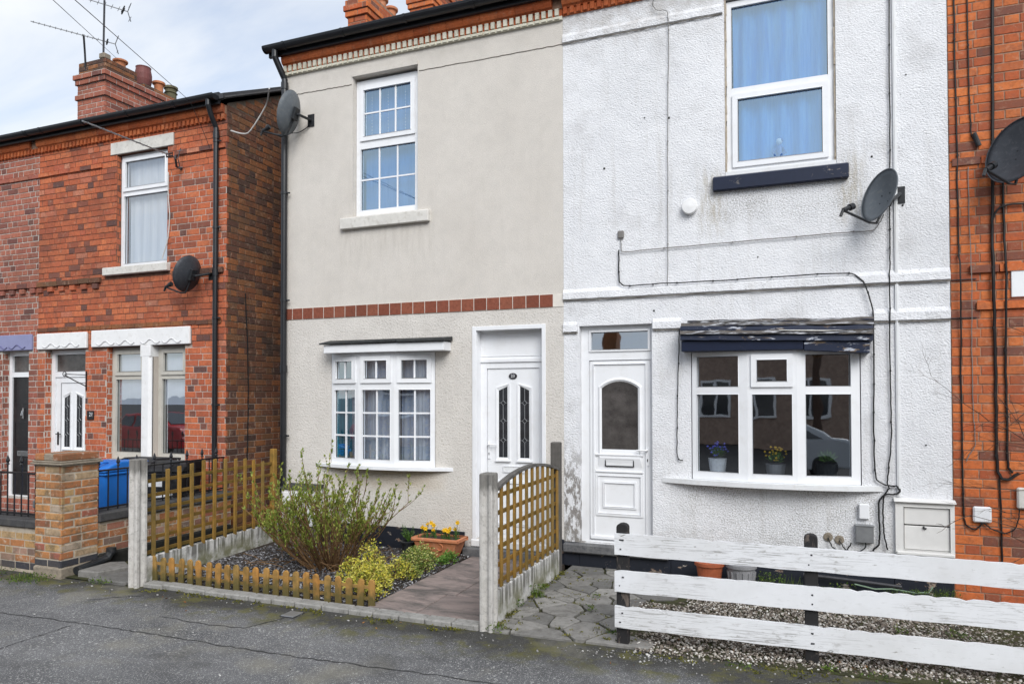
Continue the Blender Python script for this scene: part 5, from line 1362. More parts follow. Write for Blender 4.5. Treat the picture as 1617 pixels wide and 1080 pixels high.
# ================================================================== trellis fences
def post(parent, x, y, w, d, z, mat, name='post', grooves=False, top='flat'):
    m = MB()
    if grooves:
        a, b = w / 2, d / 2; g_ = 0.018
        pts = [(x - a, y - b), (x - .022, y - b), (x - .016, y - b + g_), (x + .016, y - b + g_), (x + .022, y - b), (x + a, y - b), (x + a, y - .022), (x + a - g_, y - .014), (x + a - g_, y + .014), (x + a, y + .022), (x + a, y + b), (x - a, y + b)]
        m.prism(pts, 'z', -0.05, z)
    else: m.box(x - w / 2, x + w / 2, y - d / 2, y + d / 2, -0.05, z)
    return m.build(name, mat, parent, bevel=0.010)
tf = thing('trellis_fence', 'square trellis fence panel between a concrete post and the corner of the beige house', 'fence', (-6.14, -1.3, 0))
post(tf, -6.105, -2.375, 0.115, 0.135, 1.262, 'concrete_post', grooves=True)
post(tf, -6.255, -0.20, 0.07, 0.075, 1.205, 'lath_wood')
XL = lambda y: -6.105 - 0.15 * (y + 2.3) / 2.1
m = MB(); m.hexa([(XL(-2.305) - .025, -2.305, -.02), (XL(-2.305) + .025, -2.305, -.02), (XL(-.1) + .025, -.1, -.02), (XL(-.1) - .025, -.1, -.02), (XL(-2.305) - .025, -2.305, .262), (XL(-2.305) + .025, -2.305, .262), (XL(-.1) + .025, -.1, .255), (XL(-.1) - .025, -.1, .255)])
m.build('gravel_board', 'concrete_board', tf, bevel=0.008)
for k in range(6):
    z = 0.300 + 0.1445 * k; dz = rng.uniform(-.004, .004)
    m = MB(); a, b = -2.302, -0.24
    m.hexa([(XL(a) - .018, a, z - .018), (XL(a) + .006, a, z - .018), (XL(b) + .006, b, z - .022 + dz), (XL(b) - .018, b, z - .022 + dz), (XL(a) - .018, a, z + .018), (XL(a) + .006, a, z + .018), (XL(b) + .006, b, z + .014 + dz), (XL(b) - .018, b, z + .014 + dz)])
    m.build('rail', 'rail_wood', tf, bevel=0.003)
for (y, z1), z0 in zip([(-2.193, 1.097), (-2.016, 1.125), (-1.838, 1.139), (-1.66, 1.15), (-1.48, 1.17), (-1.307, 1.166), (-1.126, 1.155), (-0.954, 1.141), (-0.782, 1.126), (-0.613, 1.095), (-0.438, 1.063)], (0.259, .246, .256, .242, .238, .249, .237, .239, .25, .245, .24)):
    x = XL(y); t = rng.uniform(-.011, .011); w = 0.0225
    m = MB(); m.hexa([(x + .0065, y - w, z0), (x + .026, y - w, z0), (x + .026, y + w, z0), (x + .0065, y + w, z0), (x + .0065, y - w + t, z1), (x + .026, y - w + t, z1), (x + .026, y + w + t, z1 + .004), (x + .0065, y + w + t, z1 + .004)])
    m.build('lath', 'lath_wood', tf, bevel=0.003)

ta = thing('trellis_fence', 'arch-topped trellis fence panel between the two front doors', 'fence', (-2.3, -1.3, 0))
post(ta, -2.305, -2.30, 0.115, 0.135, 1.262, 'concrete_post', grooves=True)
post(ta, -2.335, -0.415, 0.10, 0.10, 1.395, 'old_post_wood')
MB().box(-2.335, -2.285, -2.230, -0.467, -0.02, 0.272).build('gravel_board', 'concrete_board', ta, bevel=0.008)
arch_z = lambda y: 1.105 + 0.105 * (1 - ((y + 1.26) / 0.81) ** 2) + 0.012 * (-(y + 1.26))
for k in range(7):
    z = 0.318 + 0.1455 * k; a, b = -2.225, -0.47; zz = z
    ys = [a + (b - a) * i / 40 for i in range(41) if arch_z(a + (b - a) * i / 40) > z + .03]
    if not ys: continue
    a, b = ys[0], ys[-1]
    MB().box(-2.332, -2.3105, a, b, z - .018, z + .018).build('rail', 'rail_wood', ta, bevel=0.003)
for i in range(12):
    y = -2.195 + i * 0.1545; w = 0.0215
    MB().hexa([(-2.310, y - w, .275), (-2.290, y - w, .275), (-2.290, y + w, .275), (-2.310, y + w, .275), (-2.310, y - w, arch_z(y - w)), (-2.290, y - w, arch_z(y - w)), (-2.290, y + w, arch_z(y + w)), (-2.310, y + w, arch_z(y + w))]).build('lath', 'lath_wood', ta, bevel=0.003)
ys = [-2.228 + (2.228 - .470) * i / 24 for i in range(25)]
m = MB()
for a, b in zip(ys, ys[1:]): m.hexa([(-2.338, a, arch_z(a)), (-2.284, a, arch_z(a)), (-2.284, b, arch_z(b)), (-2.338, b, arch_z(b)), (-2.338, a, arch_z(a) + .026), (-2.284, a, arch_z(a) + .026), (-2.284, b, arch_z(b) + .026), (-2.338, b, arch_z(b) + .026)])
m.build('arched_rail', 'old_post_wood', ta, weld=True)
MB().box(-2.332, -2.286, -2.2285, -2.2185, .275, arch_z(-2.22)).build('side_batten', 'lath_wood', ta)

# picket edging
pk = thing('picket_fence', 'low row of round-topped wooden pickets along the front of the beige garden', 'fence', (-4.8, -2.19, 0))
prof = [(-.032, 0), (.032, 0), (.032, .222)] + [(.032 * math.cos(R(a)), .222 + .034 * math.sin(R(a))) for a in (30, 60, 90, 120, 150)] + [(-.032, .222)]
pm = MB(); pm.prism(prof, 'y', -.011, .011); picket_me = pm.mesh('picket', ['picket_wood'])
for i in range(23):
    o = link('picket', picket_me, pk, (-6.06 + i * 0.1168, -2.205 + i * .0008 + rng.uniform(-.004, .004), rng.uniform(-.004, .010)), (rng.uniform(-.03, .03), rng.uniform(-.045, .045) if i else -.10, rng.uniform(-.05, .05)))
    b = o.modifiers.new('edge', 'BEVEL'); b.width = .003; b.limit_method = 'ANGLE'; b.angle_limit = R(50)
for z in (0.085, 0.185): MB().prism(arc(-2.190, z, .016, -90, 90, 6), 'x', -6.08, -3.47).build('half_round_rail', 'picket_wood', pk)

ed = thing('garden_edging', 'row of grey concrete edging blocks under the picket fence and the pink path', 'edging', (-4.3, -2.3, 0))
x = -6.04; i = 0
while x < -2.37:
    L = rng.uniform(.24, .29) if x < -3.4 else .25; z = .030 + rng.uniform(-.004, .004); y0 = -2.365 + rng.uniform(-.006, .006)
    MB().box(x, min(x + L - .008, -2.365), y0, -2.235, -.05, z).build('edging_block', 'kerb_concrete', ed, bevel=0.010); x += L; i += 1

# ================================================================== paths
pp = thing('slab_path', 'pinkish concrete slab path leading to the beige house door', 'path', (-3, -1.2, 0)); pp['kind'] = 'structure'
MB().box(-3.53, -2.37, -2.232, -0.005, -.06, .006).build('path_bed', 'soil', pp)
rows = [-2.228, -1.62, -1.02, -0.44, -0.105]
for j, (a, b) in enumerate(zip(rows, rows[1:])):
    xm = (-3.02, -2.93, -3.02, -2.95)[j]
    for c, d in ((-3.50 + .01 * j - rng.uniform(0, .03), xm), (xm, -2.372)):
        z = .026 + rng.uniform(-.002, .003)
        MB().box(c + .004, d - .004, a + .004, b - .004, -.03, z).build('slab', 'path_slab', pp, bevel=0.006)

# crazy paving: irregular stones with mossy joints
cz = thing('crazy_paving', 'grey crazy paving with mossy joints in front of the white door', 'paving', (-1.7, -1.1, 0)); cz['kind'] = 'structure'
MB().box(-2.283, 2.4, -2.30, -0.03, -.08, -.004).build('paving_bed', 'soil_moss', cz)
def clip(poly, p, n):
    out = []
    for i in range(len(poly)):
        a, b = poly[i], poly[(i + 1) % len(poly)]; da = (a[0] - p[0]) * n[0] + (a[1] - p[1]) * n[1]; db = (b[0] - p[0]) * n[0] + (b[1] - p[1]) * n[1]
        if da <= 0: out.append(a)
        if (da < 0) != (db < 0) and da != db: t = da / (da - db); out.append((a[0] + (b[0] - a[0]) * t, a[1] + (b[1] - a[1]) * t))
    return out
r5 = random.Random(21); seeds = []
while len(seeds) < 58:
    q = (r5.uniform(-2.3, -0.45), r5.uniform(-2.38, 0.0))
    if all(math.hypot((q[0] - s[0]), (q[1] - s[1]) * 1.15) > 0.10 + 0.17 * abs(math.sin(7 * q[0] + 5 * q[1])) for s in seeds): seeds.append(q)
for s in seeds:
    poly = [(-2.275, -2.36), (-0.5, -2.30), (-0.5, -0.06), (-2.275, -0.06)]
    for t in seeds:
        if t is s: continue
        dx, dy_ = t[0] - s[0], t[1] - s[1]; L = math.hypot(dx, dy_); n = (dx / L, dy_ / L); gap = r5.uniform(.003, .010)
        poly = clip(poly, (s[0] + dx / 2 - n[0] * gap, s[1] + dy_ / 2 - n[1] * gap), n)
        if len(poly) < 3: break
    if len(poly) < 3: continue
    cx = sum(p[0] for p in poly) / len(poly); cy = sum(p[1] for p in poly) / len(poly)
    bound = -1.12 if cy < -1.6 else (-1.35 if cy < -1.15 else -0.85)
    if cx > bound: continue
    # roughen the outline
    pts = []
    for i in range(len(poly)):
        a, b = poly[i], poly[(i + 1) % len(poly)]; pts.append((a[0] + (cx - a[0]) * .04, a[1] + (cy - a[1]) * .04))
        if math.hypot(b[0] - a[0], b[1] - a[1]) > .12: pts.append(((a[0] + b[0]) / 2 + r5.uniform(-.008, .008), (a[1] + b[1]) / 2 + r5.uniform(-.008, .008)))
    z = .014 + r5.uniform(-.002, .003) - max(0, -2.1 - cy) * .06; tilt = r5.uniform(-.02, .02)
    m = MB(); m.prism(pts, 'z', -.05, z); o = m.build('paving_stone', 'crazy_stone', cz, bevel=0.004)

# ================================================================== white rail fence
wf = thing('rail_fence', 'white board rail fence on black posts in front of the pebble garden', 'fence', (0.6, -2.15, 0))
def on_line(x): return -2.305 + (x + 1.255) * (0.255 / 2.67)
for (zl0, zl1), (zr0, zr1), sd in (((.685, .848), (.618, .784), 1), ((.406, .569), (.349, .523), 2), ((.138, .301), (.064, .238), 3)):
    m = MB(); n = 110; x0, x1 = -1.257, 3.6; r = random.Random(sd); T_ = [(-abs(r.gauss(0, .0022)) - (r.uniform(.004, .011) if r.random() < .13 else 0)) for _ in range(n + 1)]
    sl0 = (zr0 - zl0) / 2.67; sl1 = (zr1 - zl1) / 2.67
    for i in range(n):
        a, b = x0 + (x1 - x0) * i / n, x0 + (x1 - x0) * (i + 1) / n; 
        f = lambda x, z, s: z + s * (x + 1.257)
        k0, k1 = math.sin(i * .6 + sd) * .002, math.sin((i + 1) * .6 + sd) * .002
        y0, y1 = on_line(a), on_line(b); 
        m.hexa([(a, y0 - .012, f(a, zl0, sl0) + k0), (b, y1 - .012, f(b, zl0, sl0) + k1), (b, y1 + .012, f(b, zl0, sl0) + k1), (a, y0 + .012, f(a, zl0, sl0) + k0), (a, y0 - .012, f(a, zl1, sl1) + T_[i]), (b, y1 - .012, f(b, zl1, sl1) + T_[i + 1]), (b, y1 + .012, f(b, zl1, sl1) + T_[i + 1]), (a, y0 + .012, f(a, zl1, sl1) + T_[i])])
    m.v = [(p[0], p[1], p[2]) for p in m.v]
    m.build('rail_board', 'white_fence_paint', wf, weld=True)
for x, z in ((-1.205, .918), (0.125, .905), (1.62, .86), (3.1, .82)):
    y = on_line(x) + .0125 + .035
    m = MB(); m.prism([(x - .045, -.15), (x + .045, -.15), (x + .045, z - .03)] + [(x + .045 * math.cos(R(a)), z - .03 + .03 * math.sin(R(a))) for a in (30, 60, 90, 120, 150)] + [(x - .045, z - .03)], 'y', y - .034, y + .036)
    m.build('fence_post', 'post_black', wf, bevel=0.006)

m = MB()
for x in (-1.205, .125, 1.62):
    for zc in ((.80, .73), (.52, .455), (.25, .18)):
        for z in zc: q = z - (x + 1.255) * .0245; m.tube([(x + rng.uniform(-.02, .02), on_line(x) - .0145, q), (x + rng.uniform(-.02, .02), on_line(x) - .010, q)], .006, 7)
m.build('nail_heads', 'metal_dark', wf, kind='stuff')
# ================================================================== pebbles, chips and soil
def rocks(name, mat, pts, smin, smax, flat, seed, kind='stuff', par=None):
    g_ = np.random.default_rng(seed); N = len(pts)
    t = (1 + 5 ** .5) / 2
    base = np.array([(-1, t, 0), (1, t, 0), (-1, -t, 0), (1, -t, 0), (0, -1, t), (0, 1, t), (0, -1, -t), (0, 1, -t), (t, 0, -1), (t, 0, 1), (-t, 0, -1), (-t, 0, 1)]) / 1.902
    F = np.array([(0, 11, 5), (0, 5, 1), (0, 1, 7), (0, 7, 10), (0, 10, 11), (1, 5, 9), (5, 11, 4), (11, 10, 2), (10, 7, 6), (7, 1, 8), (3, 9, 4), (3, 4, 2), (3, 2, 6), (3, 6, 8), (3, 8, 9), (4, 9, 5), (2, 4, 11), (6, 2, 10), (8, 6, 7), (9, 8, 1)])
    P = np.asarray(pts, float)
    v = base[None] * (1 + g_.uniform(-.22, .22, (N, 12, 1)))
    sc = np.stack([g_.uniform(.8, 1.5, N), g_.uniform(.6, 1.0, N), g_.uniform(flat * .7, flat * 1.3, N)], 1)
    s = smin + (smax - smin) * g_.random(N) ** 2.2
    v = v * sc[:, None] * (s / 2)[:, None, None]
    for ax in (0, 1, 2):
        a = g_.uniform(-.6, .6, N) if ax < 2 else g_.uniform(0, 6.283, N); c, sn = np.cos(a), np.sin(a)
        i, j = [(1, 2), (0, 2), (0, 1)][ax]
        vi, vj = v[..., i].copy(), v[..., j].copy(); v[..., i] = c[:, None] * vi - sn[:, None] * vj; v[..., j] = sn[:, None] * vi + c[:, None] * vj
    v = v + P[:, None]
    f = (F[None] + (np.arange(N) * 12)[:, None, None]).reshape(-1, 3)
    me = bpy.data.meshes.new(name); me.vertices.add(N * 12); me.vertices.foreach_set('co', v.reshape(-1).astype('f'))
    me.loops.add(len(f) * 3); me.loops.foreach_set('vertex_index', f.reshape(-1).astype('i'))
    me.polygons.add(len(f)); me.polygons.foreach_set('loop_start', np.arange(0, len(f) * 3, 3, dtype='i')); me.polygons.foreach_set('loop_total', np.full(len(f), 3, 'i'))
    me.materials.append(MAT[mat]); me.update(calc_edges=True); me.validate()
    o = link(name, me, par); o['kind'] = kind
    return o
g = MB(); g.hexa([(-1.4, -2.26, -.06), (3.6, -1.80, -.06), (3.6, -.025, -.06), (-1.4, -.025, -.06), (-1.4, -2.26, -.008), (3.6, -1.80, -.03), (3.6, -.025, .0), (-1.4, -.025, .004)]); struct(g.build('garden_soil', 'soil_moss'))
g_ = np.random.default_rng(3); P = []
while len(P) < 21000:
    x = g_.uniform(-1.45, 2.1); y = g_.uniform(-2.42, -.04)
    edge = -1.10 if y < -1.6 else (-1.30 if y < -1.15 else -0.85)
    if x < edge + g_.normal() * .06 or y < on_line(x) - .05 - abs(g_.normal()) * .05: continue
    keep = 1.0 if y < -.75 else .35
    if g_.random() > keep: continue
    P.append((x, y, .004 + g_.uniform(0, .012) - max(0, -2.1 - y) * .06 - max(0, x) * .012))
rocks('pebbles', 'pebbles', P, .011, .032, .62, 5)
g = MB(); g.hexa([(-6.08, -2.24, -.05), (-3.51, -2.24, -.05), (-3.51, -.03, -.05), (-6.2, -.03, -.05), (-6.08, -2.24, .012), (-3.51, -2.24, .012), (-3.51, -.03, .025), (-6.2, -.03, .025)]); struct(g.build('garden_bed', 'soil'))
P = []
while len(P) < 7500:
    x = g_.uniform(-6.08, -3.50); y = g_.uniform(-2.18, -.05)
    P.append((x, y, .022 + g_.uniform(0, .012)))
rocks('slate_chips', 'chips', P, .014, .036, .4, 6)
P = []
for i in range(520):                                           # loose grit on the footway
    c = g_.choice(3)
    x, y = [(g_.uniform(-7, 2), -2.44 - abs(g_.normal()) * .10), (g_.uniform(-6.5, 0.5), g_.uniform(-4.2, -2.5)), (g_.normal() * .30 - 1.0, -2.38 - abs(g_.normal()) * .09)][c]
    P.append((x, y, foot_z(x, y) + .004))
rocks('grit', 'grit', P, .006, .022, .6, 7)
# ================================================================== leaves and plants
def leaf(mb, p, d, L, w, curl=0.25, up=None, m=0):
    """one pointed leaf: four quads' worth of shape, from p along d"""
    d = Vector(d).normalized(); u = up or Vector((rng.uniform(-1, 1), rng.uniform(-1, 1), rng.uniform(0.2, 1)))
    s = d.cross(u)
    if s.length < 1e-4: s = Vector((1, 0, 0))
    s.normalize(); n = s.cross(d); p = Vector(p)
    a = p + d * L * .45 + s * w * .5 + n * curl * w * .5; b = p + d * L * .45 - s * w * .5 + n * curl * w * .5; t = p + d * L + n * (-curl) * w; mid = p + d * L * .5
    mb.add([p, a, t, b, mid], [(0, 1, 4), (1, 2, 4), (2, 3, 4), (3, 0, 4)], m)

def shrub():
    t = thing('budding_shrub', 'twiggy shrub coming into bright green bud in the middle of the beige garden', 'shrub', (-4.72, -1.12, 0.02))
    st, lf, li = MB(), MB(), MB(); r = random.Random(12)
    base = Vector((-4.70, -1.15, 0.02))
    def stem(p, d, L, rad, depth, bend):
        pts = [p.copy()]; n = 7 if depth == 0 else 4; q = p.copy(); dd = d.copy()
        for i in range(n):
            dd = (dd + Vector((r.uniform(-1, 1), r.uniform(-1, 1), r.uniform(-.5, .9))) * bend + Vector((0, 0, .045 if depth == 0 else .08))).normalized()
            q = q + dd * (L / n); pts.append(q.copy())
        st.tube(pts, rad, 5 if depth == 0 else 4, r1=rad * .45)
        for i, a in enumerate(pts[1:], 1):
            f = i / n
            if depth < 2 and f > .30 and r.random() < (.80 if depth == 0 else .45):
                e = (dd + Vector((r.uniform(-1, 1), r.uniform(-1, 1), r.uniform(-.1, .8))) * .65).normalized()
                stem(a, e, L * r.uniform(.18, .38), rad * .55, depth + 1, bend)
            if f > .38 or depth:
                for _ in range(r.choice((1, 2, 2, 3)) if a.z > .35 else r.choice((0, 0, 1, 1))):
                    e = dd * .9 + Vector((r.uniform(-1, 1), r.uniform(-1, 1), r.uniform(-.2, 1))) * .75
                    leaf(lf, a + Vector((r.uniform(-.01, .01),) * 3), e, r.uniform(.018, .042), r.uniform(.009, .018))
        for _ in range(4):
            leaf(lf, q, dd + Vector((r.uniform(-1, 1), r.uniform(-1, 1), r.uniform(-.2, .6))) * .55, r.uniform(.030, .056), r.uniform(.010, .018))
    for i in range(98):
        an = r.uniform(0, 6.283); tilt = r.random() ** .55 * 1.22
        d = Vector((math.cos(an) * math.sin(tilt) * 1.02 - .15, math.sin(an) * math.sin(tilt) * .7, math.cos(tilt)))
        q_ = r.random() ** .7; b = base + Vector((math.cos(an) * q_ * .30, math.sin(an) * q_ * .20, 0))
        stem(b, d, r.uniform(.56, .99) * (1.0 if tilt < .7 else 1.0), r.uniform(.005, .009), 0, .17)
    for i in range(110):                                         # dead twigs lying around the foot
        a = base + Vector((r.uniform(-.75, .95), r.uniform(-.45, .5), r.uniform(.02, .12))); e = a + Vector((r.uniform(-.3, .3), r.uniform(-.2, .2), r.uniform(-.02, .10)))
        li.tube([a, (a + e) / 2 + Vector((0, 0, .02)), e], .003, 4)
    st.build('stems', 'twig', t, kind='stuff'); lf.build('leaves', 'leaf_bud', t, kind='stuff'); li.build('dead_twigs', 'twig', t, kind='stuff')
shrub()

def bush(name, label, spots, mat, seed, leafL=(.018, .036)):
    r = random.Random(seed); c = spots[0]
    t = thing(name, label, 'bush', (c[0], c[1], 0.02)); lf, st = MB(), MB()
    for x, y, rad, h, n in spots:
        for i in range(n):
            an = r.uniform(0, 6.283); q = r.random() ** .55; el = r.random()
            d = Vector((math.cos(an) * q, math.sin(an) * q, 0))
            top = Vector((x, y, .03)) + Vector((d.x * rad, d.y * rad, h * (1 - .75 * q * q) * (.35 + .65 * el ** .6) * r.uniform(.85, 1.15)))
            if i % 6 == 0: st.tube([(x + d.x * rad * .3, y + d.y * rad * .3, .02), ((x + top.x) / 2 + d.x * .03, (y + top.y) / 2 + d.y * .03, top.z * .55), top], .0025, 4)
            for k in range(4):
                e = d * .7 + Vector((r.uniform(-1, 1), r.uniform(-1, 1), r.uniform(-.1, 1.1)))
                leaf(lf, top + Vector((r.uniform(-.02, .02), r.uniform(-.02, .02), r.uniform(-.03, .02))), e, r.uniform(*leafL), r.uniform(.010, .019), .35)
    st.build('stems', 'twig', t, kind='stuff'); lf.build('leaves', mat, t, kind='stuff')
    return t
bush('variegated_bush', 'bright yellow leaved bush at the end of the picket fence', [(-3.80, -1.76, .24, .27, 420), (-3.98, -1.45, .17, .40, 230), (-4.12, -1.60, .13, .25, 110), (-3.62, -1.98, .13, .15, 90), (-3.72, -1.35, .16, .24, 140)], 'leaf_yellow', 4)
bush('variegated_bush', 'green and cream leaved bush spreading below the terracotta trough', [(-3.74, -.98, .20, .25, 380), (-3.82, -.66, .16, .22, 240), (-3.66, -1.22, .13, .15, 110)], 'leaf_variegated', 8)
bush('low_plant', 'small round-leaved green plant at the path edge beside the terracotta trough', [(-3.585, -.47, .10, .11, 70), (-3.60, -.62, .07, .08, 30)], 'leaf_low', 9, (.03, .05))

def tufts(name, mat, spots, seed, blade=False):
    r = random.Random(seed); m = MB()
    for x, y, z, rad, n, h in spots:
        for i in range(n):
            an = r.uniform(0, 6.283); q = rad * r.random() ** .6; p = Vector((x + math.cos(an) * q, y + math.sin(an) * q * .7, z))
            if blade:
                e = p + Vector((r.uniform(-.4, .4), r.uniform(-.4, .4), 1)) * h * r.uniform(.5, 1.2); s = Vector((r.uniform(-1, 1), r.uniform(-1, 1), 0)).normalized() * .003
                m.add([p - s, p + s, e], [(0, 1, 2)])
            else: leaf(m, p + Vector((0, 0, r.uniform(0, h))), (r.uniform(-1, 1), r.uniform(-1, 1), r.uniform(.0, .9)), r.uniform(.012, .032), r.uniform(.008, .016))
    o = m.build(name, mat, None); o['kind'] = 'stuff'; return o
tufts('weeds', 'weed', [(-2.22, -2.33, .0, .09, 60, .05), (-2.27, -1.72, .02, .05, 40, .06), (-2.24, -1.35, .02, .08, 70, .10), (-2.22, -1.15, .02, .06, 40, .05), (-7.35, -2.62, -.01, .30, 260, .04), (-8.0, -2.55, -.01, .25, 120, .04), (-6.55, -2.44, .0, .16, 120, .03), (-6.72, -1.55, .01, .30, 260, .10), (-6.5, -.9, .01, .25, 200, .12), (-6.3, -.5, .01, .15, 120, .12),
      (1.05, -.30, .0, .16, 170, .12), (1.28, -.34, .0, .12, 150, .15), (-.22, -.20, .02, .16, 130, .12), (.42, -.26, .0, .20, 110, .10), (0.8, -1.25, .0, .06, 40, .05), (1.2, -1.2, .0, .08, 50, .05), (.23, -2.26, -.02, .06, 50, .05), (.5, -2.28, -.02, .10, 40, .04), (.95, -2.2, -.03, .08, 40, .04), (-.35, -2.38, -.02, .1, 50, .03), (-1.62, -1.60, .012, .05, 46, .05), (-1.70, -1.18, .012, .04, 26, .04), (-1.35, -2.1, .01, .06, 30, .03)], 31)
tufts('grass', 'weed', [(1.22, -.36, .0, .16, 260, .16), (.95, -.32, .0, .2, 160, .12), (-2.22, -1.36, .02, .07, 50, .10), (-7.4, -2.58, -.01, .2, 140, .05), (-6.6, -1.2, .01, .35, 240, .12), (-.1, -.2, .02, .2, 80, .12)], 32, True)
sp = []
r = random.Random(77)
for i in range(230):                                            # moss along joints and edges
    c = r.random()
    if c < .55: sp.append((r.uniform(-2.26, -1.1), r.uniform(-2.34, -.1), .0, .035, 16, .008))
    elif c < .68: sp.append((-2.262 + abs(r.gauss(0, .02)), r.uniform(-2.3, -.4), .004, .03, 20, .03))
    elif c < .85: sp.append((r.uniform(-5.9, -2.5), -2.40 - abs(r.gauss(0, .05)), -.012, .06, 16, .006))
    else: sp.append((r.uniform(-1.2, 1.3), -2.36 + r.gauss(0, .05), -.02, .05, 18, .008))
tufts('moss', 'moss', sp, 33)
tufts('leaf_litter', 'litter', [(-3.0, -2.5, -.01, .5, 6, .005), (-5.0, -2.5, -.01, .6, 8, .005), (-1.4, -2.6, -.02, .4, 6, .005), (-7.5, -2.6, -.01, .5, 10, .005), (-4.55, -1.5, .03, .30, 36, .01), (-.6, -2.05, .0, .3, 8, .01), (.75, -1.9, -.01, .3, 26, .01), (1.2, -1.7, -.02, .3, 40, .01), (.4, -2.1, -.01, .2, 12, .01), (-1.66, -1.3, .02, .03, 4, .01), (.3, -.5, .02, .5, 40, .01), (-6.6, -1.9, .01, .3, 30, .01)], 34)

# bare branches reaching in from the right
def bare():
    t = thing('bare_shrub', 'leafless thorny shrub with thin dark branches in front of the orange brick house', 'shrub', (2.35, -.75, 0)); m = MB(); r = random.Random(41)
    def br(p, d, L, rad, dep):
        pts = [p]; q = p; n = 7
        for i in range(n):
            d = (d + Vector((r.uniform(-.22, .12), r.uniform(-.14, .14), r.uniform(-.20, .16)))).normalized(); q = q + d * L / n; pts.append(q)
            if dep < 3 and i > 0 and r.random() < .48: br(q, (d + Vector((r.uniform(-.6, .6), r.uniform(-.4, .4), r.uniform(-.7, .7)))).normalized(), L * r.uniform(.3, .55), rad * .55, dep + 1)
        m.tube(pts, rad, 5, r1=rad * .35)
    root = Vector((2.47, -.75, 0))
    for z, dx, dz, L in ((0.25, -.82, .42, 1.05), (0.5, -.8, .45, 1.1), (1.0, -.65, .8, 1.1), (1.4, -.8, .30, .9), (1.5, -.8, .05, .85), (1.7, -.75, .15, .8), (1.9, -.8, -.15, .8), (2.1, -.8, .12, .75), (1.2, -.85, -.05, .95), (.9, -.85, -.1, .9)):
        br(root + Vector((r.uniform(-.1, .1), r.uniform(-.12, .12), z)), Vector((dx, r.uniform(-.15, .15), dz)).normalized(), L, .0065, 0)
    m.tube([root, root + Vector((.05, 0, 1.0)), root + Vector((-.02, 0, 2.2))], .022, 8, r1=.008)
    m.build('branches', 'twig_dark', t, kind='stuff')
bare()

# ------------------------------------------------------------------ pots
tr = thing('planter', 'terracotta trough with a scroll moulding, full of daffodils', 'planter', (-3.82, -.24, .02))
m = MB(); x0, x1, y0, y1 = -4.10, -3.53, -.385, -.10; ib = .075; zb, zt = .026, .252
m.hexa([(x0 + ib, y0 + .05, zb), (x1 - ib, y0 + .05, zb), (x1 - ib, y1 - .05, zb), (x0 + ib, y1 - .05, zb), (x0 + .022, y0 + .012, zt * .72), (x1 - .022, y0 + .012, zt * .72), (x1 - .022, y1 - .012, zt * .72), (x0 + .022, y1 - .012, zt * .72)])
m.hexa([(x0 + .022, y0 + .012, zt * .72), (x1 - .022, y0 + .012, zt * .72), (x1 - .022, y1 - .012, zt * .72), (x0 + .022, y1 - .012, zt * .72), (x0 + .006, y0 + .002, zt - .04), (x1 - .006, y0 + .002, zt - .04), (x1 - .006, y1 - .002, zt - .04), (x0 + .006, y1 - .002, zt - .04)])
m.build('trough', 'terracotta', tr, bevel=.008)
m = MB()
for a, b, c, d in ((x0 - .012, x1 + .012, y0 - .016, y0 + .022), (x0 - .012, x1 + .012, y1 - .022, y1 + .016), (x0 - .012, x0 + .024, y0 + .022, y1 - .022), (x1 - .024, x1 + .012, y0 + .022, y1 - .022)): m.box(a, b, c, d, zt - .038, zt)
m.build('rim', 'terracotta', tr, bevel=.008)
MB().box(x0 + .02, x1 - .02, y0 + .02, y1 - .02, zt - .06, zt - .018).build('compost', 'soil', tr)
for s in (-1, 1):
    pts = []
    for i in range(26):
        a = -math.pi / 2 + i / 25 * 4.2; rr = .060 * (1 - .62 * i / 25); z = .150 + rr * math.sin(-a) * .9; pts.append((-3.815 + s * (.058 + rr * math.cos(a)), y0 + .022 - (z - .05) * .12, z))
    MB().tube(pts, .008, 6).build('scroll', 'terracotta', tr)
def daffodil(i, x, y, z, h, lean):
    m = MB(); a = rng.uniform(0, 6.28); top = Vector((x + lean, y - .01, z + h))
    m.tube([(x, y, z), (x + lean * .4, y, z + h * .6), top], .003, 5, 0)
    f = Vector((math.cos(a) * .6, -.8, -.05)).normalized(); s = f.cross(Vector((0, 0, 1))).normalized(); u = s.cross(f)
    for k in range(6):
        an = k * math.pi / 3; d = s * math.cos(an) + u * math.sin(an); leaf(m, top, d + f * .15, .034, .021, .2, f, 1)
    T = Matrix.Identity(4)
    for q, ax in enumerate((s, u, f)):
        for w_ in range(3): T[w_][q] = ax[w_]
    for w_ in range(3): T[w_][3] = top[w_]
    sub = MB(T); sub.lathe([(.006, 0), (.011, .018), (.015, .026), (.009, .02)], (0, 0, 0), 10)
    m.add(sub.v, sub.f, 1)
    for k in range(4):
        b = Vector((x + rng.uniform(-.03, .03), y + rng.uniform(-.03, .03), z)); d = Vector((rng.uniform(-.35, .35), rng.uniform(-.3, .3), 1)).normalized(); hh = h * rng.uniform(.6, 1.05); w_ = Vector((.005, 0, 0))
        m.add([b - w_, b + w_, b + d * hh * .6 + w_ * .8, b + d * hh * .6 - w_ * .8, b + d * hh + Vector((rng.uniform(-.02, .02), 0, -.01))], [(0, 1, 2, 3), (3, 2, 4)], 0)
    o = m.build('daffodil', ['stem_green', 'daffodil_yellow'], None, org=(x, y, z)); return tag(o, 'small yellow daffodil in flower in the terracotta trough', 'flower', 'daffodils in the terracotta trough')
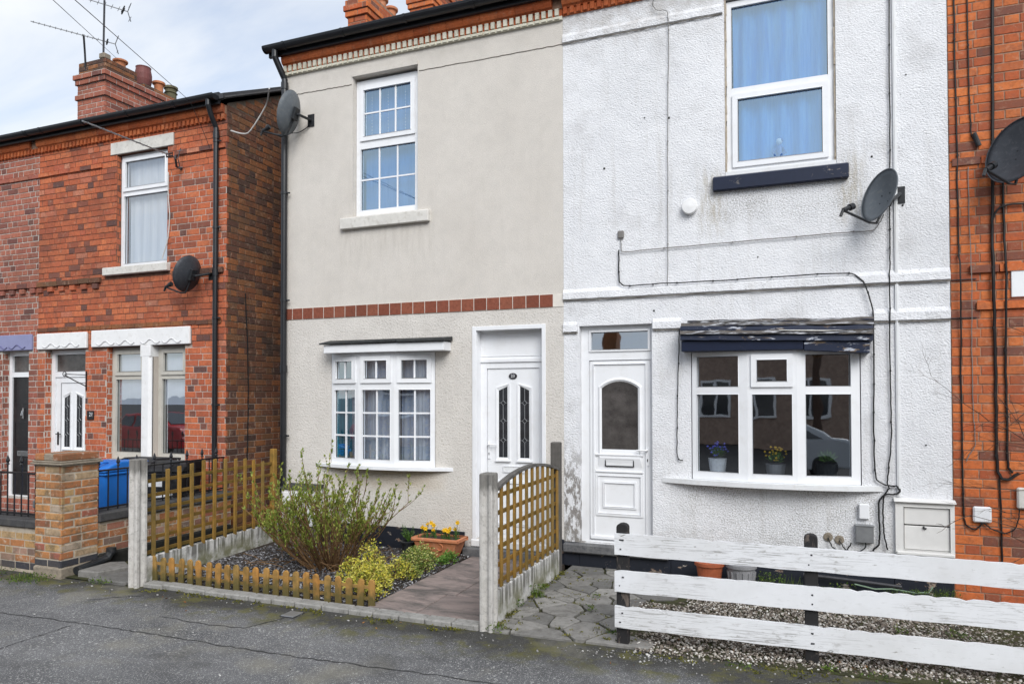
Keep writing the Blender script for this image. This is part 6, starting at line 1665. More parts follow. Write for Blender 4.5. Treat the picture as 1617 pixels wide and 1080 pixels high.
for i, (dx, dy_, h) in enumerate(((-.22, -.03, .13), (-.18, .02, .16), (-.14, -.05, .12), (-.09, .03, .15), (-.04, -.02, .11), (.03, .03, .10), (.08, -.04, .12), (.12, .0, .13), (.15, -.05, .11), (.22, -.02, .21), (-.12, .05, .17), (.18, .04, .12))): daffodil(i, -3.815 + dx, -.24 + dy_, .225, h, rng.uniform(-.03, .03))

def pot(name, label, x, y, rt, rb, h, mat, ribs=0, rim=.02):
    t = thing(name, label, 'flower pot', (x, y, 0.0)); m = MB()
    prof = [(rb, 0), (rb + (rt - rb) * .86, h * .84), (rt + .012, h * .85), (rt + .014, h - .004), (rt, h), (rt - rim, h), (rt - rim - .005, h - .04), (0, h - .045)]
    m.lathe(prof, (x, y, 0.01), 28); m.build('pot_body', mat, t)
    for k in range(ribs):
        a = 2 * math.pi * k / ribs; c, s = math.cos(a), math.sin(a)
        MB().tube([(x + c * (rb + .002), y + s * (rb + .002), .02), (x + c * (rb + (rt - rb) * .7 + .004), y + s * (rb + (rt - rb) * .7 + .004), .01 + h * .7)], .011, 6).build('flute', mat, t)
    return t
pb = pot('plant_pot', 'small black plastic pot beside the terracotta trough', -4.235, -.24, .085, .065, .165, 'black_plastic')
m = MB(); r = random.Random(6)
for i in range(26):
    a = r.uniform(0, 6.28); b = Vector((-4.235, -.24, .16)); e = b + Vector((math.cos(a) * .10, math.sin(a) * .08, r.uniform(.06, .20))); m.tube([b, (b + e) / 2 + Vector((0, 0, .02)), e], .0025, 4)
    for k in range(5): leaf(m, b + (e - b) * r.uniform(.4, 1), (r.uniform(-1, 1), r.uniform(-1, 1), r.uniform(-.2, 1)), r.uniform(.02, .035), .012)
pl_ = m.build('straggly_plant', 'leaf_green', None, org=(-4.235, -.24, .16)); tag(pl_, 'thin dark green plant growing in the small black pot', 'plant')
pot('plant_pot', 'reddish clay pot behind the white rail fence', -.765, -.33, .135, .10, .235, 'pot_red')
pot('plant_pot', 'grey fluted pot behind the white rail fence', -.465, -.33, .135, .105, .24, 'pot_grey', 14)

# meter box by the beige wall
mb_ = thing('meter_box', 'white meter box with a grey felt top against the beige house wall', 'box', (-5.86, -.14, 0))
MB().box(-6.10, -5.62, -.235, -.024, .24, .70).build('box_body', 'white_stone_paint', mb_, bevel=.01)
MB().hexa([(-6.13, -.26, .70), (-5.59, -.26, .70), (-5.59, -.0235, .715), (-6.13, -.0235, .715), (-6.13, -.26, .718), (-5.59, -.26, .718), (-5.59, -.0235, .755), (-6.13, -.0235, .755)]).build('box_top', 'lead_felt', mb_, bevel=.006)
MB().box(-6.06, -5.66, -.242, -.2355, .28, .66).build('box_door', 'white_stone_paint', mb_, bevel=.004)
MB().box(-6.05, -5.66, -.22, -.024, .02, .2395).build('box_stand', 'cap_stone', mb_, bevel=.008)

# cover in the footway, old pipe and stone by the pillar
cv = thing('access_cover', 'small square grey metal cover set in the tarmac', 'cover', (-4.06, -2.56, -.01))
MB().box(-4.135, -3.985, -2.64, -2.48, -.05, -.006).build('cover_frame', 'metal_dark', cv, bevel=.003); MB().box(-4.125, -3.995, -2.63, -2.49, -.05, -.002).build('cover_plate', 'metal_grey', cv, bevel=.003)
dp = thing('drain_pipe', 'broken black drain pipe lying by the foot of the brick pillar', 'pipe', (-7.0, -2.1, .05))
m = MB(); m.tube([(-7.02, -2.34, .055), (-7.05, -2.1, .075), (-7.06, -1.95, .10), (-7.055, -1.90, .17)], .045, 12); m.build('pipe_body', 'black_plastic', dp)
MB().lathe([(.052, 0), (.052, .06)], (-7.055, -1.90, .15), 12).build('collar', 'black_plastic', dp)
for (pts, h, nm, lb) in (([(-6.98, -2.36), (-6.72, -2.34), (-6.62, -2.02), (-6.86, -1.88), (-7.0, -1.96)], .07, 'stone_slab', 'broken mossy stone slab beside the black drain pipe'), ([(-6.75, -2.42), (-6.22, -2.42), (-6.20, -2.10), (-6.60, -2.05)], .03, 'stone_slab', 'flat grey stone slab in the passage beside the concrete post'), ([(-6.62, -2.0), (-6.2, -2.04), (-6.22, -1.7), (-6.66, -1.62)], .026, 'stone_slab', 'uneven dark stone slab further back in the passage')):
    m = MB(); m.prism(pts, 'z', -.02, h); o = m.build(nm, 'crazy_stone', None, bevel=.012, org=(pts[0][0], pts[0][1], 0)); tag(o, lb, 'stone')
hz = thing('waste_pipe', 'grey plastic pipe lying along the foot of the white house wall', 'pipe', (.45, -.12, .12))
MB().tube([(.10, -.10, .135), (.45, -.11, .125), (.95, -.12, .10)], .018, 8).build('pipe_body', 'metal_dark', hz)
o = MB().tube([(.55, -.16, .10), (.72, -.18, .075), (.86, -.16, .085), (1.05, -.17, .07), (1.17, -.15, .08), (1.20, -.13, .13)], .007, 6).build('hose', 'hose_green', None, org=(.86, -.16, .085)); tag(o, 'thin pale green hose lying below the meter cabinet', 'hose')

# ================================================================== satellite dishes and aerials
def dish(label, c, n, wall, mat='dish_dark', h=.54, w=.48, arm_s=1.0):
    """c centre of the reflector, n where it points, wall the fixing point"""
    c = Vector(c); n = Vector(n).normalized(); s = Vector((0, 0, 1)).cross(n).normalized(); u = n.cross(s); wall = Vector(wall)
    t = thing('satellite_dish', label, 'satellite dish', tuple(wall))
    T = Matrix.Identity(4)
    for q, ax in enumerate((s, u, n)):
        for k in range(3): T[k][q] = ax[k]
    for k in range(3): T[k][3] = c[k]
    m = MB(T); N = 40; vs, fs = [], []
    for lay_, off in ((0, 0.0), (1, -.006)):
        for i in range(7):
            f = i / 6
            for j in range(N):
                a = 2 * math.pi * j / N; vs.append((f * w / 2 * math.cos(a), f * h / 2 * math.sin(a), .075 * f * f - .075 + off))
    for lay_ in (0, 1):
        o = lay_ * 7 * N
        for i in range(6):
            for j in range(N): q = (o + i * N + j, o + i * N + (j + 1) % N, o + (i + 1) * N + (j + 1) % N, o + (i + 1) * N + j); fs.append(q if lay_ == 0 else q[::-1])
    for j in range(N): fs.append((6 * N + j, 6 * N + (j + 1) % N, 13 * N + (j + 1) % N, 13 * N + j))
    m.add(vs, fs); m.build('reflector', mat, t, smooth=True)
    rm = MB(T); rm.tube([(w / 2 * math.cos(2 * math.pi * j / N), h / 2 * math.sin(2 * math.pi * j / N), .0) for j in range(N)], .006, 5, closed=True); rm.build('reflector_rim', mat, t)
    bo = MB(T)
    for x, y in ((.05, .03), (-.05, .03), (.05, -.05), (-.05, -.05)): bo.lathe([(.007, .0), (.005, .006), (0, .007)], (x, y, -.07), 8)
    bo.build('bolts', 'metal_dark', t)
    f = Vector((0, -h / 2 - .02, .30 * arm_s))
    ar = MB(T); ar.tube([(0, -.05, -.10), (0, -h / 2 - .01, -.05), (0, -h / 2 - .03, .02), tuple(f)], .012, 8); ar.build('arm', 'black_plastic', t)
    d = (Vector((0, 0, -.05)) - f).normalized()
    ln = MB(T); ln.tube([f + Vector((0, .02, -.005)) - d * .03, f + d * .05 + Vector((0, .02, 0))], .022, 10); ln.tube([f + d * .045 + Vector((0, .02, 0)), f + d * .09 + Vector((0, .02, 0))], .032, 12); ln.tube([f + Vector((0, .01, .02)), f + Vector((0, -.06, .03))], .014, 8); ln.build('receiver', 'black_plastic', t)
    b = MB(); back = c - n * .10
    b.tube([back, back - n * .05, wall + Vector((0, -.05, 0)), wall], .018, 8); b.box(wall.x - .05, wall.x + .05, wall.y - .010, wall.y, wall.z - .08, wall.z + .08)
    b.build('wall_bracket', 'black_plastic', t)
    pv = MB(T); pv.box(-.05, .05, -.08, .08, -.125, -.085); pv.build('tilt_clamp', 'black_plastic', t, bevel=.006)
    return t
dish('grey satellite dish on the white house wall, near its navy window sill', (0.780, -0.28, 3.751), (-.80, -.55, .30), (.98, -.001, 3.80), 'dish_grey', .505, .43)
dish('black satellite dish by the downpipe of house 21', (-7.726, -0.22, 3.575), (-1.0, -.02, .30), (-7.50, -.001, 3.585), 'dish_dark', .50, .47)
dish('dark satellite dish hung at the corner of the beige house over its downpipe', (-6.000, -0.24, 5.542), (-.98, -.10, .28), (-5.83, -.001, 5.50), 'dish_grey', .56, .46)
dish('large black satellite dish on the orange brick house', (1.859, -0.3, 4.033), (-.70, -.62, .26), (2.1, -.006, 4.05), 'dish_dark', .60, .56)

def yagi(name, label, tip0, tip1, n, el, mount, vertical=False, refl=True, mat='metal_grey'):
    a, b = Vector(tip0), Vector(tip1); d = (b - a).normalized()
    t = thing(name, label, 'aerial', mount[0])
    MB().tube([a, b], .009, 6).build('boom', mat, t)
    s = Vector((0, 0, 1)) if vertical else d.cross(Vector((0, 0, 1))).normalized()
    for i in range(n):
        p = a + (b - a) * (i + .5) / n * .88; L = el * (.75 + .25 * i / n)
        MB().tube([p - s * L, p + s * L], .004, 4).build('element', mat, t)
    if refl:
        p = a + (b - a) * .90; u = s.cross(d)
        MB().tube([p - s * el * 1.1 + u * .02, p + s * el * 1.1 + u * .02, p + s * el * 1.1 - u * .02, p - s * el * 1.1 - u * .02], .012, 6, closed=True).build('dipole', 'black_plastic', t)
        for k in (-1, 1): MB().tube([b + u * .0, b + u * k * .16 + d * .05], .007, 5).build('reflector_arm', 'metal_dark', t); MB().tube([b + u * k * .12 + d * .035 - s * el, b + u * k * .12 + d * .035 + s * el], .005, 5).build('element', mat, t)
    MB().tube(mount, .016, 8).build('mast', 'metal_dark', t)
    return t
yagi('tv_aerial', 'long thin television aerial on a short mast on the chimney of house 21', (-11.43, .10, 7.97), (-10.82, 1.15, 7.97), 14, .055, [(-11.20, .90, 7.42), (-11.14, .83, 7.75), (-11.057, .742, 7.985)])
yagi('tv_aerial', 'television aerial with a bare tall mast rising above the chimney of house 21', (-10.955, .6, 8.53), (-10.615, 1.22, 8.53), 6, .10, [(-10.80, .91, 7.5), (-10.795, .91, 8.0), (-10.785, .91, 8.6)])
yagi('tv_aerial', 'television aerial pointing out from the wall above the upper window of house 21', (-8.0, -1.58, 5.24), (-8.015, -.12, 5.24), 12, .05, [(-8.06, -.003, 5.13), (-8.06, -.10, 5.13), (-8.015, -.16, 5.22), (-8.015, -.16, 5.27)])

# ================================================================== cables and wires
def cable(label, pts, r=.006, mat='cable_black', clips=0, name='cable', cat='cable', sub=6, clip_mat='cable_black', wob=.004):
    rr = random.Random(len(label)); P = [Vector(p) for p in pts]; out = []
    for i in range(len(P) - 1):                                 # soft corners
        p0, p1, p2, p3 = P[max(0, i - 1)], P[i], P[i + 1], P[min(len(P) - 1, i + 2)]
        for k in range(sub):
            t = k / sub; t2, t3 = t * t, t * t * t; T1, T2 = (p2 - p0) * .35, (p3 - p1) * .35
            lim = (p2 - p1).length
            if T1.length > lim: T1 = T1.normalized() * lim
            if T2.length > lim: T2 = T2.normalized() * lim
            q = p1 * (2 * t3 - 3 * t2 + 1) + T1 * (t3 - 2 * t2 + t) + p2 * (-2 * t3 + 3 * t2) + T2 * (t3 - t2)
            out.append(q + (Vector((rr.uniform(-wob, wob), 0, rr.uniform(-wob, wob))) if 0 < k else Vector()))
    out.append(P[-1]); m = MB(); m.tube(out, r, 6)
    if clips:
        L = 0
        for a, b in zip(out, out[1:]):
            L += (b - a).length
            if L > clips: L = 0; k_ = r * .6 + .004; m.box(b.x - k_, b.x + k_, b.y - k_, b.y + r * 1.6, b.z - k_, b.z + k_)
    return tag(m.build(name, mat, None, org=tuple(P[0])), label, cat)
yc = -.022
cable('black cable looping across the white wall below its string course and down past the bay', [(-1.736, yc, 3.48), (-1.733, yc, 3.14), (-1.66, -.036, 3.083), (-1.2, -.036, 3.082), (-.5, -.036, 3.078), (.537, -.036, 3.075), (.675, -.04, 2.96), (.745, -.04, 2.65), (.745, yc, 1.9), (.742, yc, 1.40), (.755, yc, 1.10), (.83, -.03, 1.035), (.93, -.03, 1.03)], .007, clips=.24)
cable('pale grey cable from the small wall box to the dish on the white house', [(-1.714, yc, 3.62), (-1.708, yc, 3.47), (-1.66, yc, 3.455), (-1.0, yc, 3.462), (.484, yc, 3.48), (.74, yc, 3.475), (.80, yc, 3.53), (.84, -.06, 3.62)], .005, 'cable_grey', .5)
cable('thin black cable dropping from the eaves of the white house beside its white duct', [(.910, yc, 6.2), (.912, yc, 5.6), (.905, yc, 4.4), (.895, yc, 3.3), (.888, -.04, 3.0), (.885, yc, 2.0), (.890, yc, 1.5), (.865, yc, 1.2), (.85, yc, 1.05), (.87, -.03, 1.0)], .006, clips=.42)
cable('knot of black cables running down beside the meter cabinet', [(.93, -.03, 1.03), (.955, -.03, .99), (.93, -.03, .955), (.83, -.03, .94), (.775, -.03, .86), (.78, -.03, .62), (.775, -.03, .48), (.72, -.03, .40)], .008)
cable('second black cable beside the knot at the meter cabinet', [(.865, -.03, 1.0), (.82, -.03, .93), (.81, -.03, .80), (.82, -.03, .55), (.845, -.03, .42)], .007)
cable('thin black wire down the left side of the bay of the white house', [(-1.088, yc, 2.60), (-1.10, yc, 2.30), (-1.115, yc, 1.7), (-1.122, yc, 1.28), (-1.10, yc, 1.215), (-1.06, yc, 1.21)], .005, clips=.33)
cable('faint grey wire down the white wall from the eaves to the string course', [(-1.33, -.03, 6.22), (-1.35, -.03, 6.1), (-1.30, -.03, 6.03), (-1.20, -.035, 6.0), (-1.185, yc, 5.8), (-1.20, yc, 4.6), (-1.205, yc, 3.6), (-1.21, -.03, 3.06)], .004, 'cable_grey', .5)
cable('two dark leads hanging from the wall patches to the grey box', [(.33, -.02, .50), (.36, -.04, .42), (.43, -.05, .38), (.50, -.04, .40), (.53, -.05, .47)], .006)
cable('short dark lead from the round patch below the grey box', [(.43, -.02, .48), (.48, -.045, .40), (.58, -.05, .38), (.645, -.05, .42), (.66, -.05, .48)], .006)
yr = -.016
cable('black cable running full height down the brick edge next to the white wall', [(1.447, yr, 6.2), (1.450, yr, 5.5), (1.458, yr, 4.5), (1.462, yr, 3.3), (1.468, -.05, 2.95), (1.468, yr, 2.2), (1.470, yr, 1.2), (1.472, yr, .82), (1.49, yr, .70), (1.56, -.03, .66), (1.61, -.04, .72)], .007, clips=.45)
cable('black cable ending at an insulator on the orange bricks', [(1.553, yr, 6.2), (1.556, yr, 5.4), (1.560, yr, 4.9), (1.568, yr, 4.5), (1.575, yr, 4.30), (1.60, -.02, 4.24)], .006, clips=.5)
o = MB().tube([(1.592, -.03, 4.30), (1.632, -.03, 4.18)], .022, 10).build('insulator', 'black_plastic', None, org=(1.61, -.03, 4.24)); tag(o, 'black tubular insulator fixed to the orange bricks', 'insulator')
cable('thick black cable down the orange bricks ending in a U-shaped loop', [(1.755, yr, 6.2), (1.754, yr, 5.4), (1.740, -.02, 4.2), (1.728, -.02, 3.4), (1.728, -.045, 2.9), (1.738, -.02, 2.3), (1.738, -.02, 1.5), (1.742, -.02, 1.22), (1.78, -.03, 1.13), (1.84, -.03, 1.14), (1.90, -.03, 1.19)], .013, clips=.55)
cable('second thick black cable just beside the U-shaped loop', [(1.815, -.02, 4.3), (1.818, -.02, 3.5), (1.825, -.045, 2.9), (1.818, -.02, 2.2), (1.822, -.02, 1.5), (1.825, -.02, 1.24), (1.86, -.02, 1.19)], .010, clips=.6)
cable('dark cable bending over from the thick cable towards the white wall plate', [(1.726, -.022, 2.7), (1.722, -.026, 3.3), (1.735, -.026, 3.50), (1.79, -.026, 3.60), (1.92, -.026, 3.615), (2.25, -.026, 3.62)], .008)
cable('thin brown wire between the two brick-edge cables', [(1.548, yr, 4.0), (1.552, yr, 3.4), (1.556, -.05, 2.95), (1.558, yr, 2.4), (1.562, yr, 1.7), (1.575, yr, 1.45), (1.52, yr, 1.33), (1.50, yr, 1.28)], .004, 'cable_grey')
cable('dark cable hanging below the loop to the foot of the orange bricks', [(1.760, yr, 1.15), (1.765, yr, .8), (1.770, yr, .3)], .008)
cable('slack black lead under the white box on the orange bricks', [(1.63, -.03, .73), (1.68, -.03, .68), (1.78, -.03, .64), (1.86, -.03, .68), (1.90, -.03, .80), (1.90, -.03, .95)], .006)
cable('white flex hanging beside the upper window of house 21', [(-8.29, -.03, 5.10), (-8.30, -.02, 4.8), (-8.27, -.02, 4.45), (-8.30, -.02, 4.15), (-8.36, -.03, 3.95), (-8.40, -.03, 3.86)], .008, 'cable_white')
cable('black cable sagging along the side wall of house 21', [(-7.225, .35, 3.35), (-7.225, .40, 2.5), (-7.228, .42, 1.7), (-7.225, .40, 1.0)], .008)
cable('white cable slung from the beige corner dish to the verge of house 21', [(-6.35, -.20, 5.93), (-6.62, .05, 5.84), (-6.95, .08, 5.52), (-7.225, .05, 5.58)], .010, 'cable_white', wob=0)
cable('black lead looping from the receiver of the beige corner dish to the wall', [(-6.42, -.25, 5.35), (-6.25, -.14, 5.33), (-6.0, -.03, 5.36), (-5.86, -.03, 5.42), (-5.84, -.03, 5.50)], .006)
cable('overhead wire coming down to the gutter of house 21', [(-4.890, -4.0, 4.816), (-7.654, -0.26, 5.941)], .0035, wob=0, sub=2)
cable('thin black wire dropping from the gutter of house 21 to its wall', [(-7.654, -0.26, 5.941), (-7.60, -.10, 5.62), (-7.52, -.02, 5.33)], .004, wob=0)
cable('overhead wire coming down behind the aerial to the chimney of house 21', [(-5.126, -4.0, 4.866), (-10.72, 1.15, 7.66)], .003, wob=0, sub=2)
hb = thing('hanging_bracket', 'scrolled black hanging basket bracket between the door and window of house 21', 'bracket', (-9.93, 0, 2.1))
m = MB(); m.box(-9.94, -9.925, -.022, -.006, 1.98, 2.27); m.tube([(-9.932, -.02, 2.04), (-9.93, -.20, 2.12), (-9.93, -.36, 2.20)], .008, 6); m.tube([(-9.93, -.02, 2.21), (-9.93, -.36, 2.215)], .006, 6)
m.tube([(-9.93, -.36 - .03 * math.sin(a / 10 * 6) * (1 - a / 40), 2.215 + .035 * math.cos(a / 10 * 6)) for a in range(0, 12)], .006, 6); m.build('bracket_arm', 'black_paint', hb)

# ================================================================== behind the glass
drape('curtain', -.54, .37, 4.22, 5.98, .135, 'net_sky_tint', 'net curtain coloured with mirrored sky blue behind the upper window of the white house', 5, .034)
drape('curtain', -5.12, -4.31, 4.2, 5.9, .20, 'sheet_sky_tint', 'added blue sheet standing for mirrored sky behind the six-paned beige upper window', 3, .01)  # sheet added behind the glass to give the blue of reflected sky
for i, x in enumerate((-4.98, -4.74, -4.49)):
    m = MB(); m.tube([(x, .125, 5.80), (x, .125, 5.20)], .0015, 4)
    for k in range(13): m.lathe([(0, -.009), (.008, 0), (0, .009)], (x, .125, 5.72 - k * .042), 6)
    tag(m.build('bead_string', 'flower_white', None, org=(x, .125, 5.8)), 'string of small white beads hanging inside the top of the beige upper window', 'beads', 'bead strings in the beige upper window')
drape('curtain', -5.42, -4.95, 1.05, 2.38, .05, 'net_lace', 'patterned net curtain in the left facet of the beige bay', 5, .012)
drape('curtain', -4.96, -4.54, 1.05, 2.38, .00, 'net_lace', 'patterned net curtain in the middle facet of the beige bay', 5, .012)
drape('curtain', -4.50, -4.05, 1.05, 2.38, .05, 'net_lace', 'patterned net curtain in the facet of the beige bay nearest the door', 5, .012)
drape('curtain', -5.44, -5.20, 1.05, 2.38, .015, 'curtain_teal', 'teal curtain at the left edge of the beige bay', 4, .014)
drape('curtain', -4.33, -4.16, 1.05, 2.38, .028, 'net_white', 'white curtain hanging in the right hand facet of the beige bay', 3, .012)
drape('curtain', -4.90, -4.80, 1.05, 2.38, -.025, 'net_white', 'narrow white curtain in the middle facet of the beige bay', 2, .010)
drape('curtain', -9.26, -8.41, 3.84, 5.45, .165, 'net_white', 'white curtain filling the upper window of house 21', 5, .014)
for a, b, lb in ((-9.44, -8.87, 'white roller blind half down in the window nearest the door of house 21'), (-8.53, -8.05, 'white roller blind half down in the window nearest the downpipe of house 21')):
    m = MB(); m.quad((a, .165, 1.78), (b, .165, 1.78), (b, .165, 2.57), (a, .165, 2.57)); m.box(a, b, .160, .170, 1.765, 1.785); tag(m.build('blind', 'blind_white', None, org=((a + b) / 2, .165, 2.57)), lb, 'blind')
fg = thing('figurine', 'small blue and white figurine of a girl inside the white upper window', 'figurine', (-.085, .105, 4.17))
m = MB(); m.lathe([(.045, 4.20), (.055, 4.23), (.040, 4.30), (.030, 4.36), (.036, 4.41), (.022, 4.45), (.012, 4.465)], (-.085, .100, 0), 14); m.tube([(-.115, .085, 4.42), (-.150, .06, 4.37), (-.125, .05, 4.33)], .012, 6); m.tube([(-.055, .085, 4.42), (-.03, .06, 4.36), (-.08, .05, 4.33)], .012, 6); m.build('figure_body', 'figurine_blue', fg, smooth=True)
m = MB(); m.lathe([(0, 4.455), (.022, 4.465), (.030, 4.49), (.026, 4.515), (0, 4.53)], (-.088, .096, 0), 12); m.build('figure_head', 'flower_white', fg, smooth=True)
m = MB(); m.lathe([(.031, 4.49), (.034, 4.505), (.026, 4.53), (0, 4.54)], (-.082, .104, 0), 12); m.build('figure_hair', 'figurine_blue', fg, smooth=True)
def indoor_plant(label, x, y, zb, potmat, rt, h, flower, seed, leafm='leaf_green'):
    t = thing('potted_plant', label, 'house plant', (x, y, zb)); m = MB(); m.lathe([(rt * .75, 0), (rt, h), (rt - .012, h), (rt - .015, h - .02), (0, h - .02)], (x, y, zb), 20); m.build('pot_body', potmat, t)
    r = random.Random(seed); g = MB(); f = MB()
    for i in range(60):
        a = r.uniform(0, 6.28); q = rt * 1.3 * r.random(); b = Vector((x, y, zb + h)); e = b + Vector((math.cos(a) * q, math.sin(a) * q * .6, r.uniform(.03, .17)))
        leaf(g, b + (e - b) * .3, e - b, r.uniform(.06, .11), .02)
        if flower and i < 34: f.lathe([(0, -.012), (.014, 0), (0, .012)], tuple(e), 6)
    g.build('leaves', leafm, t, kind='stuff')
    if flower: f.build('flower_heads', flower, t, kind='stuff')
MB().box(-.93, .59, .02, .16, 1.0, 1.03).build('inner_ledge', 'upvc_dull', white)
indoor_plant('white pot of blue flowers inside the bay of the white house', -.72, .09, 1.031, 'flower_white', .095, .20, 'flower_blue', 3)
indoor_plant('yellow-green leafy plant inside the middle pane of the white house bay', -.15, .09, 1.031, 'pot_grey', .10, .16, 'daffodil_yellow', 4, 'leaf_low')
indoor_plant('dark green plant inside the pane of the white house bay nearest the cables', .33, .10, 1.031, 'bin_black', .11, .18, None, 5)

# ================================================================== across the street (seen mirrored in the panes)
def opposite(x):
    t = thing('terraced_house', 'brick terraced house across the street, mirrored in the lower window panes', 'house', (x, -19.5, 0), 'terraced houses across the street')
    y = -19.5
    m = MB(); m.hexa([(x - 2.5, y - 7, -.1), (x + 2.495, y - 7, -.1), (x + 2.495, y, -.1), (x - 2.5, y, -.1), (x - 2.5, y - 7, 5.6), (x + 2.495, y - 7, 5.6), (x + 2.495, y, 5.6), (x - 2.5, y, 5.6)]); m.build('wall', 'far_brick', t)
    m = MB(); m.prism([(y + .25, 5.6), (y - 3.5, 7.5), (y - 7.25, 5.6)], 'x', x - 2.5, x + 2.495); m.build('roof', 'slate_roof', t)
    m = MB(); m.box(x - 2.8, x - 2.2, y - 3.9, y - 3.0, 6.9, 8.4); c = m.build('chimney', 'brick_brown', t)
    for k in (-.15, .15): MB().lathe([(.1, 0), (.12, .3), (.08, .3)], (x - 2.5, y - 3.45 + k, 8.4), 10).build('chimney_pot', 'terracotta', c)
    for a, b, c_, d in ((x - 1.9, x - .5, 1.0, 2.5), (x - 1.8, x - .6, 3.5, 5.0), (x + .7, x + 1.9, 3.5, 5.0)):
        f = MB(); bar_frame(f, a, b, c_, d, .09, 0, .06); f.box((a + b) / 2 - .04, (a + b) / 2 + .04, 0.001, .06, c_ + .09, d - .09); f.box(a + .09, b - .09, 0.002, .055, c_ + (d - c_) * .62, c_ + (d - c_) * .62 + .07)
        f.v = [(p[0], y + .06 - p[1], p[2]) for p in f.v]; w = f.build('window', 'upvc', t)
        q = MB(); q.quad((a + .05, y + .02, c_ + .05), (a + .05, y + .02, d - .05), (b - .05, y + .02, d - .05), (b - .05, y + .02, c_ + .05)); q.build('pane', 'glass_dark', w)
    m = MB(); m.box(x + .8, x + 1.75, y, y + .05, 0, 2.1); dd = m.build('door', 'upvc', t); MB().box(x + 1.0, x + 1.55, y + .051, y + .058, 1.1, 1.9).build('pane', 'glass_dark', dd)
    return t
op = opposite(-25.0)
for i in range(1, 9):
    o = op.copy(); C.objects.link(o); o.location = (-25 + 5 * i, -19.5, 0)
    for ch_ in op.children:
        q = ch_.copy(); C.objects.link(q); q.parent = o; q.matrix_parent_inverse = ch_.matrix_parent_inverse
        for g2 in ch_.children: s_ = g2.copy(); C.objects.link(s_); s_.parent = q; s_.matrix_parent_inverse = g2.matrix_parent_inverse

def street_tree(x, y):
    t = thing('street_tree', 'bare tree across the street, mirrored in the panes of the white house', 'tree', (x, y, -.13)); m = MB(); r = random.Random(15)
    def br(p, d, L, rad, dep):
        pts = [p]; q = p
        for i in range(6):
            d = (d + Vector((r.uniform(-.2, .2), r.uniform(-.2, .2), r.uniform(-.08, .2)))).normalized(); q = q + d * L / 6; pts.append(q)
            if dep < 3 and i > 1:
                for _ in range(2 if dep < 2 else 1): br(q, (d + Vector((r.uniform(-1, 1), r.uniform(-1, 1), r.uniform(-.3, .6))) * .9).normalized(), L * r.uniform(.35, .6), rad * .55, dep + 1)
        m.tube(pts, rad, 5, r1=rad * .4)
    base = Vector((x, y, -.13)); MB().tube([base, base + Vector((.05, 0, 1.6)), base + Vector((0, .05, 3.2))], .14, 10, r1=.11).build('trunk', 'twig_dark', t)
    for i in range(6): a = i * 1.05; br(base + Vector((0, .05, 3.1)), Vector((math.cos(a) * .8, math.sin(a) * .8, 1.2)).normalized(), 4.6, .06, 0)
    m.build('crown', 'twig', t, kind='stuff')
street_tree(7.0, -15.0)

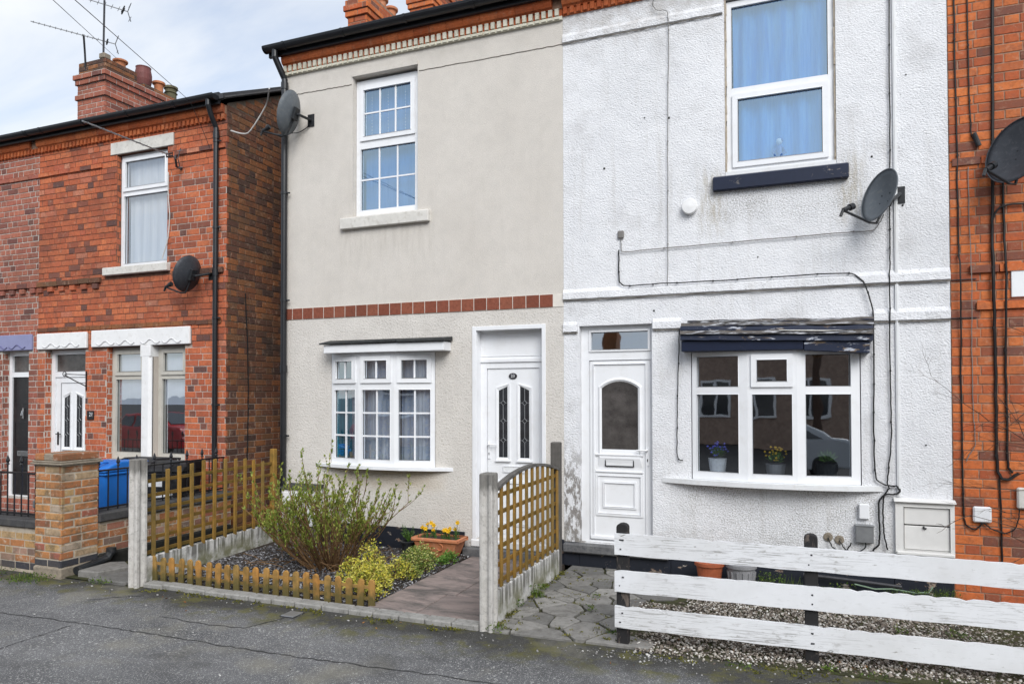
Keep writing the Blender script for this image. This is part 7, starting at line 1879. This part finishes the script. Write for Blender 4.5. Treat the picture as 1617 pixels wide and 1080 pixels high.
def car(label, x, y, paint, z0=-.13):
    t = thing('parked_car', label, 'car', (x, y, z0)); T = Matrix.Translation((x, y, z0))
    body = [(-2.05, .28), (-2.08, .62), (-1.95, .86), (-1.05, .96), (-.55, 1.40), (.75, 1.46), (1.55, 1.02), (1.95, .94), (2.06, .6), (2.02, .28)]
    m = MB(T); k = len(body); vs, fs = [], []
    for yy, ins in ((-.84, .10), (-.84 + .06, 0), (.84 - .06, 0), (.84, .10)):
        for px, pz in body: vs.append((px * (1 - ins * .12), yy * (1 - .17 * max(0, (pz - .95) / .5)), pz - (ins * .2 if pz > .9 else 0)))
    for r_ in range(3):
        for i in range(k): fs.append((r_ * k + i, r_ * k + (i + 1) % k, (r_ + 1) * k + (i + 1) % k, (r_ + 1) * k + i))
    fs += [tuple(range(k))[::-1], tuple(range(3 * k, 4 * k))]; m.add(vs, fs); m.build('body', paint, t, bevel=.04, segs=2)
    for s in (-1, 1):
        g = MB(T); yy = lambda z: s * (.846 - .845 * .17 * max(0, (z - .95) / .5) + .004)
        for a, b, c_, d in ((-.95, -.50, -.05, -.05), (.02, .02, .62, 1.30)): g.add([(a, yy(.98), .99), (c_ if a < 0 else d, yy(.98), .99), (c_, yy(1.3), 1.34), (b, yy(1.3), 1.34)], [(0, 1, 2, 3)])
        g.build('side_window', 'glass_dark', t)
        for wx in (-1.30, 1.30):
            w = MB(T @ Matrix.Translation((wx, s * .76, .31)) @ Matrix.Rotation(R(90), 4, 'X')); w.lathe([(.19, -.11), (.29, -.11), (.31, -.08), (.31, .08), (.29, .11), (.19, .11)], (0, 0, 0), 22); wh = w.build('wheel', 'black_plastic', t)
            w = MB(T @ Matrix.Translation((wx, s * .76, .31)) @ Matrix.Rotation(R(90), 4, 'X')); w.lathe([(0, -.09), (.19, -.105), (.19, .105), (0, .09)], (0, 0, 0), 14); w.build('rim', 'metal_grey', wh)
        MB(T).box(2.0 - .05, 2.075, s * .55 - .16, s * .55 + .16, .66, .80).build('headlight', 'chrome', t, bevel=.02); MB(T).box(-2.09, -2.0, s * .6 - .14, s * .6 + .14, .66, .82).build('tail_light', 'pot_red', t, bevel=.02)
    for a, b in (((-1.02, .985), (-.58, 1.37)), ((1.50, 1.06), (.80, 1.435))):
        sg = 1 if a[0] > 0 else -1
        MB(T).add([(a[0] + sg * .01, -.66, a[1] + .012), (a[0] + sg * .01, .66, a[1] + .012), (b[0] + sg * .01, .58, b[1] + .012), (b[0] + sg * .01, -.58, b[1] + .012)], [(0, 1, 2, 3)]).build('windscreen', 'glass_dark', t)
    return t
plain('car_silver', (.42, .46, .50), .3, .03, 3, spec=.6); plain('car_red', (.45, .02, .025), .3, .03, 3, spec=.6)
car('silver parked car mirrored in the bay panes of the white house', 3.4, -10.4, 'car_silver'); car('red parked car mirrored in the lower windows of house 21', -20.5, -10.4, 'car_red')

# ------------------------------------------------------------------ repeats of one kind share a group
GROUPS = {'satellite_dish': 'satellite dishes on the house fronts', 'tv_aerial': 'television aerials of house 21', 'wheelie_bin': 'wheelie bins of house 21', 'trellis_fence': 'trellis fences of the beige garden',
          'garden_wall': 'low brick garden walls', 'iron_railing': 'black iron railings', 'plant_pot': 'plant pots by the walls', 'cable': 'cables on the house fronts', 'curtain': 'curtains behind the panes',
          'blind': 'roller blinds of house 21', 'variegated_bush': 'variegated bushes by the path', 'potted_plant': 'potted plants in the bay of the white house', 'stone_slab': 'stone slabs in the passage', 'parked_car': 'cars parked across the street', 'terraced_house': 'terraced houses along the near side of the street'}
for o in list(C.objects):
    if o.parent is None and 'category' in o and 'group' not in o:
        k = o.name.split('.')[0]
        if k in GROUPS: o['group'] = GROUPS[k]
